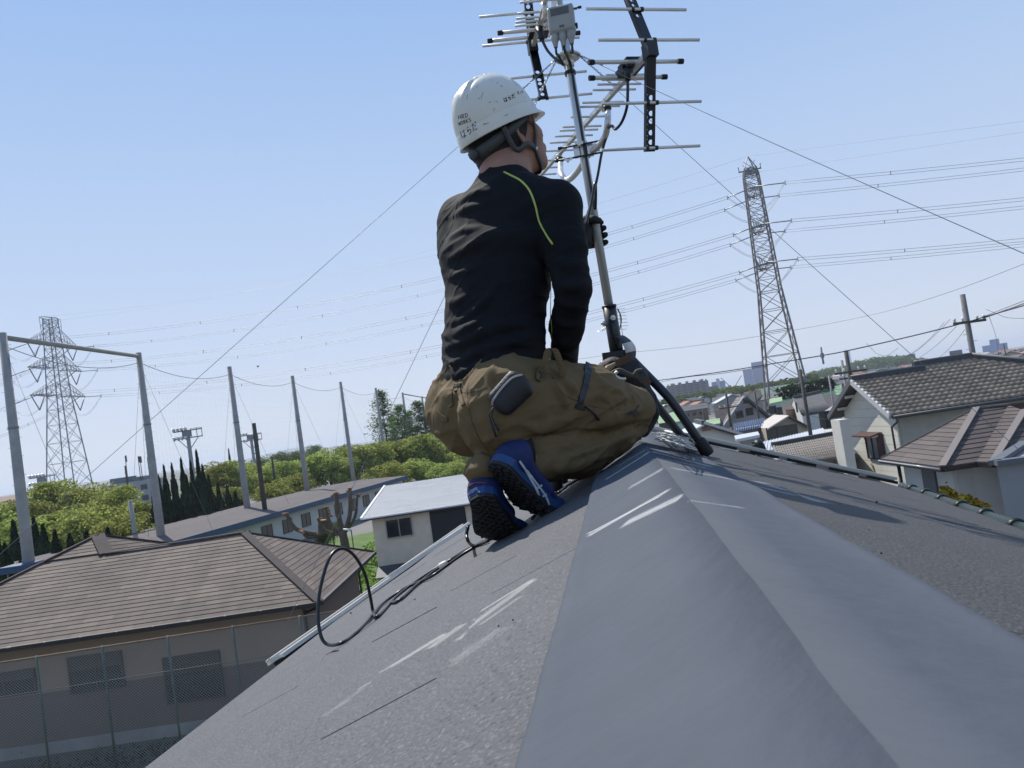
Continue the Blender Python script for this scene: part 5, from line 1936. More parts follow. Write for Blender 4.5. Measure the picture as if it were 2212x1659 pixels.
def broad_tree(px, top, dep, wpx, label, meshes=None, hfrac=.86, group='spring green trees behind the net poles', name='broadleaf_tree', flat=1.0):
    P = at(px, top, dep); zt = P[2]
    rad = wpx * dep / FPX / 2
    rz = min(rad * hfrac * flat, zt * .49)
    t = thing(name, label, 'tree', (P[0], P[1], 0), group)
    ms = meshes or crownB
    c = bpy.data.objects.new('crown', ms[TREE_R.randrange(len(ms))]); COL.objects.link(c); c.parent = t
    c.location = (0, 0, zt - rz * .95); c.scale = (rad, rad, rz); c.rotation_euler = (0, 0, TREE_R.uniform(0, 6.28))
    k = bpy.data.objects.new('trunk', trunkB[TREE_R.randrange(2)]); COL.objects.link(k); k.parent = t
    zc = zt - rz * .95
    k.location = (0, 0, zc); k.scale = (rad * .8, rad * .8, max(rz, zc / 1.6))
    return t
def cone_tree(px, top, dep, rad, label, meshes, group, name, base=0.0):
    P = at(px, top, dep)
    t = thing(name, label, 'tree', (P[0], P[1], base), group)
    c = bpy.data.objects.new('crown', meshes[TREE_R.randrange(len(meshes))]); COL.objects.link(c); c.parent = t
    H = P[2] - base
    rad *= .31 if meshes is crownC else 1
    c.scale = (rad, rad, H); c.rotation_euler = (0, 0, TREE_R.uniform(0, 6.28))
    k = bpy.data.objects.new('trunk', trunkC); COL.objects.link(k); k.parent = t
    k.scale = (H * .5, H * .5, H * .98)
    return t
GL = 'spring green trees at the far left'
for i, (px, top, dep, w, lab) in enumerate((
    (-25, 1092, 82, 150, 'yellow-green round tree at the very left edge, cut by the frame'),
    (52, 1080, 86, 120, 'yellow-green round tree just right of the nearest net pole’s foot'),
    (118, 1040, 92, 130, 'tall yellow-green tree standing before the left pylon’s legs'),
    (188, 1048, 90, 130, 'yellow-green tree right beside the left pylon’s right leg'),
    (250, 1052, 84, 110, 'bushy yellow-green tree below the phone aerials'),
    (303, 1080, 78, 110, 'low bushy yellow-green tree touching the second net pole'),
    (20, 1128, 66, 150, 'yellow-green tree low behind the foot of the nearest net pole'),
    (128, 1100, 68, 160, 'broad green-gold tree in the front row above the brown roof’s hip'),
    (205, 1098, 66, 150, 'green-gold tree in the front row above the brown roof’s peak'),
    (268, 1118, 60, 130, 'low green-gold tree behind the short leaning utility pole'))):
    broad_tree(px, top, dep, w, lab, group=GL)
GR = 'spring green trees behind the long blue-trimmed building'
for (px, top, dep, w, lab) in (
    (462, 1000, 96, 96, 'yellow-green tree next to the row of dark cypresses'),
    (505, 998, 98, 100, 'yellow-green tree behind the third net pole'),
    (556, 1004, 104, 92, 'yellow-green tree behind the bare wooden pole'),
    (607, 994, 108, 96, 'yellow-green tree under the far blue hills'),
    (655, 992, 112, 84, 'yellow-green tree behind the fourth net pole'),
    (705, 972, 112, 110, 'large yellow-green tree left of the fifth net pole'),
    (762, 966, 116, 104, 'large yellow-green tree right of the fifth net pole'),
    (815, 957, 120, 96, 'yellow-green tree at the foot of the tallest narrow tree'),
    (858, 952, 124, 92, 'yellow-green tree behind the seventh net pole’s foot'),
    (905, 940, 122, 100, 'bright yellow-green tree below the three narrow trees'),
    (950, 950, 126, 90, 'yellow-green tree tucked against the worker’s seat'),
    (990, 972, 120, 84, 'yellow-green tree showing between seat and white roof'),
    (480, 1052, 82, 90, 'lower green-gold tree just behind the blue-trimmed roof’s left part'),
    (590, 1040, 88, 84, 'small bright tree close behind the blue-trimmed roof'),
    (640, 1026, 92, 70, 'small bright shrubby tree by the fourth net pole’s foot'),
    (830, 1000, 100, 90, 'lower green tree between the fifth and sixth net poles'),
    (900, 992, 104, 96, 'lower green tree above the white roof’s left end'),
    (965, 1000, 100, 90, 'lower green tree above the white roof’s middle')):
    broad_tree(px, top, dep, w, lab, group=GR)
GF = 'darker far trees'
for (px, top, dep, w, lab) in (
    (600, 978, 260, 60, 'far darker green tree beneath the blue hills, left'),
    (640, 976, 270, 56, 'far darker green tree beneath the blue hills, middle'),
    (676, 964, 280, 52, 'far dark tree standing highest against the blue hills'),
    (560, 990, 250, 50, 'far darker green tree behind the lattice of net wires'),
    (740, 962, 300, 50, 'far darker green tree above the fifth net pole’s trees'),
    (975, 970, 150, 44, 'dark tree right behind the worker’s hip')):
    broad_tree(px, top, dep, w, lab, crownG, group=GF)
GC = 'dark cypresses in a row'
lastx = 0
for i, (px, top, dep, rad) in enumerate(((343, 1034, 70, 6.5), (354, 1012, 71, 6), (371, 1008, 73, 6), (391, 997, 74, 6.4), (411, 1000, 75, 6), (424, 978, 76, 6.2), (330, 1060, 68, 6.5), (437, 1010, 77, 6.5), (450, 1030, 78, 6.5), (470, 1046, 79, 6.5), (490, 1052, 80, 6.5), (402, 1030, 72, 6.5), (508, 1064, 80, 7.5), (526, 1062, 82, 7.5), (452, 1062, 74, 7.5), (470, 1074, 75, 7.5), (438, 1056, 72, 7))):
    cone_tree(px, top, dep, rad, ('dark pointed cypress in the row left of the long building, %s' % ('second tallest, beside the floodlight mast', 'leftmost tall tip', 'third tip from the left', 'slender tip left of the floodlight mast', 'tip right below the floodlight mast', 'tallest tip of the row', 'short one against the second net pole', 'stepping down right of the tallest tip', 'low one under the golden tree', 'low one left of the third net pole', 'lowest one behind the third net pole', 'low filler before the slender tips')[i]) if False else
              ('dark cypress with its tip against the second net pole', 'dark cypress with the leftmost high tip of the row', 'dark cypress third from the second net pole', 'dark cypress with a slender tip left of the floodlight mast', 'dark cypress right below the floodlight mast', 'tallest dark cypress of the row, right of the floodlight mast', 'short dark cypress hidden half behind the second net pole', 'dark cypress stepping down right of the tallest one', 'low dark cypress under the golden tree', 'low dark cypress left of the third net pole', 'lowest dark cypress behind the third net pole', 'low dark cypress in front of the slender tips', 'low dark cypress just right of the third net pole', 'low dark cypress left of the bare wooden pole', 'low broad cypress in front below the golden tree', 'low broad cypress in front left of the third net pole', 'low broad cypress before the tallest one')[i],
              crownC, GC, 'cypress_tree')
cone_tree(494, 974, 104, 5, 'single dark cypress spire rising above the golden trees', crownC, None, 'cypress_tree')
for i, (px, top, dep, rad, lab) in enumerate(((-10, 1150, 48, 8, 'dark conifer filling the lower left corner'), (28, 1128, 56, 7.5, 'dark conifer left of the nearest net pole’s foot'), (72, 1122, 57, 7.5, 'dark pointed conifer right of the nearest net pole'), (92, 1136, 56, 7.5, 'dark conifer second right of the nearest net pole'), (118, 1150, 54, 7.5, 'dark conifer above the brown roof’s left hip'), (150, 1155, 54, 7.5, 'dark conifer left of the brown roof’s peak'), (10, 1180, 44, 7, 'low dark conifer at the picture’s left edge'), (186, 1150, 55, 7.5, 'dark conifer behind the brown roof’s peak'), (232, 1142, 56, 7.5, 'dark conifer before the short leaning pole'), (48, 1165, 46, 7, 'dark conifer in front of the pole’s foot'))):
    cone_tree(px, top, dep, rad, lab, crownC, 'dark conifers behind the brown roof', 'conifer_tree')
GM = 'tall narrow trees beside the last net poles'
for (px, top, dep, rad, lab) in ((821, 849, 150, 30, 'tallest narrow feathery tree, behind the sixth net pole'), (861, 879, 154, 34, 'narrow feathery tree left of the seventh net pole'), (901, 871, 156, 36, 'narrow feathery tree between the last two net poles'), (846, 905, 158, 26, 'short narrow feathery tree between two taller ones'), (921, 900, 158, 26, 'narrow feathery tree half behind the last net pole'), (880, 893, 160, 26, 'thin feathery tree right of the seventh net pole')):
    cone_tree(px, top, dep, rad, lab, crownM, GM, 'narrow_tree')
# wooded hill on the right
rw_ = random.Random(12)
def hill_trees():
    b = MB()
    prof = [(1752, 812), (1775, 806), (1800, 800), (1830, 797), (1850, 789), (1880, 783), (1900, 779), (1925, 776), (1950, 776), (1975, 782), (2000, 784)]
    for i in range(2600):
        t = rw_.uniform(0, len(prof) - 1.001); k = int(t); f = t - k
        px = prof[k][0] + (prof[k + 1][0] - prof[k][0]) * f; ty = prof[k][1] + (prof[k + 1][1] - prof[k][1]) * f
        hzn = 1069.5 - .1465 * px
        dep = rw_.uniform(900, 1250)
        y = ty + (rw_.random() ** .8) * (hzn + 10 - ty)
        p = at(px, y, dep)
        if p[2] < 2: continue
        rr = rw_.uniform(3, 6)
        for q in range(14):
            d = nrm([rw_.gauss(0, 1), rw_.gauss(0, 1), abs(rw_.gauss(.3, 1))])
            leaf_cards(b, [p + d * rr], [d], 1.9, rw_, .5)
    return b
hill_trees().build('distant_wood', M_leafG, kind='stuff', label='far wooded rise on the horizon left of the tiled house', cat='wood')
hill([(1735, 820), (1790, 806), (1840, 798), (1900, 786), (1960, 786), (2020, 792), (2080, 786)], 1300, 'wooded_hill')
def low_trees(x0, x1, y0, y1, d0, d1, n, s, lab):
    b = MB()
    for i in range(n):
        px = rw_.uniform(x0, x1); f = (px - x0) / (x1 - x0)
        dep = rw_.uniform(d0, d1); p = at(px, y0 + (y1 - y0) * f + rw_.uniform(0, 4), dep)
        z = max(1.0, p[2]) * rw_.uniform(.3, 1)
        for q in range(16):
            d = nrm([rw_.gauss(0, 1), rw_.gauss(0, 1), abs(rw_.gauss(.3, 1))])
            leaf_cards(b, [np.array([p[0], p[1], z]) + d * s], [d], s * .5, rw_, .5)
    b.build('distant_wood', M_leafG, kind='stuff', label=lab, cat='wood')
low_trees(1560, 1760, 850, 815, 420, 560, 420, 2.6, 'far tree belt on the plain behind the right pylon')
low_trees(1430, 1540, 872, 850, 380, 480, 220, 2.4, 'far tree belt before the long apartment block')
low_trees(1545, 1600, 848, 842, 500, 620, 160, 3.2, 'far tree clump right of the long apartment block')
low_trees(1770, 1990, 828, 795, 600, 900, 300, 3, 'far tree belt below the wooded rise')
# ================================================================== left side: houses, fence, net poles, pylon
M_pole = mat('concrete_pole', (0.30, 0.29, 0.275), rough=.85, var=.15, vscale=1.5, bump=.1, bscale=8)
M_poled = mat('weathered_dark_pole', (0.075, 0.068, 0.06), rough=.9, var=.25, vscale=2)
M_steel = mat('galvanised_lattice', (0.22, 0.235, 0.25), rough=.5, metal=.3)
M_steel2 = mat('lattice_reddish', (0.17, 0.155, 0.15), rough=.55, metal=.25, var=.2, vscale=.1)
M_cond = mat('conductor_grey', (0.22, 0.23, 0.25), rough=.5, metal=.3)
M_insul = mat('insulator_brown_grey', (0.13, 0.13, 0.14), rough=.35)
M_thinwire = mat('stay_wire_grey', (0.16, 0.16, 0.165), rough=.5, metal=.3)
M_fascia = mat('fascia_dark', (0.020, 0.017, 0.016), rough=.5)
M_glassd = mat('window_glass_dark', (0.022, 0.026, 0.032), rough=.08, spec=.8)
M_frame = mat('aluminium_window_frame', (0.35, 0.34, 0.32), rough=.4, metal=.3)
M_bronze = mat('bronze_frame', (0.05, 0.042, 0.038), rough=.45)

SLR = random.Random(31)
def slate_plane(parent, poly, exposure, width, mats, thick=.012, name='slate', lift=.0, jit=.0, cap=300):
    """cover a planar convex polygon (3-D, ccw seen from outside; first edge is the eave) with overlapping slates, each an object"""
    poly = [np.asarray(p, float) for p in poly]
    u = nrm(poly[1] - poly[0])
    n = nrm(np.cross(poly[1] - poly[0], poly[2] - poly[0]))
    if n[2] < 0: n = -n
    v = np.cross(n, u)
    if v[2] < 0: v = -v
    P2 = [((p - poly[0]) @ u, (p - poly[0]) @ v) for p in poly]
    vmax = max(p[1] for p in P2)
    def span(vv):
        xs = []
        for i in range(len(P2)):
            a, b_ = P2[i], P2[(i + 1) % len(P2)]
            if (a[1] - vv) * (b_[1] - vv) <= 0 and abs(a[1] - b_[1]) > 1e-9:
                xs.append(a[0] + (b_[0] - a[0]) * (vv - a[1]) / (b_[1] - a[1]))
        return (min(xs), max(xs)) if len(xs) >= 2 else None
    po = np.array(parent['_o'])
    k = 0; cnt = 0
    rest = [MB() for _ in mats]
    while k * exposure < vmax - .02:
        v0, v1 = k * exposure, min((k + 1) * exposure, vmax - .004)
        s0, s1 = span(v0 + .001), span(v1 - .001)
        if s0 and s1:
            lo_, hi_ = min(s0[0], s1[0]), max(s0[1], s1[1])
            x = lo_ - SLR.uniform(0, width)
            while x < hi_:
                a, b_ = x + .002, x + width - .002
                def clip(q, s): return min(max(q, s[0]), s[1])
                q = [(clip(a, s0), v0), (clip(b_, s0), v0), (clip(b_, s1), v1), (clip(a, s1), v1)]
                area = abs((q[1][0] - q[0][0]) + (q[2][0] - q[3][0])) / 2
                if area > .02:
                    T = thick
                    low = [poly[0] + u * p[0] + v * (p[1] - .0) + n * lift for p in q]
                    top = [low[0] + n * (T * 1.9), low[1] + n * (T * 1.9), low[2] + n * T * .8, low[3] + n * T * .8]
                    m = SLR.choices(range(len(mats)), [3] + [1] * (len(mats) - 1))[0]
                    B_ = MB() if cnt < cap else rest[m]
                    B_.add(low + top, [(3, 2, 1, 0), (4, 5, 6, 7), (0, 1, 5, 4), (1, 2, 6, 5), (2, 3, 7, 6), (3, 0, 4, 7)])
                    if cnt < cap: B_.build(name, mats[m], parent, po)
                    cnt += 1
                x += width
        k += 1
    for m, B_ in zip(mats, rest):
        if B_.v: tag(B_.build(name + '_rest', m, parent, po), kind='stuff')
    return u, v, n
def cap_strip(b, p, q, w, h, nrm_=None):
    b.beam(p, q, w, h, (0, 0, 1))

# ---- brown hip-roofed bungalow at the lower left
M_slA = [mat(nm_, c_, rough=.8, var=.16, vscale=1.6, stretch=(1.6, .35, .35), speck=[(.55, .50, .66, tuple(q * .62 for q in c_), .75)]) for nm_, c_ in (('brown_slate_a', (0.110, 0.080, 0.064)), ('brown_slate_b', (0.142, 0.106, 0.082)), ('brown_slate_c', (0.096, 0.071, 0.058)))]
M_capA = mat('brown_hip_cap', (0.105, 0.088, 0.08), rough=.95, spec=.1, var=.08, vscale=2)
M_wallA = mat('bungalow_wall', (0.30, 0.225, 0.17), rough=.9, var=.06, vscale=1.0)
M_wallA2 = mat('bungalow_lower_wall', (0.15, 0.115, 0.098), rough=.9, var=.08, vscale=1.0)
ZE = 3.3
E0, E1, E2 = hz(-260, 1440, ZE), hz(690, 1301, ZE), hz(857, 1193, ZE)
ue = nrm(E1 - E0); ne = np.array([-ue[1], ue[0], 0]);  ne = ne if ne[1] > 0 else -ne
E2 = E1 + ne * 8.2
run = 4.1; rise = 2.02
bung = thing('bungalow', 'brown slate hip-roofed bungalow behind the chain-link fence at lower left', 'house', (E1[0] - 5, E1[1] + 4, 0))
pn_ = nrm(np.array([0, 0, run]) - ne * rise)        # front roof plane normal
def on_front(x, y):
    d = ray(x, y); return CAMP + d * (((E1 - CAMP) @ pn_) / (d @ pn_))
A1_ = on_front(527, 1151); J_ = on_front(230, 1197); A2_ = on_front(211, 1156); HL = on_front(-60, 1292)
EL = E1 - ue * ((E1 - HL) @ ue + 1.2 - 0)
HLb = HL
# left hip of the taller block meets the eave further left
tt = (A2_[2] - ZE) / max(1e-6, (A2_[2] - HL[2]))
HE = A2_ + (HL - A2_) * tt
slate_plane(bung, [HE, E1, A1_, J_], .135 * 1.5, .9, M_slA, cap=230)
b = MB()
slate_plane(bung, [J_ - (J_ - HE) * 0, A2_, HE][::-1] if False else [HE, J_, A2_], .2, .9, M_slA, cap=50) if False else None
# upper triangle of the front plane, above the line HE-J
uF = ue; vF = nrm(np.cross(pn_, ue)); vF = vF if vF[2] > 0 else -vF
slate_plane(bung, [HE, J_, A2_], .2, .9, M_slA, cap=30) if False else None
# right hip face
A1r = A1_
mid = (E1 + E2) / 2
slate_plane(bung, [E1, E2, A1_ ], .2, .9, M_slA, cap=70)
# the part of the front plane between the left hip and the J-A2 hip
bk_plane = MB()
bk_plane.m = 0
bk_plane.poly([HE + pn_ * -.005, J_ + pn_ * -.005, A2_ + pn_ * -.005])
# right-facing triangle of the taller block
K_ = at(385, 1177, float((A2_ - CAMP) @ cF) + 3.4)
slate_plane(bung, [J_, K_, A2_], .22, .9, M_slA, cap=40)
# closing sheets under the slates
b = MB()
e_ = -.02
for tri in ([HE, E1, A1_, J_], [HE, J_, A2_], [E1, E2, A1_], [J_, K_, A2_], [E2, HE + ne * 8.2, J_ - ZZ * .1, A1_ - ZZ * .1], [HE, HE + ne * 8.2, A2_]):
    nn_ = nrm(np.cross(tri[1] - tri[0], tri[2] - tri[0])); nn_ = nn_ if nn_[2] > 0 else -nn_
    b.prism([p + nn_ * e_ for p in tri], -nn_ * .03)
b.build('roof_deck', M_slA[2], bung)
slate_up = MB()
# courses on the small upper triangle, as one stepped part
u2 = nrm(J_ - HE)
for k in range(30):
    z0 = HE[2] + k * .09; z1 = z0 + .09
    def at_z(p, q, z):
        return p + (q - p) * ((z - p[2]) / (q[2] - p[2]))
    if z1 > A2_[2] - .01: break
    a0 = at_z(HE, A2_, z0); a1 = at_z(HE, A2_, z1)
    if z1 <= J_[2]:
        c0 = at_z(HE, J_, z0); c1 = at_z(HE, J_, z1)
    elif z0 >= J_[2]:
        c0 = at_z(J_, A2_, z0); c1 = at_z(J_, A2_, z1)
    else:
        continue
    if np.linalg.norm(a0 - c0) < .05: continue
    w_ = .9; L0 = np.linalg.norm(c0 - a0); nseg = max(1, int(L0 / w_))
    for s_ in range(nseg):
        f0, f1 = s_ / nseg, (s_ + 1) / nseg - .004
        q = [a0 + (c0 - a0) * f0, a0 + (c0 - a0) * f1, a1 + (c1 - a1) * f1, a1 + (c1 - a1) * f0]
        B_ = MB(); top = [q[0] + pn_ * .023, q[1] + pn_ * .023, q[2] + pn_ * .010, q[3] + pn_ * .010]
        B_.add(q + top, [(3, 2, 1, 0), (4, 5, 6, 7), (0, 1, 5, 4), (1, 2, 6, 5), (2, 3, 7, 6), (3, 0, 4, 7)])
        B_.build('slate', SLR.choice(M_slA), bung)
for (p, q, w_) in ((E1, A1_, .26), (HE, A2_, .2), (J_, A2_, .42), (J_, A1_, .2), (A1_, E2, .14), (A2_, K_, .14)):
    B_ = MB(); B_.beam(p + ZZ * .035, q + ZZ * .035, w_, .03); B_.build('hip_cap', M_capA, bung)
# eaves, gutter, walls
B_ = MB(); B_.beam(HE - ne * .05 - ZZ * .03, E1 - ne * .05 - ZZ * .03, .12, .12); B_.beam(E1 + ue * .05 - ZZ * .03, E2 + ue * .05 - ZZ * .03, .12, .12)
B_.build('gutter', M_fascia, bung)
B_ = MB()
for k in range(14):
    p = HE + (E1 - HE) * ((k + .4) / 14) - ne * .115 + ZZ * .035
    B_.box(p, (.05 if k % 5 else .14, .015, .03), np.stack([ue, ne, ZZ], 1))
B_.build('gutter_clip', M_white_metal, bung)
WF = E1 + ne * .6 - ue * .6
WL = HE + ne * .6; WB = E2 - ne * .6 - ue * .6
def wall_panel(p, q, z0, z1, t=.1):
    d = nrm(q - p); n_ = np.array([-d[1], d[0], 0])
    B_ = MB(); B_.prism([np.array([*p[:2], z0]), np.array([*q[:2], z0]), np.array([*q[:2], z1]), np.array([*p[:2], z1])], n_ * t); return B_
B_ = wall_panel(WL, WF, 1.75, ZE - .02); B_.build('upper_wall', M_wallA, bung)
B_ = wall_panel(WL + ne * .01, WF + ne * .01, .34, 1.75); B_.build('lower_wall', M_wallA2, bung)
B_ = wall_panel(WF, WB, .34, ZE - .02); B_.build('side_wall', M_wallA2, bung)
B_ = wall_panel(WL - ne * .03, WF - ne * .03, 0, .34, .14); B_.build('foundation', mat('foundation_concrete', (.26, .26, .25), rough=.9, var=.2, vscale=1), bung)
def eave_soffit(): 
    B_ = MB(); B_.poly([HE - ZZ * .06, E1 - ZZ * .06, WF - ZZ * (WF[2] - ZE + .06), WL - ZZ * (WL[2] - ZE + .06)]); return B_
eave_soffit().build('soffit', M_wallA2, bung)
def window_on(parent, c, ud, out_, w, h, frame_m=M_bronze, glass_m=M_glassd, split=2, depth=.06, name='window'):
    c = np.asarray(c, float); R = np.stack([ud, out_, ZZ], 1)
    B_ = MB()
    t = .05
    B_.box(c + ZZ * (h / 2 - t / 2), (w, depth, t), R); B_.box(c - ZZ * (h / 2 - t / 2), (w, depth, t), R)
    for s in (-1, 1): B_.box(c + ud * s * (w / 2 - t / 2), (t, depth, h - 2 * t), R)
    for k in range(1, split): B_.box(c + ud * (-w / 2 + w * k / split), (t * .8, depth * .9, h - 2 * t), R)
    f = B_.build(name, frame_m, parent)
    for k in range(split):
        B_ = MB(); B_.box(c + ud * (-w / 2 + w * (k + .5) / split) - out_ * .005, (w / split - t * .9, .02, h - 2 * t), R)
        B_.build('pane', glass_m, f)
    return f
def on_wall(x, y, p, n_):
    d = ray(x, y); return CAMP + d * (((p - CAMP) @ n_) / (d @ n_))
for (x0, x1, yt, yb, kind) in ((-60, 80, 1452, 1505, 0), (150, 268, 1412, 1490, 1), (357, 481, 1412, 1512, 2)):
    a = on_wall(x0, (yt + yb) / 2 + 8, WF, ne); c_ = on_wall(x1, (yt + yb) / 2 - 8, WF, ne)
    h = 1662 and (yb - yt) * float((c_ - CAMP) @ cF) / FPX
    w = (c_ - a) @ ue
    f = window_on(bung, (a + c_) / 2 - ne * .03, ue, -ne, w, h, split=2)
    B_ = MB(); B_.box((a + c_) / 2 - ne * .07 + ZZ * (h * .30), (w * .98, .03, h * .36), np.stack([ue, ne, ZZ], 1)); B_.build('shutter_box', M_bronze, f)
B_ = MB()
p = E1 - ue * .2 + ne * .15
B_.tube([p - ZZ * .1, p - ZZ * .2 + ne * .1, WF - ZZ * .35 - ne * .06 + ZZ * 0, WF - ZZ * 3.0 - ne * .06], .04, n=8)
B_.build('downpipe', M_fascia, bung)
B_ = MB(); p = E2 - ue * .25 + ne * -.1
B_.tube([p - ZZ * .1, p - ZZ * .35 - ue * .15, WB - ZZ * .6 + ue * .06, WB + ue * .06 - ZZ * 3], .04, n=8); B_.build('downpipe', M_fascia, bung)

# ---- chain-link fence in front of it
F0, F1 = hz(-120, 1444, 3.45), hz(760, 1322, 3.45)
F0 = at(-120, 1443, 19.4); F1 = at(760, 1322, 19.7)
F0[2] = F1[2] = (F0[2] + F1[2]) / 2
ZF = F0[2]
fence = thing('chain_link_fence', 'tall chain-link fence with slim green posts in front of the bungalow', 'fence', (F0[0], F0[1], 0))
M_fpost = mat('fence_post_green', (0.10, 0.125, 0.105), rough=.6, var=.3, vscale=3)
M_frail = mat('fence_rail_rust', (0.20, 0.13, 0.08), rough=.8, var=.3, vscale=2)
M_mesh = mat('fence_mesh_wire', (0.26, 0.27, 0.255), rough=.5, metal=.3)
fd = nrm(F1 - F0); LF = np.linalg.norm(F1 - F0)
fpx = [-62, 80, 222, 364, 505, 650]
for x in fpx:
    t = on_wall(x, 1440 - x * .13, F0, np.array([-fd[1], fd[0], 0]))
    B_ = MB(); B_.tube([(t[0], t[1], 0), (t[0], t[1], ZF + .03)], .030, n=8); B_.build('fence_post', M_fpost, fence)
B_ = MB(); B_.tube([F0, F1], .022, n=8); B_.build('top_rail', M_frail, fence)
B_ = MB(); B_.tube([F0 - ZZ * .85, F1 - ZZ * .85], .010, n=6); B_.build('tension_wire', M_fpost, fence)
B_ = MB()
cell = .078
H_ = ZF - .15
nn = int((LF + H_) / cell)
fn_ = np.array([-fd[1], fd[0], 0])
wr = .0030
for s in (1, -1):
    for k in range(nn):
        x0 = k * cell - (H_ if s == 1 else 0)
        # wire from (x0, bottom) to (x0+H, top)
        a = [x0 if s == 1 else x0, .15]; c_ = [x0 + H_ if s == 1 else x0 - H_, ZF]
        t0, t1 = 0.0, 1.0
        dx = c_[0] - a[0]
        ta, tb = (0 - a[0]) / dx, (LF - a[0]) / dx
        t0 = max(0, min(ta, tb)); t1 = min(1, max(ta, tb))
        if t1 <= t0: continue
        p = F0 + fd * (a[0] + dx * t0); p = np.array([p[0], p[1], .15 + H_ * t0]) + fn_ * (.002 * s)
        q = F0 + fd * (a[0] + dx * t1); q = np.array([q[0], q[1], .15 + H_ * t1]) + fn_ * (.002 * s)
        B_.beam(p, q, wr * 2, wr * 2)
tag(B_.build('chain_link', M_mesh, fence), kind='stuff')
# weeds along the wall base
r = random.Random(4); B_ = MB()
for i in range(1500):
    p = F0 + fd * r.uniform(0, LF) + fn_ * r.uniform(.2, 1.8)
    leaf_cards(B_, [np.array([p[0], p[1], abs(r.gauss(0, .18))])], [np.array([0, -.4, .8])], .05, r)
B_.build('weeds', M_leafD, kind='stuff', label='dark weeds along the foot of the chain-link fence', cat='weeds')

# ---- white-roofed house
M_slW = [mat('pale_slate_a', (0.44, 0.43, 0.42), rough=.35, var=.05, vscale=2), mat('pale_slate_b', (0.39, 0.385, 0.38), rough=.35, var=.05, vscale=2)]
M_wallW = mat('cream_brick_wall', (0.60, 0.52, 0.41), rough=.85, var=.08, vscale=2.5, bump=.25, bscale=14)
wz, wr_ = 4.2, 5.25
W0 = hz(780, 1121, wz); uw = azv(88.6); nw = azv(-1.4)
T0 = min((hz(831, 1050, z_) for z_ in np.arange(4.5, 5.6, .01)), key=lambda p: abs((p - W0) @ uw))
runw = (T0 - W0) @ nw; risew = T0[2] - wz
W1 = W0 + uw * 7.4; T1 = T0 + uw * 7.2
wh = thing('white_roofed_house', 'cream house with bright white slate roof in the middle distance on the left', 'house', (W0[0] + 3, W0[1] + 3, 0))
slate_plane(wh, [W0, W1, T1, T0], .20, 1.2, M_slW, thick=.008, cap=200)
B_ = MB(); nn_ = nrm(np.cross(W1 - W0, T0 - W0)); nn_ = nn_ if nn_[2] > 0 else -nn_
B_.prism([W0 - nn_ * .01, W1 - nn_ * .01, T1 - nn_ * .01, T0 - nn_ * .01], -nn_ * .08)
Bk = [T0 + nw * runw - ZZ * risew, T1 + nw * runw - ZZ * risew]
B_.prism([T0, T1, Bk[1], Bk[0]], -ZZ * .08); B_.build('roof_deck', M_slW[1], wh)
B_ = MB(); B_.beam(W0, T0, .1, .1); B_.beam(W0 - nw * .03 - ZZ * .02, W1 - nw * .03 - ZZ * .02, .06, .06); B_.build('roof_edge', mat('white_paint_trim', (.75, .75, .73), rough=.4), wh)
B_ = MB(); B_.beam(W0 - nw * .03 - ZZ * .085, W1 - nw * .03 - ZZ * .085, .08, .06); B_.build('gutter', M_bronze, wh)
pW = W0 + nw * .25 + uw * .42
B_ = MB(); q = pW + uw * 7.0
B_.prism([np.array([*pW[:2], 0]), np.array([*q[:2], 0]), np.array([*q[:2], wz - .1]), np.array([*pW[:2], wz - .1])], nw * 4.5); B_.build('wall', M_wallW, wh)
a = on_wall(862, 1136, pW, nw)
f = window_on(wh, a - nw * .03, uw, -nw, 1.22, 1.02, M_frame, M_glassd, 2)
B_ = MB(); B_.box(a - nw * .06 + ZZ * .42, (1.24, .1, .2), np.stack([uw, nw, ZZ], 1)); B_.build('shutter_box', M_frame, f)
B_ = MB(); a1 = on_wall(968, 1125, pW, nw)
B_.box(np.array([*a1[:2], 2.9]) - nw * .02 + uw * .02, (1.62, .05, 2.3), np.stack([uw, nw, ZZ], 1)); B_.build('dark_recess', mat('dark_doorway', (.022, .024, .028), rough=.8), wh)
B_ = MB(); B_.prism([np.array([*(pW - nw * 1.0)[:2], 1.62]), np.array([*(q - nw * 1.0)[:2], 1.62]), np.array([*(q - nw * .01)[:2], 1.95]), np.array([*(pW - nw * .01)[:2], 1.95])], -ZZ * .06); B_.build('lean_to_roof', mat('dark_lean_to', (.045, .05, .056), rough=.6), wh)

# ---- long low building with a blue fascia
zb = 3.0
L0, L1 = hz(290, 1193, zb), hz(880, 1027, zb)
ul = nrm(L1 - L0); nl_ = np.array([-ul[1], ul[0], 0]); nl_ = nl_ if nl_[0] < 0 else -nl_
LB = np.linalg.norm(L1 - L0)
lb = thing('long_low_building', 'long low pale building with grey roof and blue fascia behind the net poles', 'building', (*((L0 + L1) / 2)[:2], 0))
M_roofL = mat('grey_brown_sheet_roof', (0.088, 0.075, 0.072), rough=.9, var=.12, vscale=.8, stretch=(1, 1, 1))
M_blueF = mat('blue_fascia', (0.012, 0.05, 0.115), rough=.5, var=.1, vscale=1)
M_wallL = mat('pale_blue_wall', (0.45, 0.47, 0.455), rough=.8, var=.06, vscale=1)
wB = 6.0; hB = .22
R0_, R1_ = L0 + nl_ * wB + ZZ * hB, L1 + nl_ * wB + ZZ * hB
npan = 34
for k in range(npan):
    a, c_ = L0 + ul * LB * k / npan, L0 + ul * (LB * (k + 1) / npan - .02)
    B_ = MB(); B_.prism([a, c_, c_ + nl_ * wB + ZZ * hB, a + nl_ * wB + ZZ * hB], -ZZ * .05)
    B_.build('roof_panel', M_roofL, lb)
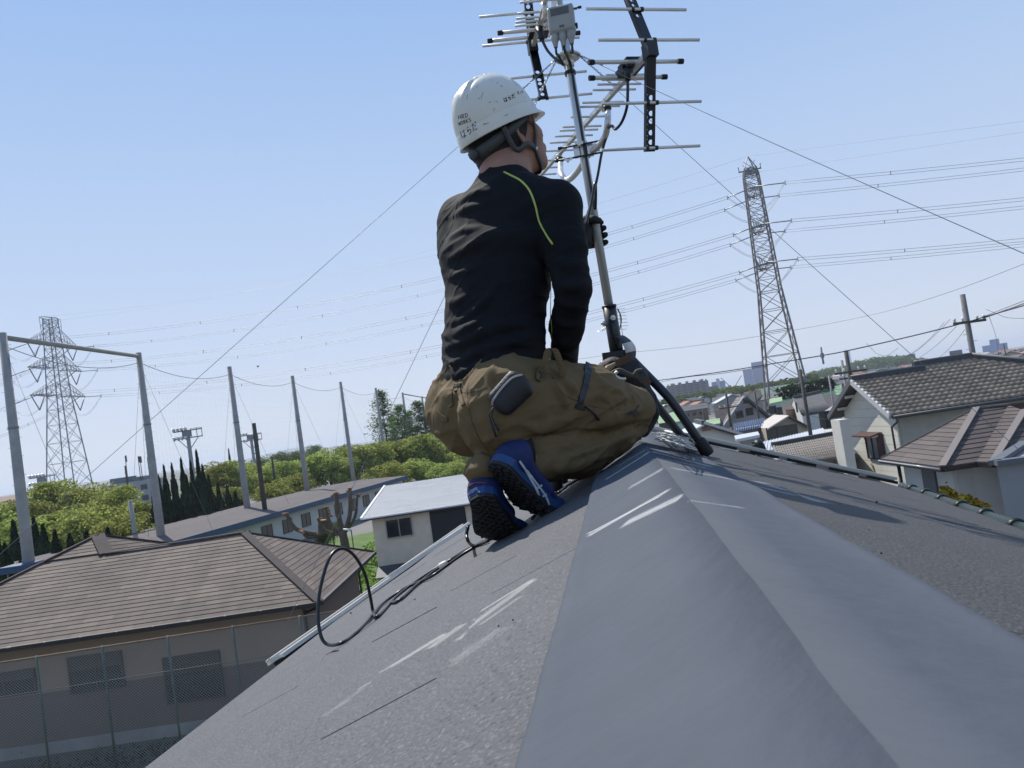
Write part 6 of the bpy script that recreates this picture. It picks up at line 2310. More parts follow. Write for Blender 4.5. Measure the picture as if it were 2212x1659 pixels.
B_ = MB(); B_.prism([R0_, R1_, R1_ + nl_ * wB - ZZ * hB, R0_ + nl_ * wB - ZZ * hB], -ZZ * .05); B_.build('roof_back', M_roofL, lb)
B_ = MB(); B_.beam(L0 - nl_ * .03 - ZZ * .20, L1 - nl_ * .03 - ZZ * .20, .06, .44); B_.build('fascia', M_blueF, lb)
wl0, wl1 = L0 + nl_ * .7, L1 + nl_ * .7
B_ = MB(); B_.prism([np.array([*wl0[:2], 0]), np.array([*wl1[:2], 0]), np.array([*wl1[:2], zb - .05]), np.array([*wl0[:2], zb - .05])], nl_ * 5); B_.build('wall', M_wallL, lb)
for k in range(14):
    t = 3 + k * 3.1
    if t > LB - 2: break
    window_on(lb, np.array([*(wl0 + ul * t)[:2], 1.55]) - nl_ * .04, ul, -nl_, 1.5, 1.15, M_bronze, M_glassd, 2)

# ---- pale cabin roof peeping behind the trees at left, blue van roof beside the near pole
# ---- net poles
GP = 'net poles of the practice ground'
netp = [((5, 719), (62, 1228), 'thickest and nearest net pole, at the left edge of the picture'), ((299, 762), (348, 1165), 'second net pole from the left, joined to the nearest by a top bar'), ((495, 792), (541, 1145), 'third net pole from the left, right of the floodlight mast'), ((631, 812), (678, 1130), 'fourth net pole from the left, above the pruned trees'), ((735, 825), (776, 1100), 'fifth net pole from the left, above the white roof’s left end'), ((811, 838), (840, 1005), 'sixth net pole from the left, before the tallest narrow tree'), ((869, 848), (899, 1010), 'seventh net pole from the left, left end of the far top bar'), ((911, 856), (935, 1000), 'last net pole, beside the worker’s seat')]
ZT = 16.2
tops = []
for (tp, bp, lab) in netp:
    T = hz(*tp, ZT)
    tops.append(T)
    t = thing('net_pole', lab, 'pole', (T[0], T[1], 0), GP)
    B_ = MB(); B_.tube([(T[0], T[1], 0), (T[0], T[1], 6), (T[0], T[1], ZT)], [.31, .28, .20], n=14); B_.build('shaft', M_pole, t)
    B_ = MB()
    dleft = np.array([ul[0], ul[1], 0])
    for k in range(24):
        z = 4 + k * .5
        s = 1 if k % 2 else -1
        B_.tube([np.array([T[0], T[1], z]) + cR0 * .2 * s, np.array([T[0], T[1], z]) + cR0 * .40 * s], .011, n=5)
    tag(B_.build('step_iron', M_steel, t), kind='stuff')
    B_ = MB(); B_.tube([(T[0], T[1], 11), (T[0], T[1], 11.12)], .27, n=14); B_.build('clamp_band', M_steel, t)
def bar(a, b_, lab, r=.11):
    B_ = MB(); B_.tube([a - ZZ * .25, b_ - ZZ * .25], r, n=10)
    B_.build('top_bar', M_pole, None, label=lab, cat='bar', group='top bars between net poles')
bar(tops[0], tops[1], 'thick pipe spanning the tops of the two nearest net poles', .14)
bar(tops[6], tops[7], 'pipe spanning the tops of the two farthest net poles', .12)
tX = hz(985, 868, ZT)
bar(tops[7], tX, 'pipe running from the last net pole behind the worker', .12)
for i in range(7):
    a, c_ = tops[i] - ZZ * .7, tops[i + 1] - ZZ * .7
    B_ = MB(); B_.tube(sag(a, c_, .75, 16), .022, n=5)
    B_.build('net_cable', M_thinwire, None, label='sagging cable at the tops of net poles, span %s' % ('beneath the thick pipe', 'over the floodlight mast', 'over the bare wooden pole', 'over the pruned trees', 'over the white roof’s left end', 'in front of the tallest narrow tree', 'beneath the far pipe')[i], cat='cable', group='top cables of the net')
    # the net itself, very sparse from here
    if i > 0:
        L = np.linalg.norm(c_ - a); nx = int(L / .55)
        B_ = MB()
        for k in range(nx + 1):
            f = k / nx
            p = a + (c_ - a) * f; zs = p[2] - 3.0 * f * (1 - f)
            B_.beam((p[0], p[1], 1.0), (p[0], p[1], zs), .0026, .0026)
        for k in range(26):
            z = 1.0 + k * .55
            B_.beam((a[0], a[1], z), (c_[0], c_[1], z), .0026, .0026)
        B_.build('practice_net', M_thinwire, None, label='almost invisible ball net in the bay of poles %s' % ('', 'second to third', 'third to fourth', 'fourth to fifth', 'fifth to sixth', 'sixth to seventh', 'seventh to last')[i], cat='net', group='ball nets', kind='stuff')
ids = ['nearest', 'second', 'third', 'fourth', 'fifth', 'sixth']
for i in range(6):
    T = tops[i]
    for j, (dx, dy) in enumerate(((-4.2, 3.0), (5.2, -1.5), (-.8, -.2))):
        if i == 0 and j != 1: continue
        e = np.array([T[0] + dx, T[1] + dy, 0 if j < 2 else 3])
        B_ = MB(); B_.tube([T - ZZ * .8, e], .010, n=5)
        B_.build('stay_wire', M_thinwire, None, label='stay wire slanting %s from the %s net pole’s top' % (('left', 'right', 'steeply down')[j], ids[i]), cat='wire', group='stay wires of the net poles')

# ---- darker bare poles
for (tp, dep, r0, lab) in (((548, 914), 66, .17, 'dark bare wooden pole right of the third net pole'), ((587, 987), 92, .13, 'short dark pole between the third and fourth net poles'), ((281, 1081), 44, .12, 'short leaning utility pole above the bungalow roof'), ((270, 1006), 130, .12, 'slim dark pole of the phone aerials')):
    T = at(*tp, dep)
    t = thing('bare_pole', lab, 'pole', (T[0], T[1], 0))
    B_ = MB(); lean = .25 if dep == 44 else 0
    B_.tube([(T[0] + lean, T[1], 0), (T[0] + lean * .2, T[1], T[2] * .7), T], [r0 * 1.3, r0 * 1.1, r0], n=10); B_.build('shaft', M_poled if dep != 44 else M_pole, t)
    B_ = MB()
    for k in range(6):
        z = T[2] - 1.2 - k * .7
        B_.box((T[0] + (.1 if k % 2 else -.1), T[1] - .1, z), (.5 if k == 2 else .22, .08, .07))
    B_.build('pole_fitting', M_poled, t)

# ---- floodlights
def floodlight(px, top, dep, sc, lab, nl=4):
    T = at(px, top, dep)
    t = thing('floodlight_mast', lab, 'floodlight', (T[0], T[1], 0), 'floodlight masts')
    B_ = MB(); B_.tube([(T[0], T[1], 0), (T[0], T[1], T[2] - .9 * sc)], [.28 * sc, .2 * sc], n=10); B_.build('shaft', M_pole, t)
    B_ = MB()
    for zz in (-1.05, -.25):
        B_.beam((T[0] - 1.5 * sc, T[1], T[2] + zz * sc), (T[0] + 1.6 * sc, T[1], T[2] + zz * sc), .12 * sc, .12 * sc)
    for x in (-.3, .35, 1.0, 1.55):
        B_.beam((T[0] + x * sc, T[1], T[2] - 1.05 * sc), (T[0] + x * sc, T[1], T[2] - .1 * sc), .06 * sc, .06 * sc)
    B_.beam((T[0] + .35 * sc, T[1], T[2] - .1 * sc), (T[0] + 1.6 * sc, T[1], T[2] - .1 * sc), .05 * sc, .05 * sc)
    for s in (-1, 1):
        B_.beam((T[0], T[1], T[2] - 2.4 * sc), (T[0] + s * 1.1 * sc, T[1], T[2] - 1.1 * sc), .07 * sc, .07 * sc)
    B_.box((T[0] - .1 * sc, T[1], T[2] - .62 * sc), (.9 * sc, .4 * sc, .6 * sc))
    B_.build('platform', M_steel, t)
    for row, zz in ((0, -.05), (1, -1.0)):
        for k in range(nl):
            c = np.array([T[0] + (-1.45 + k * .42) * sc, T[1] - .15 * sc, T[2] + zz * sc])
            B_ = MB(); B_.lathe([(.05, -.22), (.16, -.15), (.25, .06), (.26, .12), (.0, .10)], c, (-.9, -.35, -.25), n=10)
            for i in range(len(B_.v)):
                B_.v[i] = tuple(c + (np.array(B_.v[i]) - c) * sc)
            B_.build('lamp_head', mat('lamp_reflector', (.6, .6, .58), rough=.3, metal=.4), t)
floodlight(404, 925, 88, 1.05, 'floodlight mast with two rows of lamps above the cypresses')
floodlight(541, 936, 118, 1.05, 'floodlight mast half hidden behind the third net pole', 3)
floodlight(90, 1026, 120, 1.25, 'row of round floodlights peeping over trees by the left pylon', 5)

# ---- block with phone aerials behind the trees
blk = thing('flat_roofed_block', 'hazy flat-roofed block with phone aerials behind the left trees', 'building', at(285, 1050, 190) * np.array([1, 1, 0]))
M_blk = mat('block_grey', (.26, .29, .30), rough=.8, var=.08, vscale=.3)
c = at(290, 1040, 190)
B_ = MB(); B_.box((c[0], c[1], c[2] / 2), (12, 8, c[2])); B_.build('wall', M_blk, blk)
B_ = MB(); B_.box((c[0] - 2.6, c[1], c[2] + .7), (4.6, 4, 1.4)); B_.box((c[0] + 2, c[1], c[2] + .5), (2.6, 3, 1.0)); B_.build('roof_plant', mat('block_dark', (.13, .15, .18), rough=.8), blk)
for k, px in enumerate((270, 298, 302, 318, 323)):
    p = at(px, 985 + (px - 270) * .05, 188)
    B_ = MB(); B_.tube([(p[0], p[1], c[2]), (p[0], p[1], p[2])], .09, n=6); B_.box((p[0] + .2, p[1], p[2] - .7), (.28, .2, 1.6)); B_.build('phone_aerial', M_poled, blk)
for k in range(4):
    for j in range(2):
        B_ = MB(); B_.box((c[0] - 4.2 + 2.8 * k, c[1] - 4.02, c[2] - 1.6 - 2.6 * j), (1.6, .06, 1.2)); B_.build('window', M_glassd, blk)
bl2 = thing('low_shed', 'brown-roofed low shed at the left edge beyond the trees', 'building', at(10, 1078, 150) * np.array([1, 1, 0]))
c = at(6, 1076, 150)
B_ = MB(); B_.box((c[0], c[1], c[2] / 2 - .4), (9, 6, c[2] - .8)); B_.build('wall', M_blk, bl2)
B_ = MB(); B_.prism([(c[0] - 5, c[1] - 3.4, c[2] - .8), (c[0] + 5, c[1] - 3.4, c[2] - .8), (c[0] + 5, c[1] + 3.4, c[2] + .1), (c[0] - 5, c[1] + 3.4, c[2] + .1)], (0, 0, .15)); B_.build('roof', mat('rust_roof', (.16, .09, .07), rough=.8), bl2)
# blue awning beside the near pole foot
c = at(45, 1226, 40)
aw = thing('blue_canopy', 'small blue canopy roof at the foot of the nearest net pole', 'canopy', (c[0], c[1], 0))
B_ = MB(); B_.box((c[0], c[1], c[2]), (1.6, 1.4, .35)); B_.build('canopy_roof', M_blueF, aw)
B_ = MB()
for s in (-1, 1): B_.tube([(c[0] + .7 * s, c[1], 0), (c[0] + .7 * s, c[1], c[2] - .15)], .04, n=6)
B_.build('post', M_steel, aw)

# ---- pruned stub trees on the lawn
M_barkp = mat('bark_pruned', (0.115, 0.082, 0.062), rough=.95, var=.4, vscale=5, bump=.5, bscale=14)
M_cut = mat('cut_wood', (0.30, 0.165, 0.10), rough=.9, var=.3, vscale=20)
def stub_tree(px, py, dep, H, lab, seed, limbs):
    c = at(px, py, dep); c = np.array([c[0], c[1], 0])
    t = thing('pruned_tree', lab, 'tree', c, 'hard-pruned trees on the lawn')
    B_ = MB(); r = random.Random(seed); C_ = MB()
    B_.tube(spline([c, c + np.array([-.05, 0, H * .45]), c + np.array([-.1, 0, H * .8])], 4), [.34, .31, .29, .28, .28, .27, .26, .25, .25], n=10)
    for (dx, dz, rr, dy) in limbs:
        a = c + np.array([-.08, 0, H * .70]); e = c + np.array([dx, dy, H + dz]); m = (a + e) / 2 + np.array([dx * .25, 0, -.18])
        sp = spline([a, m, e], 4); B_.tube(sp, [rr * (1.1 - .35 * k / 8) for k in range(9)], n=8)
        C_.tube([e, e + nrm(e - m) * .10], [rr * .95, rr * 1.0], n=8)
        for q in range(3):
            o = e + np.array([r.uniform(-.2, .2), r.uniform(-.2, .2), r.uniform(-.2, .1)])
            C_.lathe([(.02, -.1), (rr * .8, 0), (.03, .11)], o, (r.uniform(-1, 1), 0, 1), n=6)
    B_.build('trunk', M_barkp, t); C_.build('cut_knob', M_cut, t)
stub_tree(694, 1140, 52, 2.5, 'hard-pruned tree trunk with stubs left of the lawn', 1, [(-2.2, 1.0, .17, 0), (-1.2, -.3, .12, -.3), (.1, .2, .34, 0), (.5, .6, .16, .2)])
stub_tree(742, 1140, 50, 2.6, 'hard-pruned tree with knobbly raised branches on the lawn', 2, [(-1.0, 1.1, .15, 0), (-.25, 1.9, .18, .2), (.75, 2.1, .16, 0), (1.1, 1.6, .11, .3), (-1.5, .5, .10, -.2)])
stub_tree(600, 1160, 48, 1.5, 'low pruned stump just above the bungalow’s ridge', 3, [(-.6, .4, .2, 0), (.5, .5, .24, 0)])
r = random.Random(9); B_ = MB()
for i in range(2600):
    px = r.uniform(-12, -5.5); py_ = r.uniform(37, 60)
    leaf_cards(B_, [np.array([px, py_, abs(r.gauss(0, .22))])], [np.array([0, -.3, .8])], .12, r)
B_.build('tall_grass', leafmat('leaf_grass', (.10, .16, .02), (.16, .24, .02)), kind='stuff', label='bright tall grass on the lawn left of the white-roofed house', cat='grass')
for (px, py_, dep, s, lab) in ((715, 1128, 56, .9, 'small round green bush between the two pruned trees'), (700, 1152, 52, .6, 'low green bush at the foot of the left pruned tree')):
    broad_tree(px, py_, dep, s * 2 * FPX / dep, lab, crownG, group='bushes on the lawn', name='bush')
# street lamp head on the lawn edge
c = at(753, 1146, 44)
sl = thing('garden_lamp', 'white lamp head on a thin black post before the pruned tree', 'lamp', (c[0], c[1], 0))
B_ = MB(); B_.tube([(c[0] + .15, c[1], 0), (c[0] + .15, c[1], c[2])], .03, n=6); B_.build('post', M_fascia, sl)
B_ = MB(); B_.tube([c + np.array([.15, 0, .0]), c + np.array([-.30, 0, .12])], [.07, .05], n=8); B_.build('lamp_head', mat('white_paint_trim', (.75, .75, .73)), sl)

# ================================================================== pylons and conductors
def lattice(b, P, Q, w0, w1, nseg, ax, ay, r, rung=True, legs=True, legb=None):
    """four-legged tapered lattice between heights P and Q (centres); returns leg corner function"""
    def corner(t, sx, sy):
        w = (w0 + (w1 - w0) * t) / 2
        return P + (Q - P) * t + ax * w * sx + ay * w * sy
    cs = [(-1, -1), (1, -1), (1, 1), (-1, 1)]
    # segment spacing proportional to width
    ts = [0.0]
    ws = [w0 + (w1 - w0) * (k + .5) / nseg for k in range(nseg)]
    S_ = sum(ws)
    for w in ws: ts.append(ts[-1] + w / S_)
    for k in range(nseg):
        for i in range(4):
            a, c_ = cs[i], cs[(i + 1) % 4]
            b.beam(corner(ts[k], *a), corner(ts[k + 1], *c_), r, r)
            b.beam(corner(ts[k], *c_), corner(ts[k + 1], *a), r, r)
            if rung: b.beam(corner(ts[k + 1], *a), corner(ts[k + 1], *c_), r, r)
    if legb is not None:
        for i, B_ in enumerate(legb):
            B_.beam(corner(0, *cs[i]), corner(1, *cs[i]), r * 2.6, r * 2.6)
    return corner
def arm(b, root_lo, root_hi, tip, wroot, ay, r, n=5):
    """triangular lattice cross-arm"""
    for s in (-1, 1):
        a = root_lo + ay * wroot / 2 * s; h = root_hi + ay * wroot / 2 * s
        t_ = tip + ay * .25 * s
        b.beam(a, t_, r * 1.5, r * 1.5); b.beam(h, t_, r * 1.2, r * 1.2)
        for k in range(1, n):
            f = k / n; f2 = (k - .5) / n
            b.beam(a + (t_ - a) * f, h + (t_ - h) * f2, r * .8, r * .8)
            b.beam(a + (t_ - a) * f, h + (t_ - h) * f, r * .8, r * .8)
    for k in range(1, n):
        f = k / n; f2 = (k - 1) / n
        A = root_lo + (tip - root_lo) * f; w = wroot * (1 - f) / 2 + .2
        A2 = root_lo + (tip - root_lo) * f2; w2 = wroot * (1 - f2) / 2 + .2
        b.beam(A - ay * w, A + ay * w, r * .8, r * .8); b.beam(A2 - ay * w2, A + ay * w, r * .8, r * .8)

# left pylon
DL = 236.0
gL = at(128, 1030, DL); gL = np.array([gL[0], gL[1], 0])
topL = at(108, 688, DL); HTL = topL[2]
gL = np.array([topL[0], topL[1], 0])
aazL = radians(3); axL = np.array([sin(aazL), cos(aazL), 0]); ayL = np.array([-axL[1], axL[0], 0])    # arms along axL
pyl = thing('pylon', 'lattice pylon on the left with three tiers of cross-arms and a flared head', 'pylon', gL, 'high-voltage pylons')
def zpix(x, y, dep): return at(x, y, dep)[2]
zt3 = [zpix(118, 744, DL), zpix(124, 798, DL), zpix(130, 856, DL)]
legs_ = [MB() for _ in range(4)]
br = MB()
P0 = gL; P1 = gL + ZZ * zt3[2]; P2 = gL + ZZ * (zt3[0] + 3.5); P3 = gL + ZZ * HTL
lattice(br, P0, P1, 9.8, 4.6, 6, axL, ayL, .10, True, True, legs_)
lattice(br, P1, P2, 4.6, 3.2, 7, axL, ayL, .095, True, True, legs_)
lattice(br, P2, P3, 3.2, 2.8, 3, axL, ayL, .09, True, True, legs_)
for B_ in legs_: B_.build('leg', M_steel, pyl)
tag(br.build('lattice_bracing', M_steel, pyl), kind='stuff')
armsL = []
for k, (z, ln) in enumerate(zip(zt3, (10.8, 11.2, 11.6))):
    for s in (-1, 1):
        B_ = MB()
        wr_h = 2.4
        lo_ = gL + ZZ * z + axL * s * 1.9; hi_ = gL + ZZ * (z + 4.4) + axL * s * 1.7
        tip = gL + ZZ * z + axL * s * (ln + 1.4)
        arm(B_, lo_, hi_, tip, 3.6, ayL, .10, 6)
        B_.build('cross_arm', M_steel, pyl); armsL.append((k, s, tip))
        for q in (-1, 1):
            I_ = MB(); vtx = tip - axL * s * 3.4 - ZZ * 4.4
            I_.tube([tip - axL * s * (.4 if q > 0 else 6.2) - ZZ * .2, vtx], .16, n=6); I_.build('insulator_string', M_insul, pyl)
B_ = MB()
for s in (-1, 1):
    tip = gL + ZZ * HTL + axL * s * 4.6
    for q in (-1, 1):
        B_.beam(gL + ZZ * (HTL - 5.2) + axL * s * 2 + ayL * q * 1.8, tip + ayL * q * .3 - ZZ * .2, .14, .14); B_.beam(gL + ZZ * HTL + ayL * q * 1.8, tip + ayL * q * .3, .15, .15)
        B_.beam(gL + ZZ * (HTL - 2.5) + axL * s * 2 + ayL * q * 1.8, tip - axL * s * 1.2 - ZZ * 1.4, .09, .09)
B_.build('head_frame', M_steel, pyl)

# right pylon
DR_ = 180.0
topR = at(1615, 338, DR_); gR = np.array([topR[0], topR[1], 0]); HTR = topR[2]
aazR = radians(12); axR = np.array([sin(aazR), cos(aazR), 0]); ayR = np.array([axR[1], -axR[0], 0])
pyr = thing('pylon', 'tall slender lattice pylon rising from the houses on the right', 'pylon', gR, 'high-voltage pylons')
zr3 = [zpix(1625, 418, DR_), zpix(1640, 497, DR_), zpix(1655, 577, DR_)]
legs_ = [MB() for _ in range(4)]; br = MB()
Q1 = gR + ZZ * (zr3[2] - 6); Q2 = gR + ZZ * (zr3[0] + 4); Q3 = gR + ZZ * (HTR - 3.0)
lattice(br, gR, Q1, 9.2, 4.8, 5, axR, ayR, .13, True, True, legs_)
lattice(br, Q1, Q2, 4.8, 3.2, 10, axR, ayR, .11, True, True, legs_)
lattice(br, Q2, Q3, 3.2, 2.6, 4, axR, ayR, .10, True, True, legs_)
for i, B_ in enumerate(legs_):
    B_.build('leg', M_steel2, pyr)
for sx in (-1, 1):
    for sy in (-1, 1):
        br.beam(Q3 + axR * 1.3 * sx + ayR * 1.3 * sy, gR + ZZ * HTR, .16, .16)
        br.beam(Q3 + axR * 1.3 * sx + ayR * 1.3 * sy - ZZ * 1, Q3 + axR * 1.3 * sx - ayR * 1.3 * sy + ZZ * 1.5, .1, .1)
tag(br.build('lattice_bracing', M_steel2, pyr), kind='stuff')
armsR = []
for k, z in enumerate(zr3):
    for s in (-1, 1):
        B_ = MB(); tip = gR + ZZ * z + axR * s * 5.8
        arm(B_, gR + ZZ * z + axR * s * 1.6, gR + ZZ * (z + 2.6) + axR * s * 1.6, tip, 3.4, ayR, .10, 4)
        B_.build('cross_arm', M_steel2, pyr); armsR.append((k, s, tip))
B_ = MB()
B_.beam(Q3 - ayR * 2.6 - ZZ * .3, Q3 + ayR * 2.6 - ZZ * .3, .3, .25); B_.beam(Q3 - ayR * 2.4 - ZZ * .3, Q3 - ayR * 2.5 + ZZ * .9, .16, .16); B_.beam(Q3 + ayR * 2.4 - ZZ * .3, Q3 + ayR * 2.5 + ZZ * .9, .16, .16)
B_.build('head_platform', M_steel2, pyr)

tier = ['upper', 'middle', 'lower']
def conductors(a, b_, sg, lab, sep=.42, r=.040):
    B_ = MB()
    for s in (-1, 1):
        B_.tube([p + ZZ * .30 * s for p in sag(a, b_, sg, 26)], r, n=4)
    pts = sag(a, b_, sg, 26)
    for k in range(3, 26, 4):
        B_.box(pts[k], (.12, .12, .75))
    B_.build('power_line', M_cond, None, label=lab, cat='power line', group='bundled conductors of the pylons')
def strings(parent, a, b_):
    I_ = MB(); I_.tube([a, b_], .12, n=6); I_.tube([b_ + ZZ * .55, b_ - ZZ * .55], .07, n=5); I_.build('insulator_string', M_insul, parent)
def jumper(parent, a, b_, drop):
    J = MB(); pts = [a + (b_ - a) * (i / 10) - ZZ * drop * sin(pi * i / 10) for i in range(11)]
    for s in (-1, 1): J.tube([p + ZZ * .18 * s for p in pts], .035, n=4)
    J.build('jumper', M_cond, parent)
farR = [[(2212, 333), (2212, 355)], [(2212, 419), (2212, 437)], [(2212, 507), (2212, 519)]]
lpts = [[(960, 600), (960, 613)], [(960, 668), (960, 684)], [(960, 745), (960, 754)]]
dirL = nrm((gL - gR) * np.array([1, 1, 0]))
for (k, s, tip) in armsR:
    tl_ = [t for (kk, ss, t) in armsL if kk == k and ss == s][0]
    # towards the left pylon
    e = tip + nrm(tl_ - tip) * 6.5 - ZZ * 1.2
    e2 = tl_ + nrm(tip - tl_) * 6.5 - ZZ * .6
    strings(pyr, tip, e); strings(pyl, tl_ - axL * s * .5, e2)
    conductors(e, e2, 5.5, '%s tier conductors strung between the two pylons, %s of the pair' % (tier[k], 'rear' if s > 0 else 'front'))
    # onward to the right, out of the frame
    px, py = farR[k][1 if s > 0 else 0]
    tgt = at(px, py, 150 + (6 if s > 0 else -6))
    d = nrm(tgt - tip)
    end = tip + d * 190
    e3 = tip + d * 6.5
    strings(pyr, tip, e3)
    conductors(e3, end + ZZ * 2.5, 2.2, '%s tier conductors leaving the right pylon rightwards, %s of the pair' % (tier[k], 'upper' if s > 0 else 'lower'))
    jumper(pyr, e, e3, 4.6)
    # left pylon onward to the left
    dl_ = nrm(np.array([-.93, .10, .0]))
    e4 = tl_ + dl_ * 7 - ZZ * 2.2
    strings(pyl, tl_ - axL * s * 3.0, e4)
    conductors(e4, e4 + dl_ * 120 - ZZ * 22, 3, '%s tier conductors leaving the left pylon leftwards, %s of the pair' % (tier[k], 'rear' if s > 0 else 'front'))
    jumper(pyl, e4, e2, 4.4)
for s in (-1, 1):
    a = gR + ZZ * (HTR if s > 0 else HTR - 4); c_ = gL + ZZ * HTL + axL * s * 4.4
    B_ = MB(); B_.tube(sag(a, c_, 5, 20), .018, n=4); B_.tube([a, a + nrm(at(2212, 262 if s > 0 else 285, 150) - a) * 180], .018, n=4)
    B_.build('earth_wire', M_cond, None, label='thin earth wire at the pylons’ tops, %s one' % ('higher' if s > 0 else 'lower'), cat='wire', group='earth wires')
# ================================================================== right side: tiled house, hip-roofed house, the town
def tile_mesh(name, w, e, m, amp=.035, nx=8):
    """one wavy pan tile: x across, y up the slope, z out; its lower edge lifted over the next"""
    b = MB(); b.s = True
    vs = []
    for j in (0, 1):
        for i in range(nx + 1):
            t = i / nx
            z = amp * (.5 - .5 * cos(2 * pi * (t * .96 + .02))) * (1.0 if t > .0 else 1)
            vs.append((w * t, e * j * 1.12, z + (.028 if j == 0 else .004)))
    n1 = nx + 1
    fs = [(i, i + 1, n1 + i + 1, n1 + i) for i in range(nx)]
    for i in range(nx + 1): vs.append((vs[i][0], vs[i][1] + .004, vs[i][2] - .026))
    fs += [(i + 1, i, 2 * n1 + i, 2 * n1 + i + 1) for i in range(nx)]
    b.add(vs, fs)
    return b.mesh(name, m)
TLR = random.Random(21)
def tile_roof(parent, O, ud, vd, inside, nu_, nv_, w, e, mats, cap=300, near=None, amp=.035):
    n = nrm(np.cross(ud, vd)); n = n if n[2] > 0 else -n
    flip = np.cross(ud, vd) @ n < 0
    po = np.array(parent['_o'])
    mesh_list = [tile_mesh('roof_tile', w, e, m, amp) for m in mats]
    cells = []
    for j in range(nv_):
        for i in range(nu_):
            c = O + ud * (w * (i + .5)) + vd * (e * (j + .5))
            if inside((i + .5) * w, (j + .5) * e):
                cells.append((np.linalg.norm(c - CAMP), i, j))
    cells.sort()
    rest = [MB() for _ in mats]
    for q, (_, i, j) in enumerate(cells):
        k = TLR.randrange(len(mats))
        o = O + ud * (w * i) + vd * (e * j) + n * TLR.uniform(-.004, .004)
        if q < cap:
            inst('roof_tile', mesh_list[k], parent, frame(o - po, ud, vd, n))
        else:
            me = mesh_list[k]
            vs = [o + ud * v_.co.x + vd * v_.co.y + n * v_.co.z for v_ in me.vertices]
            rest[k].add(vs, [tuple(p.vertices) for p in me.polygons], True)
    for k, B_ in enumerate(rest):
        if B_.v: tag(B_.build('roof_tile_rest', mats[k], parent), kind='stuff')

# ---- white gabled house with grey-brown tiles
M_tile = [mat('tile_a', (.27, .21, .155), rough=.9, var=.35, vscale=5, spec=.2), mat('tile_b', (.31, .245, .18), rough=.9, var=.35, vscale=5, spec=.2), mat('tile_c', (.235, .185, .137), rough=.9, var=.3, vscale=5, spec=.2)]
M_ridge = mat('ridge_dark', (.055, .058, .062), rough=.55, var=.2, vscale=5)
M_siding = mat('cream_siding', (.60, .58, .50), rough=.75, var=.05, vscale=2)
M_wallG = mat('stucco_grey_green', (.33, .33, .29), rough=.9, var=.08, vscale=3)
M_red = mat('red_awning', (.075, .031, .027), rough=.5)
GZ = 5.6
gC = hz(1926, 899, GZ)                                   # near eave corner
gaz = radians(88); ug = np.array([sin(gaz), cos(gaz), 0]); ng = np.array([-ug[1], ug[0], 0])   # along the eave; across, away from us
gapex = hz(1844, 822, 7.2)
half = abs((gapex - gC) @ ng)
# apex must lie on the verge line perpendicular to the eave
half = 2.75
gA_ = gC + ng * half; 
def pix_apex(h): return proj(gA_ + ZZ * h)
best = min(np.arange(1.0, 2.6, .02), key=lambda h: abs(pix_apex(h)[1] - 823))
gA_ = gA_ + ZZ * best
slopeg = best / half
gh = thing('gabled_house', 'white gabled house with wavy grey-brown tiles and red window hood on the right', 'house', (gC[0] + 4, gC[1] + 3, 0))
vg = nrm(gA_ - gC); Lg = np.linalg.norm(gA_ - gC)
RIDGE1 = 3.1
u_end = 11.0
def in_front(u, v):
    if u < RIDGE1: return v < Lg + .02
    vmax = Lg + .46
    if u > 5.6: vmax = Lg + .46 - (u - 5.6) * .70
    return v < vmax
tile_roof(gh, gC + nrm(np.cross(ug, vg)) * .02, ug, vg, in_front, 40, 16, .275, .285, M_tile, 300)
nG = nrm(np.cross(ug, vg)); nG = nG if nG[2] > 0 else -nG
B_ = MB()
fr = [gC, gC + ug * u_end, gC + ug * u_end + vg * .3, gC + ug * 5.6 + vg * (Lg + .44), gC + ug * RIDGE1 + vg * (Lg + .44), gC + ug * RIDGE1 + vg * Lg, gC + vg * Lg]
B_.prism([p - nG * .012 for p in fr], -nG * .08)
bk = gA_ + (gA_ - gC) * np.array([1, 1, -1])
B_.prism([gA_, gA_ + ug * RIDGE1, bk + ug * RIDGE1, bk], -ZZ * .08)
B_.prism([gA_ + ug * RIDGE1 + vg * .44, gA_ + ug * 5.6 + vg * .44, bk + ug * 9, bk + ug * RIDGE1], -ZZ * .08)
B_.build('roof_deck', M_ridge, gh)
def ridge_bar(p, q, nm='ridge_cap'):
    B_ = MB(); B_.beam(p + ZZ * .07, q + ZZ * .07, .24, .14); B_.tube([p + ZZ * .16, q + ZZ * .16], .10, n=10); B_.build(nm, M_ridge, gh)
ridge_bar(gA_ - ug * .05, gA_ + ug * (RIDGE1 + .1))
ridge_bar(gC + ug * (RIDGE1 - .12) + vg * (Lg + .46), gC + ug * 5.6 + vg * (Lg + .46))
ridge_bar(gC + ug * 5.6 + vg * (Lg + .46), gC + ug * 11.5 + vg * (Lg + .46 - 5.9 * .70))
B_ = MB(); B_.beam(gC - ug * .06 - nG * .02, gA_ - ug * .06 - nG * .02, .10, .20, nG); B_.build('verge_board', mat('verge_grey', (.42, .42, .42), rough=.6), gh)
B_ = MB(); B_.beam(bk - ug * .06 + ZZ * 0, gA_ - ug * .06, .10, .20); B_.build('verge_board', mat('verge_dark', (.10, .10, .11), rough=.6), gh)
for k in range(11):
    B_ = MB(); p = gC + vg * (Lg * (k + .1) / 11) - ug * .02 + nG * .03
    B_.tube([p, p + vg * (Lg / 11 * .92)], [.09, .075], n=8); B_.build('verge_tile', mat('verge_tile_grey', (.33, .32, .30), rough=.5, var=.2, vscale=6), gh)
B_ = MB(); B_.tube([gC - ng * .08 - ZZ * .05, gC + ug * 11 - ng * .08 - ZZ * .05], .07, n=8); B_.build('gutter', M_ridge, gh)
B_ = MB(); dp0 = gC + ug * .15 - ng * .08
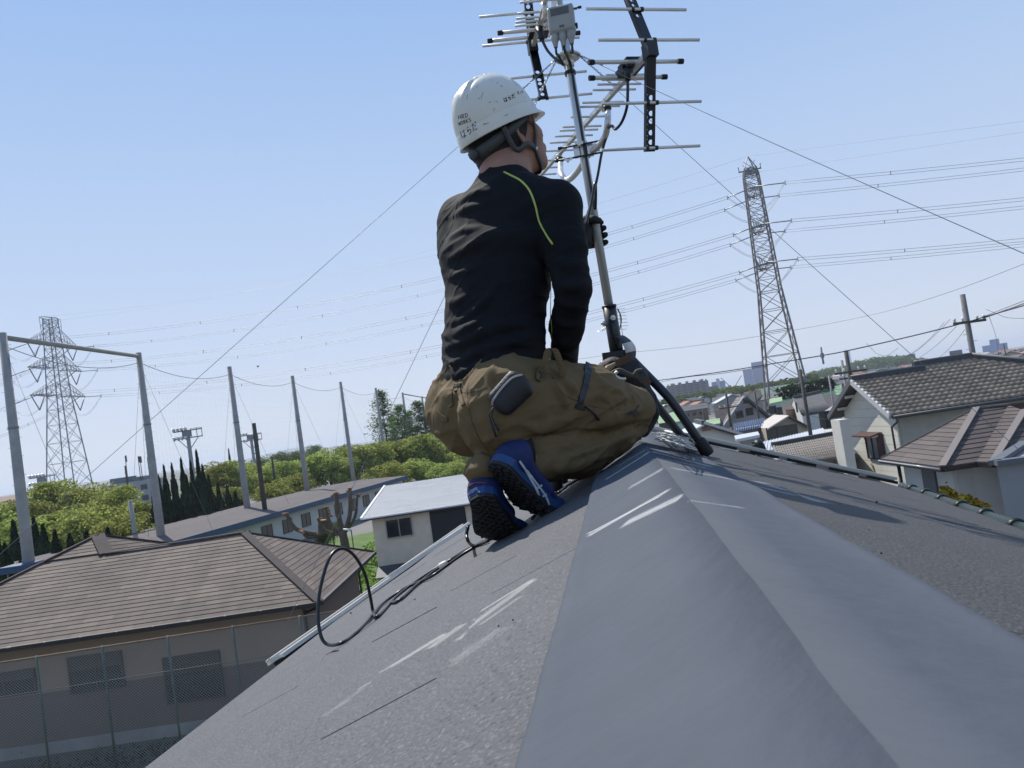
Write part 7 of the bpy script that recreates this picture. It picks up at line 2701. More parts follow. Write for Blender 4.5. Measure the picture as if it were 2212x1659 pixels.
B_.tube([dp0 - ZZ * .05, dp0 - ZZ * .25, dp0 - ZZ * .45 + ng * .5 + ug * .0, dp0 - ZZ * 5 + ng * .5], .045, n=8); B_.build('downpipe', M_ridge, gh)
ov = .55
w0 = gC + ng * ov + ug * .45; w1 = gC + ng * (2 * half - ov) + ug * .45
zap = gA_[2] - .12
# gable wall: five siding boards as separate strips up to the gable line
def gable_z(t):   # t in 0..1 across
    y = ov + (2 * half - 2 * ov) * t
    return GZ + slopeg * (y if y < half else 2 * half - y) - .10
nb = 16
zlev = [1.0 + (zap - 1.0) * k / nb for k in range(nb + 1)]
for k in range(nb):
    za, zb_ = zlev[k], zlev[k + 1] - .012
    ts = [t / 40 for t in range(41) if gable_z(t / 40) > za + .03]
    if not ts: continue
    t0, t1 = ts[0], ts[-1]
    tsb = [t / 40 for t in range(41) if gable_z(t / 40) > zb_]
    tb0, tb1 = (tsb[0], tsb[-1]) if tsb else (.5, .5)
    def wp(t, z): 
        p = w0 + (w1 - w0) * t; return np.array([p[0], p[1], z])
    poly = [wp(t0, za), wp(t1, za), wp(tb1, zb_), wp(tb0, zb_)] if tsb and tb1 > tb0 else [wp(t0, za), wp(t1, za), wp(.5, zb_)]
    B_ = MB(); B_.prism(poly, -ug * (.03 + (.004 if k % 2 else 0))); B_.build('siding_board', M_siding, gh)
B_ = MB()
B_.prism([np.array([*w0[:2], 0]), np.array([*w1[:2], 0]), np.array([*w1[:2], gable_z(1)]), wp(.5, zap), np.array([*w0[:2], gable_z(0)])], ug * .12); B_.build('gable_wall', M_siding, gh)
q0 = w0 + ug * .02; q1 = w0 + ug * 9.5
B_ = MB(); B_.prism([np.array([*q0[:2], 0]), np.array([*q1[:2], 0]), np.array([*q1[:2], GZ + .1]), np.array([*q0[:2], GZ + .1])], ng * .12); B_.build('front_wall', M_wallG, gh)
B_ = MB(); B_.poly([gC - ZZ * .03, gC + ug * 11 - ZZ * .03, q1 + ZZ * (GZ + .05 - q1[2]), q0 + ZZ * (GZ + .05 - q0[2])]); B_.build('soffit', M_siding, gh)
for k in range(5):
    t = .08 + k * .21
    p = wp(t, gable_z(t)) - ug * .03
    B_ = MB(); B_.box(p - ug * .2 - ZZ * .06, (.42, .1, .12), np.stack([ug, ng, ZZ], 1)); B_.build('purlin_end', mat('purlin_white', (.62, .61, .57), rough=.7), gh)
# window with shutter and red hood
wc = on_wall(1888, 962, w0, ug)
f = window_on(gh, wc - ug * .06, ng, -ug, 1.05, 1.15, M_bronze, mat('window_glass_grey', (.18, .20, .22), rough=.15, spec=.7), 2, .10)
B_ = MB(); hc = on_wall(1882, 932, w0, ug); B_.prism([hc - ng * .85, hc + ng * .85, hc + ng * .85 - ug * .5 - ZZ * .12, hc - ng * .85 - ug * .5 - ZZ * .12], -ZZ * .06); B_.build('window_hood', M_red, gh)
B_ = MB(); B_.box(hc - ug * .2 - ZZ * .16, (.4, 1.55, .10), np.stack([ug, ng, ZZ], 1)); B_.build('hood_soffit', M_siding, gh)
for k in range(13):
    B_ = MB(); B_.box(wc - ug * .10 - ng * .74 + ZZ * (.50 - k * .083), (.05, .40, .06), np.stack([ug, ng, ZZ], 1)); B_.build('shutter_slat', M_red, gh)
B_ = MB(); B_.box(wc - ug * .07 - ng * .74, (.03, .46, 1.16), np.stack([ug, ng, ZZ], 1)); B_.build('shutter_frame', M_bronze, gh)
B_ = MB(); pp = on_wall(1883, 1000, w0, ug) - ug * .06; B_.prism([pp, pp + ng * -.35 - ZZ * .75, pp + ng * -.42 - ZZ * .85, pp + ng * -.12], -ug * .03); B_.build('torn_cover', mat('yellowed_plastic', (.50, .42, .26), rough=.7), gh)
# chimney-like pale annexe at the gable's left
cL = at(1822, 1000, 32.2)
B_ = MB(); top_ = at(1822, 906, 32.2)
B_.box((top_[0], top_[1] + .4, top_[2] / 2), (.40, .9, top_[2])); B_.build('annexe', mat('annexe_cream', (.55, .53, .48), rough=.8, var=.05, vscale=2), gh)

# ---- brown hip-roofed house in front of it
M_slB = [mat('umber_slate_a', (.085, .066, .06), rough=.8, var=.12, vscale=3), mat('umber_slate_b', (.10, .078, .07), rough=.8, var=.12, vscale=3), mat('umber_slate_c', (.072, .058, .053), rough=.8, var=.1, vscale=3)]
M_capB = mat('taupe_hip_cap', (.17, .145, .13), rough=.55, var=.06, vscale=2)
M_wallB = mat('pale_grey_wall', (.44, .45, .45), rough=.85, var=.05, vscale=2)
bz0 = 5.0
nf = hz(1903, 992, bz0); nr_ = hz(2036, 1010, bz0); nv2 = hz(2110, 999, bz0); nv3 = hz(2146, 1000, bz0)
ap = at(2110, 883, 20.4)
def into_plane(px, py, A_, B_, C_):
    n = nrm(np.cross(B_ - A_, C_ - A_)); d = ray(px, py); return CAMP + d * (((A_ - CAMP) @ n) / (d @ n))
ap2 = into_plane(2178, 876, nr_, nv2, ap); ap3 = into_plane(2214, 888, nv2, nv3, ap2)
hh = thing('hip_roofed_house', 'umber slate hip-roofed house with taupe hip caps at the right edge', 'house', (nr_[0] + 3, nr_[1] + 3, 0))
def face(poly, exp=.19, wd=.9, cap=90): slate_plane(hh, poly, exp, wd, M_slB, cap=cap, thick=.014)
face([nr_, nf, ap])
face([nr_, nv2, ap2, ap])
ev = nv3 + (nv3 - nv2) * 0
face([nv2, nv3, ap3, ap2])
nv4 = nv3 + np.array([3.0, .2, 0]); ap4 = into_plane(2330, 872, nv3, nv4, ap3)
face([nv3, nv4, ap4, ap3])
B_ = MB()
for tri in ([nr_, nf, ap], [nr_, nv2, ap2, ap], [nv2, nv3, ap3, ap2], [nv3, nv4, ap4, ap3]):
    nn_ = nrm(np.cross(tri[1] - tri[0], tri[2] - tri[0])); nn_ = nn_ if nn_[2] > 0 else -nn_
    B_.prism([p - nn_ * .01 for p in tri], -nn_ * .04)
B_.prism([nf, nf + np.array([3.5, 1.5, 0]), ap2 + np.array([1, .5, 0]), ap], -ZZ * .04)
B_.build('roof_deck', M_slB[2], hh)
for (p, q, w_) in ((nr_, ap, .17), (nv3, ap3, .17), (nf, ap, .07), (ap, ap2, .09), (ap3, ap4, .08)):
    B_ = MB(); B_.beam(p + ZZ * .04, q + ZZ * .04, w_, .035); B_.build('hip_cap', M_capB, hh)
B_ = MB()
for p, q in ((nf, nr_), (nr_, nv2), (nv2, nv3), (nv3, nv4)):
    B_.beam(p - ZZ * .05, q - ZZ * .05, .12, .11)
B_.build('gutter', M_fascia, hh)
B_ = MB(); o_ = nrm(np.cross(nr_ - nf, ZZ)); o_ = o_ if o_[0] < 0 else -o_
B_.tube([nf + o_ * .07 - ZZ * .03, nr_ + o_ * .07 - ZZ * .03], .022, n=8); B_.build('gutter_edge', mat('gutter_shine', (.35, .35, .36), rough=.25), hh)
inx = np.array([.42, .05, 0])
wa = nf + np.array([.42, -.35, 0]); wb_ = nr_ + np.array([.42, .40, 0]); wcn = nv2 + np.array([.1, .42, 0]); wd_ = nv4 + np.array([0, .45, 0])
for (p, q) in ((wa, wb_), (wb_, wcn), (wcn, wd_)):
    B_ = wall_panel(p, q, 0, bz0 - .03); B_.build('wall', M_wallB, hh)
B_ = MB(); B_.tube([wa + np.array([-.08, .1, -.15]), wa + np.array([-.08, .1, -3])], .05, n=8); B_.tube([wa + np.array([-.08, .12, -.1]), nf + np.array([.1, -.2, -.08])], .05, n=8); B_.build('downpipe', M_fascia, hh)
m1 = (wa + wb_) / 2
udw = nrm(wb_ - wa); on_ = np.array([udw[1], -udw[0], 0]); on_ = on_ if on_[0] < 0 else -on_
for k in range(4):
    B_ = MB(); B_.box(np.array([*(wa + udw * 1.2)[:2], 3.55 - .16 * k]) + on_ * (.12), (.75, .16, .06), np.stack([udw, on_, ZZ], 1)); B_.build('louvre_slat', M_steel, hh)
B_ = MB(); B_.box(np.array([*(wa + udw * 1.5)[:2], 3.9]) + on_ * .03, (.7, .05, 1.9), np.stack([udw, on_, ZZ], 1)); B_.build('window_recess', mat('dark_recess_grey', (.07, .075, .08), rough=.6), hh)

# ---- grey flat-topped block at the right edge
c0 = at(2151, 994, 15.5)
gb = thing('grey_annexe', 'plain grey flat-topped block at the right edge behind the green tiles', 'building', (c0[0] + 1.5, c0[1] + 1.2, 0))
M_gb = mat('grey_block_wall', (.225, .235, .25), rough=.8, var=.05, vscale=2)
B_ = MB(); B_.prism([(c0[0], c0[1], 0), (c0[0] + 4, c0[1] - .4, 0), (c0[0] + 6, c0[1] + 2.5, 0), (c0[0] + 2.3, c0[1] + 2.5, 0)], (0, 0, c0[2] - .12)); B_.build('wall', M_gb, gb)
B_ = MB()
for (p, q) in (((c0[0] - .05, c0[1] - .03), (c0[0] + 4, c0[1] - .43)), ((c0[0] - .03, c0[1]), (c0[0] + 2.27, c0[1] + 2.5))):
    B_.beam((*p, c0[2] - .05), (*q, c0[2] - .05), .22, .10)
B_.build('parapet_cap', mat('parapet_metal', (.12, .13, .15), rough=.8, spec=.15), gb)

# ---- reddish-tipped shrub beyond the green tiles
c = at(2086, 1085, 9.5)
sh_ = thing('photinia_shrub', 'yellow-green shrub with red upright tips beyond the green tile row', 'shrub', (c[0], c[1], 0))
r = random.Random(6); B_ = MB(); B2 = MB()
for i in range(1000):
    t = r.random(); px = 2035 + 105 * t + r.gauss(0, 3)
    base_y = 1072 + (px - 2035) * .40
    p = at(px, base_y + abs(r.gauss(0, 14)) + r.uniform(-26, 4), 9.5 + r.gauss(0, .25))
    leaf_cards(B_, [p], [np.array([0, -.3, .8])], .038, r, .8)
for i in range(46):
    px = 2030 + 110 * r.random(); y0 = 1076 + (px - 2035) * .42
    p = at(px, y0 - r.uniform(8, 30) * (1 if px > 2045 else 1.3), 9.5 + r.gauss(0, .2)); q = at(px + 2, y0 + 14, 9.5)
    for k in range(7):
        leaf_cards(B2, [p + (q - p) * (k / 7) + np.array([r.gauss(0, .012), 0, 0])], [np.array([r.gauss(0, 1), -.6, .2])], .028, r, .4)
B_.build('foliage', leafmat('leaf_photinia', (.10, .10, .02), (.16, .15, .02)), sh_); B2.build('red_tips', leafmat('leaf_red', (.10, .028, .012), (.16, .04, .012)), sh_)
B_ = MB()
for k in range(7):
    p = at(2040 + 15 * k, 1100 + 6 * k, 9.5); B_.tube([(p[0], p[1], 0), (p[0] + .05, p[1], p[2])], .02, n=5)
B_.build('stem', M_bark, sh_)
# ---- green glazed ridge end of the roof just below ours
c = at(1598, 983, 7.4); c2 = at(1642, 966, 7.4)
b = thing('green_ridge_end', 'thick dark green glazed ridge end seen just over the roof’s far edge', 'roof tile', (c[0], c[1], 0))
B_ = MB(); d = nrm(c2 - c); B_.tube([c - d * .6, c2 - d * .05, c2, c2 + d * .02], [.055, .055, .058, .05], n=16); B_.build('ridge_roll', M_greenglaze, b)
B_ = MB(); B_.tube([c2 - d * .05, c2 + d * .005, c2 + d * .03], [.075, .085, .07], n=16); B_.build('end_collar', M_greenglaze, b)
B_ = MB(); m = (c + c2) / 2; B_.box((m[0], m[1] + .1, m[2] / 2 - .06), (.8, .12, m[2] - .12)); B_.build('wall', M_wallB, b)

# ================================================================== the town in the middle distance
TWR = random.Random(99)
def wall_colors():
    return [mat('town_wall_white', (.52, .52, .50), rough=.85), mat('town_wall_beige', (.40, .35, .28), rough=.85), mat('town_wall_grey', (.29, .30, .31), rough=.85), mat('town_wall_brown', (.22, .17, .135), rough=.85)]
TW = wall_colors()
M_kaw = mat('town_tile_grey', (.075, .075, .08), rough=.6, var=.2, vscale=1.2)
M_kaw2 = mat('town_tile_brown', (.11, .082, .066), rough=.6, var=.2, vscale=1.2)
M_sheetw = mat('white_sheet_roof', (.50, .52, .54), rough=.45, var=.06, vscale=1)
M_sheetc = mat('cream_sheet_roof', (.55, .48, .40), rough=.4, var=.08, vscale=1.5)
M_greenr = mat('light_green_roof', (.27, .38, .19), rough=.6, var=.08, vscale=1)
M_mint = mat('mint_wall', (.36, .50, .43), rough=.8, var=.05, vscale=1)
M_dgreen = mat('dark_green_sheet', (.035, .085, .05), rough=.7, var=.2, vscale=.5)
M_bluet = mat('blue_glazed_tile', (.025, .05, .12), rough=.3, spec=.5, var=.3, vscale=3)
def corr(P, nribs, m, parent, name='roof_rib', r=.05, kind=None):
    """ribs running up a roof quad [eave0, eave1, top1, top0]"""
    for k in range(nribs + 1):
        f = k / nribs
        B_ = MB(); B_.tube([P[0] + (P[1] - P[0]) * f + ZZ * .03, P[3] + (P[2] - P[3]) * f + ZZ * .03], r, n=5); B_.build(name, m, parent)
def quad_roof(parent, pix, m, thick=.10, name='roof', zs=None):
    """roof sheet through four sight-line points given as (x, y, depth): eave0, eave1, top1, top0"""
    P = [at(*q) for q in pix]
    # make it planar: recompute the last from the other three
    n = nrm(np.cross(P[1] - P[0], P[2] - P[0])); n = n if n[2] > 0 else -n
    d = ray(pix[3][0], pix[3][1]); P[3] = CAMP + d * (((P[0] - CAMP) @ n) / (d @ n))
    B_ = MB(); B_.prism(P, -n * thick); B_.build(name, m, parent)
    return P, n
def body(parent, P, m, inset=.3, name='wall', deep=None):
    """walls under a roof quad"""
    c = sum(P) / len(P)
    Q = [c + (p - c) * (1 - inset / max(1e-3, np.linalg.norm(p - c))) for p in P]
    zb = [q[2] - .12 for q in Q]
    B_ = MB()
    vs = [np.array([q[0], q[1], 0]) for q in Q] + [np.array([q[0], q[1], z]) for q, z in zip(Q, zb)]
    B_.add(vs, [(3, 2, 1, 0), (4, 5, 6, 7), (0, 1, 5, 4), (1, 2, 6, 5), (2, 3, 7, 6), (3, 0, 4, 7)])
    B_.build(name, m, parent)
    return Q
def win_at(parent, px, py, dep, w, h, azd, split=2, fm=M_bronze, gm=M_glassd):
    c = at(px, py, dep); u = azv(azd)
    o_ = np.array([-u[1], u[0], 0]); o_ = o_ if (CAMP - c) @ o_ > 0 else -o_
    return window_on(parent, c, u, o_, w, h, fm, gm, split, .10)
GH = None
# A-frame grey house
D = 104
t = thing('a_frame_house', 'grey house with one steep A-shaped gable and two small windows', 'house', at(1612, 900, D) * np.array([1, 1, 0]))
P = [at(1556, 930, D - 1), at(1673, 911, D + 4), at(1607, 857, D + 1)]
dpt = np.array([1.2, 7.5, 0])
B_ = MB(); B_.prism([P[0] - ZZ * (P[0][2] - 0), P[1] - ZZ * P[1][2], P[1] - ZZ * .3, P[2] - ZZ * .35, P[0] - ZZ * .3], dpt); B_.build('wall', TW[2], t)
for (a, c_) in ((P[0], P[2]), (P[1], P[2])):
    B_ = MB(); B_.prism([a - dpt * .06, c_ - dpt * .06, c_ + dpt, a + dpt], -ZZ * .25); B_.build('roof', M_kaw2 if a is P[0] else M_kaw, t)
    B_ = MB(); B_.beam(a - dpt * .07, c_ - dpt * .07, .35, .35); B_.build('barge_board', TW[2] if a is P[0] else M_ridge, t)
win_at(t, 1597, 895, D - 1.6, 1.1, 1.0, 80); win_at(t, 1619, 889, D - 1.2, 1.1, 1.0, 80); win_at(t, 1610, 866, D - .6, .7, .7, 80, 1)
# its left wing
t2 = thing('brown_roofed_house', 'house with a big plain brown-grey roof adjoining the A-shaped gable', 'house', at(1560, 900, D + 6) * np.array([1, 1, 0]))
P, n = quad_roof(t2, [(1552, 925, D + 1), (1583, 922, D + 2), (1594, 868, D + 9), (1541, 877, D + 8)], M_kaw2); body(t2, P, TW[2])
# blue-tiled lean-to
t = thing('blue_tiled_annexe', 'low annexe with glossy blue wavy roof tiles before the A-shaped gable', 'building', at(1620, 930, 84) * np.array([1, 1, 0]))
P, n = quad_roof(t, [(1588, 934, 82), (1657, 922, 84), (1650, 904, 89), (1585, 916, 87)], M_bluet); corr(P, 14, M_bluet, t, 'tile_row', .07); body(t, P, TW[3])
# white gable with ridge tiles
D = 62
t = thing('white_gable_house', 'low white gabled house with dark ridge tiles just past our roof', 'house', at(1540, 950, D) * np.array([1, 1, 0]))
P = [at(1478, 938, D), at(1606, 942, D + 1.5), at(1519, 916, D)]
dpt = np.array([.8, 6, 0])
B_ = MB(); B_.prism([P[0] * np.array([1, 1, 0]), P[1] * np.array([1, 1, 0]), P[1] - ZZ * .15, P[2] - ZZ * .2, P[0] - ZZ * .15], dpt); B_.build('wall', TW[0], t)
for (a, c_, m) in ((P[0], P[2], M_sheetw), (P[1], P[2], M_kaw)):
    B_ = MB(); B_.prism([a - dpt * .08, c_ - dpt * .08, c_ + dpt, a + dpt], -ZZ * .14); B_.build('roof', m, t)
B_ = MB(); B_.beam(P[2] - dpt * .1 + ZZ * .15, P[2] + dpt + ZZ * .15, .35, .3); B_.build('ridge_cap', M_ridge, t)
B_ = MB(); B_.beam(P[1] - dpt * .1 + ZZ * .1, P[2] - dpt * .1 + ZZ * .12, .22, .2); B_.build('verge_tile', mat('verge_grey', (.42, .42, .42)), t)
for k in range(12):
    B_ = MB(); q = P[2] + (P[1] - P[2]) * ((k + .5) / 12) - dpt * .05 + ZZ * .2; B_.lathe([(.02, -.08), (.11, 0), (.02, .09)], q, n=8); B_.build('verge_knob', M_ridge, t)
B_ = MB(); q = at(1526, 926, D - .3); B_.box(q, (.7, .1, .35)); B_.build('gable_vent', mat('rust_roof', (.16, .09, .07)), t)
# green-roofed sheds
t = thing('green_roofed_shed', 'mint-walled shed with light green roof right beside the worker’s knee', 'building', at(1450, 915, 92) * np.array([1, 1, 0]))
P, n = quad_roof(t, [(1424, 917, 88), (1480, 908, 90), (1473, 886, 99), (1417, 898, 97)], M_greenr); Q = body(t, P, M_mint); win_at(t, 1440, 922, 87.6, 1.7, 1.0, 78, 1)
t = thing('long_green_shed', 'long low shed with light green roof behind the front mast legs', 'building', at(1520, 920, 100) * np.array([1, 1, 0]))
P, n = quad_roof(t, [(1486, 925, 96), (1556, 914, 99), (1555, 903, 108), (1490, 914, 105)], M_greenr); body(t, P, TW[2])
# beige house with bright cream roof
D = 82
t = thing('cream_roofed_house', 'beige house whose sunlit cream roof slopes towards the left', 'house', at(1690, 930, D) * np.array([1, 1, 0]))
P = [at(1655, 925, D - 1), at(1748, 922, D + 2), at(1700, 897, D)]
dpt = np.array([.6, 6, 0])
B_ = MB(); B_.prism([P[0] * np.array([1, 1, 0]), P[1] * np.array([1, 1, 0]), P[1] - ZZ * .15, P[2] - ZZ * .2, P[0] - ZZ * .15], dpt); B_.build('wall', TW[1], t)
for (a, c_, m) in ((P[0], P[2], M_sheetc), (P[1], P[2], M_kaw2)):
    B_ = MB(); B_.prism([a - dpt * .12, c_ - dpt * .12, c_ + dpt, a + dpt], -ZZ * .14); B_.build('roof', m, t)
win_at(t, 1690, 936, D - 1.2, 3.4, 1.6, 84, 3)
# dark grey tiled house
D = 92
t = thing('grey_tiled_house', 'house with a large dark grey tiled roof and white gable below the pylon', 'house', at(1750, 890, D) * np.array([1, 1, 0]))
P, n = quad_roof(t, [(1733, 896, D - 2), (1793, 887, D), (1771, 848, D + 8), (1713, 861, D + 6)], M_kaw); corr(P, 18, M_kaw, t, 'tile_row', .10)
B_ = MB(); B_.beam(P[3] + ZZ * .15, P[2] + ZZ * .15, .4, .3); B_.build('ridge_cap', M_ridge, t)
a = P[3]; e = P[0]; o_ = a + (a - e) * np.array([1, 1, -1])
B_ = MB(); B_.prism([e * np.array([1, 1, 0]), o_ * np.array([1, 1, 0]), o_ - ZZ * .2, a - ZZ * .25, e - ZZ * .2], nrm(P[1] - P[0]) * 4.5); B_.build('wall', TW[0], t)
B_ = MB(); B_.prism([P[3], P[2], P[2] + (a - e) * np.array([1, 1, -1]), o_], -ZZ * .15); B_.build('roof', M_kaw, t)
win_at(t, 1721, 880, D - 1.5, .6, 1.2, 10, 1)
t = thing('umber_roofed_house', 'house with plain umber roof right behind the dark grey tiled one', 'house', at(1800, 880, 104) * np.array([1, 1, 0]))
P, n = quad_roof(t, [(1780, 892, 100), (1818, 886, 102), (1805, 852, 110), (1772, 858, 108)], M_kaw2); body(t, P, TW[3])
t = thing('brown_walled_house', 'narrow brown-walled house left of the white gable below the pylon', 'house', at(1698, 885, 98) * np.array([1, 1, 0]))
P, n = quad_roof(t, [(1697, 886, 96), (1716, 883, 97), (1712, 868, 101), (1687, 872, 101)], M_kaw2); body(t, P, TW[3], .1)
t = thing('sunlit_roof_house', 'house with a bright sunlit cream roof next to the gabled house', 'house', at(1790, 900, 66) * np.array([1, 1, 0]))
P, n = quad_roof(t, [(1766, 898, 62), (1796, 899, 63), (1814, 880, 69), (1798, 877, 68)], M_sheetc); body(t, P, TW[2]); win_at(t, 1783, 907, 61.5, 1.0, 1.4, 80, 1)
t = thing('sunlit_roof_house', 'tiny shed with cream roof against the gabled house’s annexe', 'shed', at(1790, 935, 46) * np.array([1, 1, 0]))
P, n = quad_roof(t, [(1783, 934, 44), (1801, 931, 44.5), (1799, 926, 48), (1780, 928, 47)], M_sheetc); body(t, P, TW[3])
# white metal roof
t = thing('white_metal_roof_house', 'long low house with shiny white metal roof and dark skylight slits', 'house', at(1710, 960, 54) * np.array([1, 1, 0]))
P, n = quad_roof(t, [(1640, 977, 48), (1797, 944, 52), (1776, 925, 60), (1646, 955, 56)], M_sheetw); corr(P, 22, M_sheetw, t, 'roof_seam', .025); body(t, P, TW[2])
for (x0, y0, x1, y1) in ((1702, 957, 1713, 950), (1745, 942, 1772, 940)):
    B_ = MB(); a = on_wall(x0, y0, P[0] + n * .06, n); c_ = on_wall(x1, y1, P[0] + n * .06, n); B_.beam(a, c_, .3, .06, n); B_.build('skylight', M_fascia, t)
t = thing('white_topped_hut', 'small hut with flat white top just over our roof edge', 'hut', at(1614, 950, 44) * np.array([1, 1, 0]))
P, n = quad_roof(t, [(1590, 949, 43), (1641, 939, 43.5), (1637, 932, 46), (1586, 941, 45.5)], M_sheetw, .16); body(t, P, TW[2], .5)
# grey-brown tile roof close by
t = thing('kawara_roof_house', 'house with weathered grey-brown tiled roof right below our verge', 'house', at(1750, 985, 36) * np.array([1, 1, 0]))
P, n = quad_roof(t, [(1690, 1010, 32), (1850, 984, 33.5), (1822, 938, 40), (1672, 966, 38.5)], M_kaw2)
corr(P, 30, mat('kawara_weathered', (.16, .14, .12), rough=.8, var=.3, vscale=4), t, 'tile_row', .075)
for k in range(9):
    f = (k + .5) / 9; B_ = MB(); B_.beam(P[0] + (P[3] - P[0]) * f + n * .05, P[1] + (P[2] - P[1]) * f + n * .05, .06, .09, n); B_.build('tile_course', mat('kawara_weathered', (.16, .14, .12)), t)
B_ = MB(); B_.beam(P[3] + ZZ * .12, P[2] + ZZ * .12, .3, .25); B_.build('ridge_cap', M_ridge, t); body(t, P, TW[2])
# long dark green building and mint buildings
t = thing('long_green_building', 'long dark green building with a planted top edge behind the houses', 'building', at(1740, 850, 150) * np.array([1, 1, 0]))
P, n = quad_roof(t, [(1688, 878, 145), (1806, 852, 150), (1800, 838, 158), (1684, 862, 153)], M_dgreen, .3); body(t, P, M_dgreen, .2)
r = random.Random(14); B_ = MB()
for i in range(700):
    f = r.random(); p = P[3] + (P[2] - P[3]) * f + np.array([r.gauss(0, .5), r.gauss(0, .5), r.uniform(0, 2.2)]); leaf_cards(B_, [p], [np.array([0, -.3, .8])], .45, r)
B_.build('planting', M_leafD, t)
t = thing('mint_building', 'pale mint two-storey building at the pylon’s left leg', 'building', at(1675, 880, 120) * np.array([1, 1, 0]))
P, n = quad_roof(t, [(1662, 872, 118), (1690, 866, 119), (1689, 857, 125), (1662, 862, 124)], M_greenr); body(t, P, M_mint, .05); win_at(t, 1669, 885, 117.5, 1.2, 1.2, 80, 2); win_at(t, 1684, 888, 117.5, 1.2, 1.2, 80, 2)
t = thing('light_green_hall', 'hall with bright light-green sloping roof behind the gabled house', 'building', at(1806, 845, 165) * np.array([1, 1, 0]))
P, n = quad_roof(t, [(1796, 856, 158), (1818, 850, 160), (1818, 830, 172), (1804, 834, 170)], M_greenr); body(t, P, M_mint, .2)

# ---- filler houses of the plain: individuals sharing a few shapes
house_kinds = [('white_walled_house', 'white-walled house with grey tiled roof on the plain', TW[0], M_kaw), ('beige_house', 'beige house with brown tiled roof on the plain', TW[1], M_kaw2), ('grey_house', 'grey house with pale metal roof on the plain', TW[2], M_sheetw), ('brown_house', 'brown-walled house with dark tiled roof on the plain', TW[3], M_kaw), ('red_roofed_house', 'house with rusty red roof on the plain', TW[1], mat('town_red_roof', (.26, .095, .055), rough=.7, var=.2, vscale=1)), ('green_roofed_house', 'house with dull green roof on the plain', TW[0], mat('town_green_roof', (.11, .17, .12), rough=.7))]
protos = []
for (nm, lab, wm, rm) in house_kinds:
    w, d, h, rz = TWR.uniform(7, 9), TWR.uniform(6.5, 8), TWR.uniform(4.3, 5.2), 1.5
    W_ = MB(); W_.prism([(-w / 2, -d / 2, 0), (w / 2, -d / 2, 0), (w / 2, d / 2, 0), (-w / 2, d / 2, 0)], (0, 0, h))
    W_.prism([(-w / 2, -d / 2, h), (-w / 2, d / 2, h), (-w / 2, 0, h + rz * .92)], (w, 0, 0))
    R_m = MB()
    for s in (-1, 1):
        R_m.prism([(-w / 2 - .5, s * (d / 2 + .5), h - .2), (w / 2 + .5, s * (d / 2 + .5), h - .2), (w / 2 + .5, 0, h + rz), (-w / 2 - .5, 0, h + rz)], (0, 0, .18))
    Wi = MB()
    for x in (-2.2, 0.2, 2.4):
        for s in (-1, 1):
            Wi.box((x, s * (d / 2 + .02), h - 1.5), (1.3, .08, 1.1)); Wi.box((x, s * (d / 2 + .02), h - 4.0 if h > 4.6 else .9), (1.3, .08, 1.1))
    protos.append((nm, lab, W_.mesh('wall', wm), R_m.mesh('roof', rm), Wi.mesh('window', M_glassd)))
def place_house(k, x, y, rz, sc=1.0, sink=0.0, g='houses of the town on the plain'):
    nm, lab, a, b_, c_ = protos[k]
    t = thing(nm, lab, 'house', (x, y, -sink), g); t.rotation_euler = (0, 0, rz); t.scale = (sc, sc, sc)
    for q, me in (('wall', a), ('roof', b_), ('window', c_)):
        o = bpy.data.objects.new(q, me); COL.objects.link(o); o.parent = t
cnt = 0
for i in range(290):
    dep = 185 * (5.6 ** (TWR.random() ** .8))
    px = TWR.uniform(1405, 2230)
    p = at(px, 1069.5 - .1465 * px, dep)
    if np.linalg.norm(p[:2] - gR[:2]) < 12: continue
    hgt = TWR.uniform(.66, .95)
    place_house(TWR.choices(range(6), [4, 3, 1.4, 4, 2, 1])[0], p[0], p[1], TWR.uniform(0, 3.14), hgt); cnt += 1
# ---- landmarks on the horizon
def slab(nm, lab, pix, dep, wpx, top, m, dm=None, depth_m=18, floors=0, parent_group=None, cat='building'):
    c = at(pix, top, dep); w = wpx * dep / FPX
    t = thing(nm, lab, cat, (c[0], c[1], 0), parent_group)
    az_ = atan2(c[0], c[1]); R = np.stack([np.array([cos(az_), -sin(az_), 0]), np.array([sin(az_), cos(az_), 0]), ZZ], 1)
    B_ = MB(); B_.box((c[0], c[1], c[2] / 2), (w, depth_m, c[2]), R); B_.build('wall', m, t)
    if floors:
        H = c[2]
        B_ = MB()
        for k in range(floors):
            z = H * (k + .7) / floors
            B_.box(np.array([c[0], c[1], z]) - R[:, 1] * (depth_m / 2 + .15), (w * .96, .3, H / floors * .42), R)
        B_.build('window_band', dm or M_glassd, t)
    return t, c, R, w
M_apt = mat('apartment_grey', (.21, .20, .205), rough=.8, var=.1, vscale=.05)
M_aptd = mat('apartment_dark', (.09, .09, .10), rough=.7)
M_glassb = mat('tower_glass_blue', (.025, .10, .32), rough=.25)
t, c, R, w = slab('apartment_block', 'long grey apartment block with many balconies on the horizon', 1484, 700, 88, 828, M_apt, M_aptd, 16, 9)
for k in range(7):
    B_ = MB(); B_.box(np.array([c[0], c[1], c[2] / 2 + .6]) + R[:, 0] * (w * (-.45 + .15 * k)) - R[:, 1] * 8.6, (w * .035, 1.4, c[2] + 1.2), R); B_.build('stair_tower', M_apt, t)
B_ = MB()
for k in range(5):
    B_.box(np.array([c[0], c[1], c[2] + .9]) + R[:, 0] * (w * (-.36 + .18 * k)), (w * .07, 6, 1.8), R)
B_.build('roof_house', M_apt, t)
slab('apartment_block', 'brownish stepped apartment block right of the long grey one', 1541, 760, 20, 834, mat('apartment_brown', (.20, .15, .13), rough=.8), M_aptd, 16, 6)
slab('office_building', 'pale blue-grey office with raised core left of the cranes', 1551, 1500, 28, 824, M_glassb, None, 26, 0)
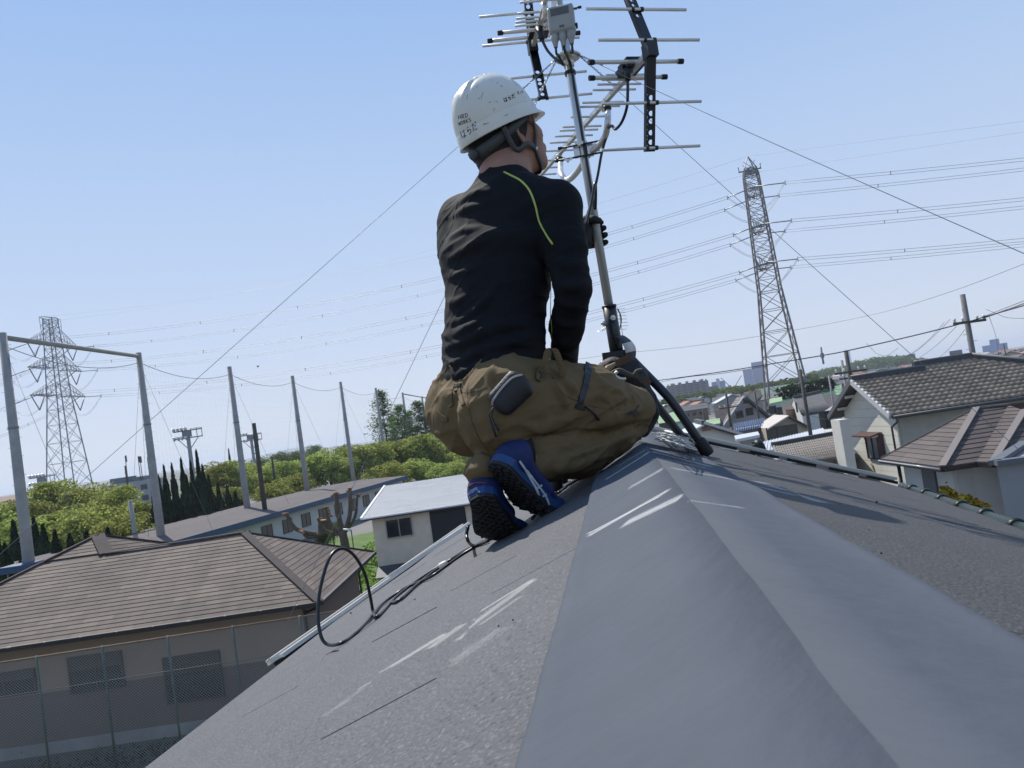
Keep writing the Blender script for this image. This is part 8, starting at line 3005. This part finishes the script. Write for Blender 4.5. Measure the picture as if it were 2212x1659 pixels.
slab('office_core', 'tall narrow core of the pale office left of the cranes', 1550, 1490, 7, 818, mat('core_pale', (.3, .32, .36), rough=.7), None, 20, 0)
slab('glass_tower', 'shorter of the two blue glass towers on the horizon', 1614, 1900, 19, 799, M_glassb, mat('tower_band', (.015, .06, .20), rough=.3), 34, 16)
slab('glass_tower', 'taller of the two blue glass towers on the horizon', 1635, 1920, 25, 782, M_glassb, mat('tower_band', (.015, .06, .20), rough=.3), 34, 20)
slab('skyscraper', 'very distant pale skyscraper right of the right pylon', 1831, 3400, 8, 758, mat('skyscraper_pale', (.16, .2, .28), rough=.4), None, 40, 0)
slab('dark_block', 'dark grey block on the horizon beside the wooded rise', 1968, 1000, 15, 765, mat('dark_block_grey', (.085, .095, .12), rough=.7), None, 12, 0)
slab('brown_block', 'brown apartment block behind the tiled house’s ridge', 2064, 620, 24, 757, mat('apartment_brown', (.20, .15, .13)), M_aptd, 14, 6)
slab('hospital_block', 'distant blue-grey cluster right of the utility pole, its low wing', 2148, 1700, 46, 744, M_glassb, None, 30, 0)
slab('hospital_block', 'distant blue-grey cluster right of the utility pole, its tall core', 2147, 1690, 18, 733, M_glassb, None, 24, 0)
slab('low_office', 'wide low pale building on the horizon beneath the blue towers', 1640, 640, 90, 830, mat('low_office_pale', (.27, .28, .28), rough=.8), M_aptd, 20, 3)
for (px, top, ang, lab, m) in ((1576, 818, -38, 'grey construction crane left of the blue towers', M_poled), (1588, 819, 42, 'red construction crane left of the blue towers', mat('crane_red', (.3, .08, .06), rough=.6))):
    c = at(px, 834, 1300); t = thing('tower_crane', lab, 'crane', (c[0], c[1], 0), 'construction cranes')
    B_ = MB(); B_.beam((c[0], c[1], 0), c, 1.6, 1.6); B_.build('mast', m, t)
    e = c + np.array([sin(radians(ang)) * 20, 0, 16]); B_ = MB(); B_.beam(c, e, 1.1, 1.1); B_.build('jib', m, t)
    B_ = MB(); B_.box(c, (5, 3, 2.4)); B_.build('cab', m, t)

# ---- utility poles and overhead lines on the right
def utility_pole(px, top, dep, r0, lab, arms=1, mat_=M_pole, az_=80, arm_w=1.8, steps=True):
    T = at(px, top, dep); t = thing('utility_pole', lab, 'utility pole', (T[0], T[1], 0), 'utility poles of the town')
    B_ = MB(); B_.tube([(T[0], T[1], 0), T], [r0 * 1.35, r0], n=10); B_.build('shaft', mat_, t)
    u = azv(az_)
    for k in range(arms):
        z = T[2] - 1.7 - k * .9
        B_ = MB(); B_.beam(np.array([T[0], T[1] - .25, z]) - u * arm_w / 2, np.array([T[0], T[1] - .25, z]) + u * arm_w / 2, .13, .15); cr = B_.build('cross_arm', M_poled, t)
        for s in (-.46, -.2, .25, .46):
            I_ = MB(); p = np.array([T[0], T[1] - .25, z + .07]) + u * arm_w * s; I_.lathe([(.03, 0), (.09, .03), (.05, .11), (.10, .15), (.04, .26)], p, n=8); I_.build('insulator', mat('insulator_white', (.7, .7, .68), rough=.2), cr)
    if steps:
        B_ = MB()
        for k in range(8):
            z = T[2] - 2.4 - k * .45; s = 1 if k % 2 else -1
            B_.tube([np.array([T[0], T[1], z]), np.array([T[0], T[1], z]) + cR0 * (r0 + .25) * s], .014, n=4)
        tag(B_.build('step_iron', M_steel, t), kind='stuff')
    return T
T1 = utility_pole(2079, 636, 46, .15, 'tall utility pole rising behind the tiled house’s ridge', 1, mat('pole_dark_grey', (.16, .155, .15), rough=.85, var=.2, vscale=1), 76, 2.3)
T2 = utility_pole(1728, 798, 52, .11, 'slim utility pole crossing the white metal roof', 0, M_poled)
T3 = utility_pole(1827, 757, 60, .15, 'dark utility pole with arm left of the tiled house’s gable', 1, M_poled, 84, 2.6)
T4 = utility_pole(1818, 778, 70, .11, 'thinner grey pole immediately left of the dark arm pole', 1, M_pole, 84, 1.2)
T5 = utility_pole(1568, 850, 92, .14, 'utility pole in front of the A-shaped gable', 1, M_poled, 84, 2.4)
T6 = utility_pole(1790, 811, 88, .09, 'slender pole before the long green building', 0, M_pole)
T7 = utility_pole(1518, 884, 88, .09, 'short dark pole among roofs behind the mast legs', 0, M_poled)
T8 = utility_pole(1630, 845, 98, .10, 'short pole right of the A-shaped gable', 0, M_poled)
T9 = utility_pole(2168, 742, 110, .08, 'small pole far behind the tiled house’s right hip', 0, M_poled)
c = np.array([T5[0], T5[1] - .4, T5[2] - 4.6])
B_ = MB(); B_.lathe([(.3, -.5), (.36, -.45), (.36, .4), (.25, .5)], c, n=12)
B_.build('transformer', mat('transformer_rust', (.14, .07, .045), rough=.7), None, label='rust-coloured transformer drum hung on the pole before the A-shaped gable', cat='transformer')
def oh_line(pts, r, lab, s=.0, g='overhead lines over the town'):
    P = [at(*q) for q in pts]
    B_ = MB(); B_.tube(spline(P, 6) if len(P) > 2 else sag(P[0], P[1], s, 12), r, n=5)
    return B_.build('overhead_line', M_cable, None, label=lab, cat='overhead line', group=g)
oh_line([(1290, 838, 60), (1420, 822, 56), (1560, 803, 53), (1660, 787, 51), (1776, 768, 49), (1838, 756, 48), (1970, 726, 47), (2085, 697, 45.8), (2128, 684, 45), (2212, 660, 42), (2300, 634, 40)], .034, 'thick dark cable slung across the town past the tall utility pole')
oh_line([(1405, 830, 57), (1480, 815, 55), (1560, 806.5, 53), (1660, 790, 51)], .018, 'second thin cable just beneath the thick dark one')
oh_line([(1150, 790, 70), (1330, 765, 66), (1500, 747, 62), (1700, 716, 58), (1900, 676, 52), (2060, 628, 46), (2212, 570, 40), (2300, 535, 38)], .012, 'thin lone wire crossing the sky low behind the mast base')
for k, (y0, y1) in enumerate(((684, 650), (687, 655), (688, 657))):
    oh_line([(2124, y0, 46), (2212, y1, 40), (2290, y1 - 28, 36)], .016, 'line leaving the tall utility pole rightwards, %s' % ('top one', 'middle one', 'bottom one')[k])
for k, (x0, y0, x1, y1) in enumerate(((2052, 690, 1935, 780), (2040, 696, 1945, 772), (2066, 705, 1950, 786), (2084, 712, 2004, 782))):
    oh_line([(x0, y0, 45.9), (x1, y1, 75)], .013, 'faint service line falling leftwards from the tall utility pole, %s' % ('outermost', 'second', 'third', 'steepest')[k], .4)
oh_line([(2137, 684, 45.6), (2152, 730, 60), (2158, 775, 70)], .014, 'drop cable hanging right of the tall utility pole')
oh_line([(1872, 742, 48), (1882, 752, 49), (1895, 764, 52), (1915, 768, 56), (1940, 752, 50)], .012, 'loop of cable hanging from the thick dark cable')
oh_line([(2130, 668, 44.6), (2150, 676, 44), (2175, 686, 43), (2212, 688, 42)], .012, 'slack loop of cable right of the tall utility pole')
c = at(1776, 768, 49)
B_ = MB(); B_.tube([c + ZZ * .55, c - ZZ * .55], .06, n=6); B_.box(c, (.18, .18, .3))
B_.build('cable_spacer', mat('spacer_blue_grey', (.2, .25, .33), rough=.5), None, label='blue-grey spacer clipped on the thick dark cable', cat='spacer')
for k in range(5):
    oh_line([(1500, 880 + 9 * k, 94), (1568, 868 + 9 * k, 92.2), (1640, 859 + 9 * k, 93)], .010, 'fine service wire across the A-shaped gable, %s' % ('topmost', 'second', 'middle', 'fourth', 'lowest')[k])
oh_line([(1646, 978, 50), (1700, 956, 50), (1730, 945, 52)], .012, 'wire over the white metal roof left of the slim pole')
oh_line([(1735, 893, 54), (1770, 903, 56), (1800, 908, 58), (1830, 910, 60)], .016, 'wire from the slim pole to the gabled house')
# ---- neighbour's old aerial seen behind the mast base
c = at(1336, 668, 26)
an = thing('rooftop_aerial', 'small old fishbone aerial of a neighbour behind the mast base', 'TV antenna', (c[0], c[1], 0))
B_ = MB(); lo_ = at(1347, 770, 26); B_.tube([(c[0] + .02, c[1], 4.4), (c[0], c[1], c[2])], .018, n=6); B_.build('pole', M_galv, an)
B_ = MB(); B_.tube(spline([at(1333, 666, 26), at(1340, 680, 25.9), at(1342, 693, 25.9), at(1339, 711, 25.9)], 4), .022, n=6); B_.build('reflector_frame', M_blackp, an)
for k in range(7):
    y = 667 + k * 7.3; a = at(1322 + 1.5 * min(k, 4), y + 1, 25.85); e = at(1350 + 1.5 * min(k, 4) - (3 if k == 6 else 0), y, 26.1)
    B_ = MB(); B_.tube([a, e], .010, n=5); B_.build('reflector_rod', M_alu, an)
B_ = MB(); B_.tube([at(1338, 688, 25.9), at(1320, 700, 27.2), at(1300, 714, 28.8)], .014, n=5); B_.build('boom', M_alu, an)
for k in range(6):
    f = k / 5; m = at(1326 - 27 * f, 696 + 18 * f, 26.6 + 2.3 * f); B_ = MB(); B_.tube([m - cR0 * .16 - ZZ * .02, m + cR0 * .16], .008, n=5); B_.build('director', M_alu, an)
B_ = MB(); c2 = at(1347, 772, 26); B_.box((c2[0], c2[1] + 2, 2.2), (5, 4, 4.4)); B_.build('wall', TW[2], an) if False else None
nb_ = thing('neighbour_house', 'low neighbour house hidden behind our ridge beneath the old aerial', 'house', (c[0], c[1] + 1.5, 0))
B_ = MB(); B_.box((c[0], c[1] + 1.5, 2.0), (6, 5, 4.0)); B_.build('wall', TW[2], nb_)
B_ = MB()
for s in (-1, 1): B_.prism([(c[0] - 3.4, c[1] + 1.5 + s * 2.9, 3.9), (c[0] + 3.4, c[1] + 1.5 + s * 2.9, 3.9), (c[0] + 3.4, c[1] + 1.5, 4.9), (c[0] - 3.4, c[1] + 1.5, 4.9)], (0, 0, .15))
B_.build('roof', M_kaw, nb_)
# ---- a bird
c = at(557, 791, 60)
B_ = MB(); B_.add([c + np.array([-.14, 0, .06]), c + np.array([0, -.08, .0]), c + np.array([.14, 0, .08]), c + np.array([0, .12, .02]), c + np.array([0, 0, -.12])], [(0, 1, 3), (1, 2, 3), (0, 4, 1), (1, 4, 2), (0, 3, 4), (2, 4, 3)])
B_.build('bird', M_fascia, None, label='small dark bird flying left in the open sky', cat='bird')
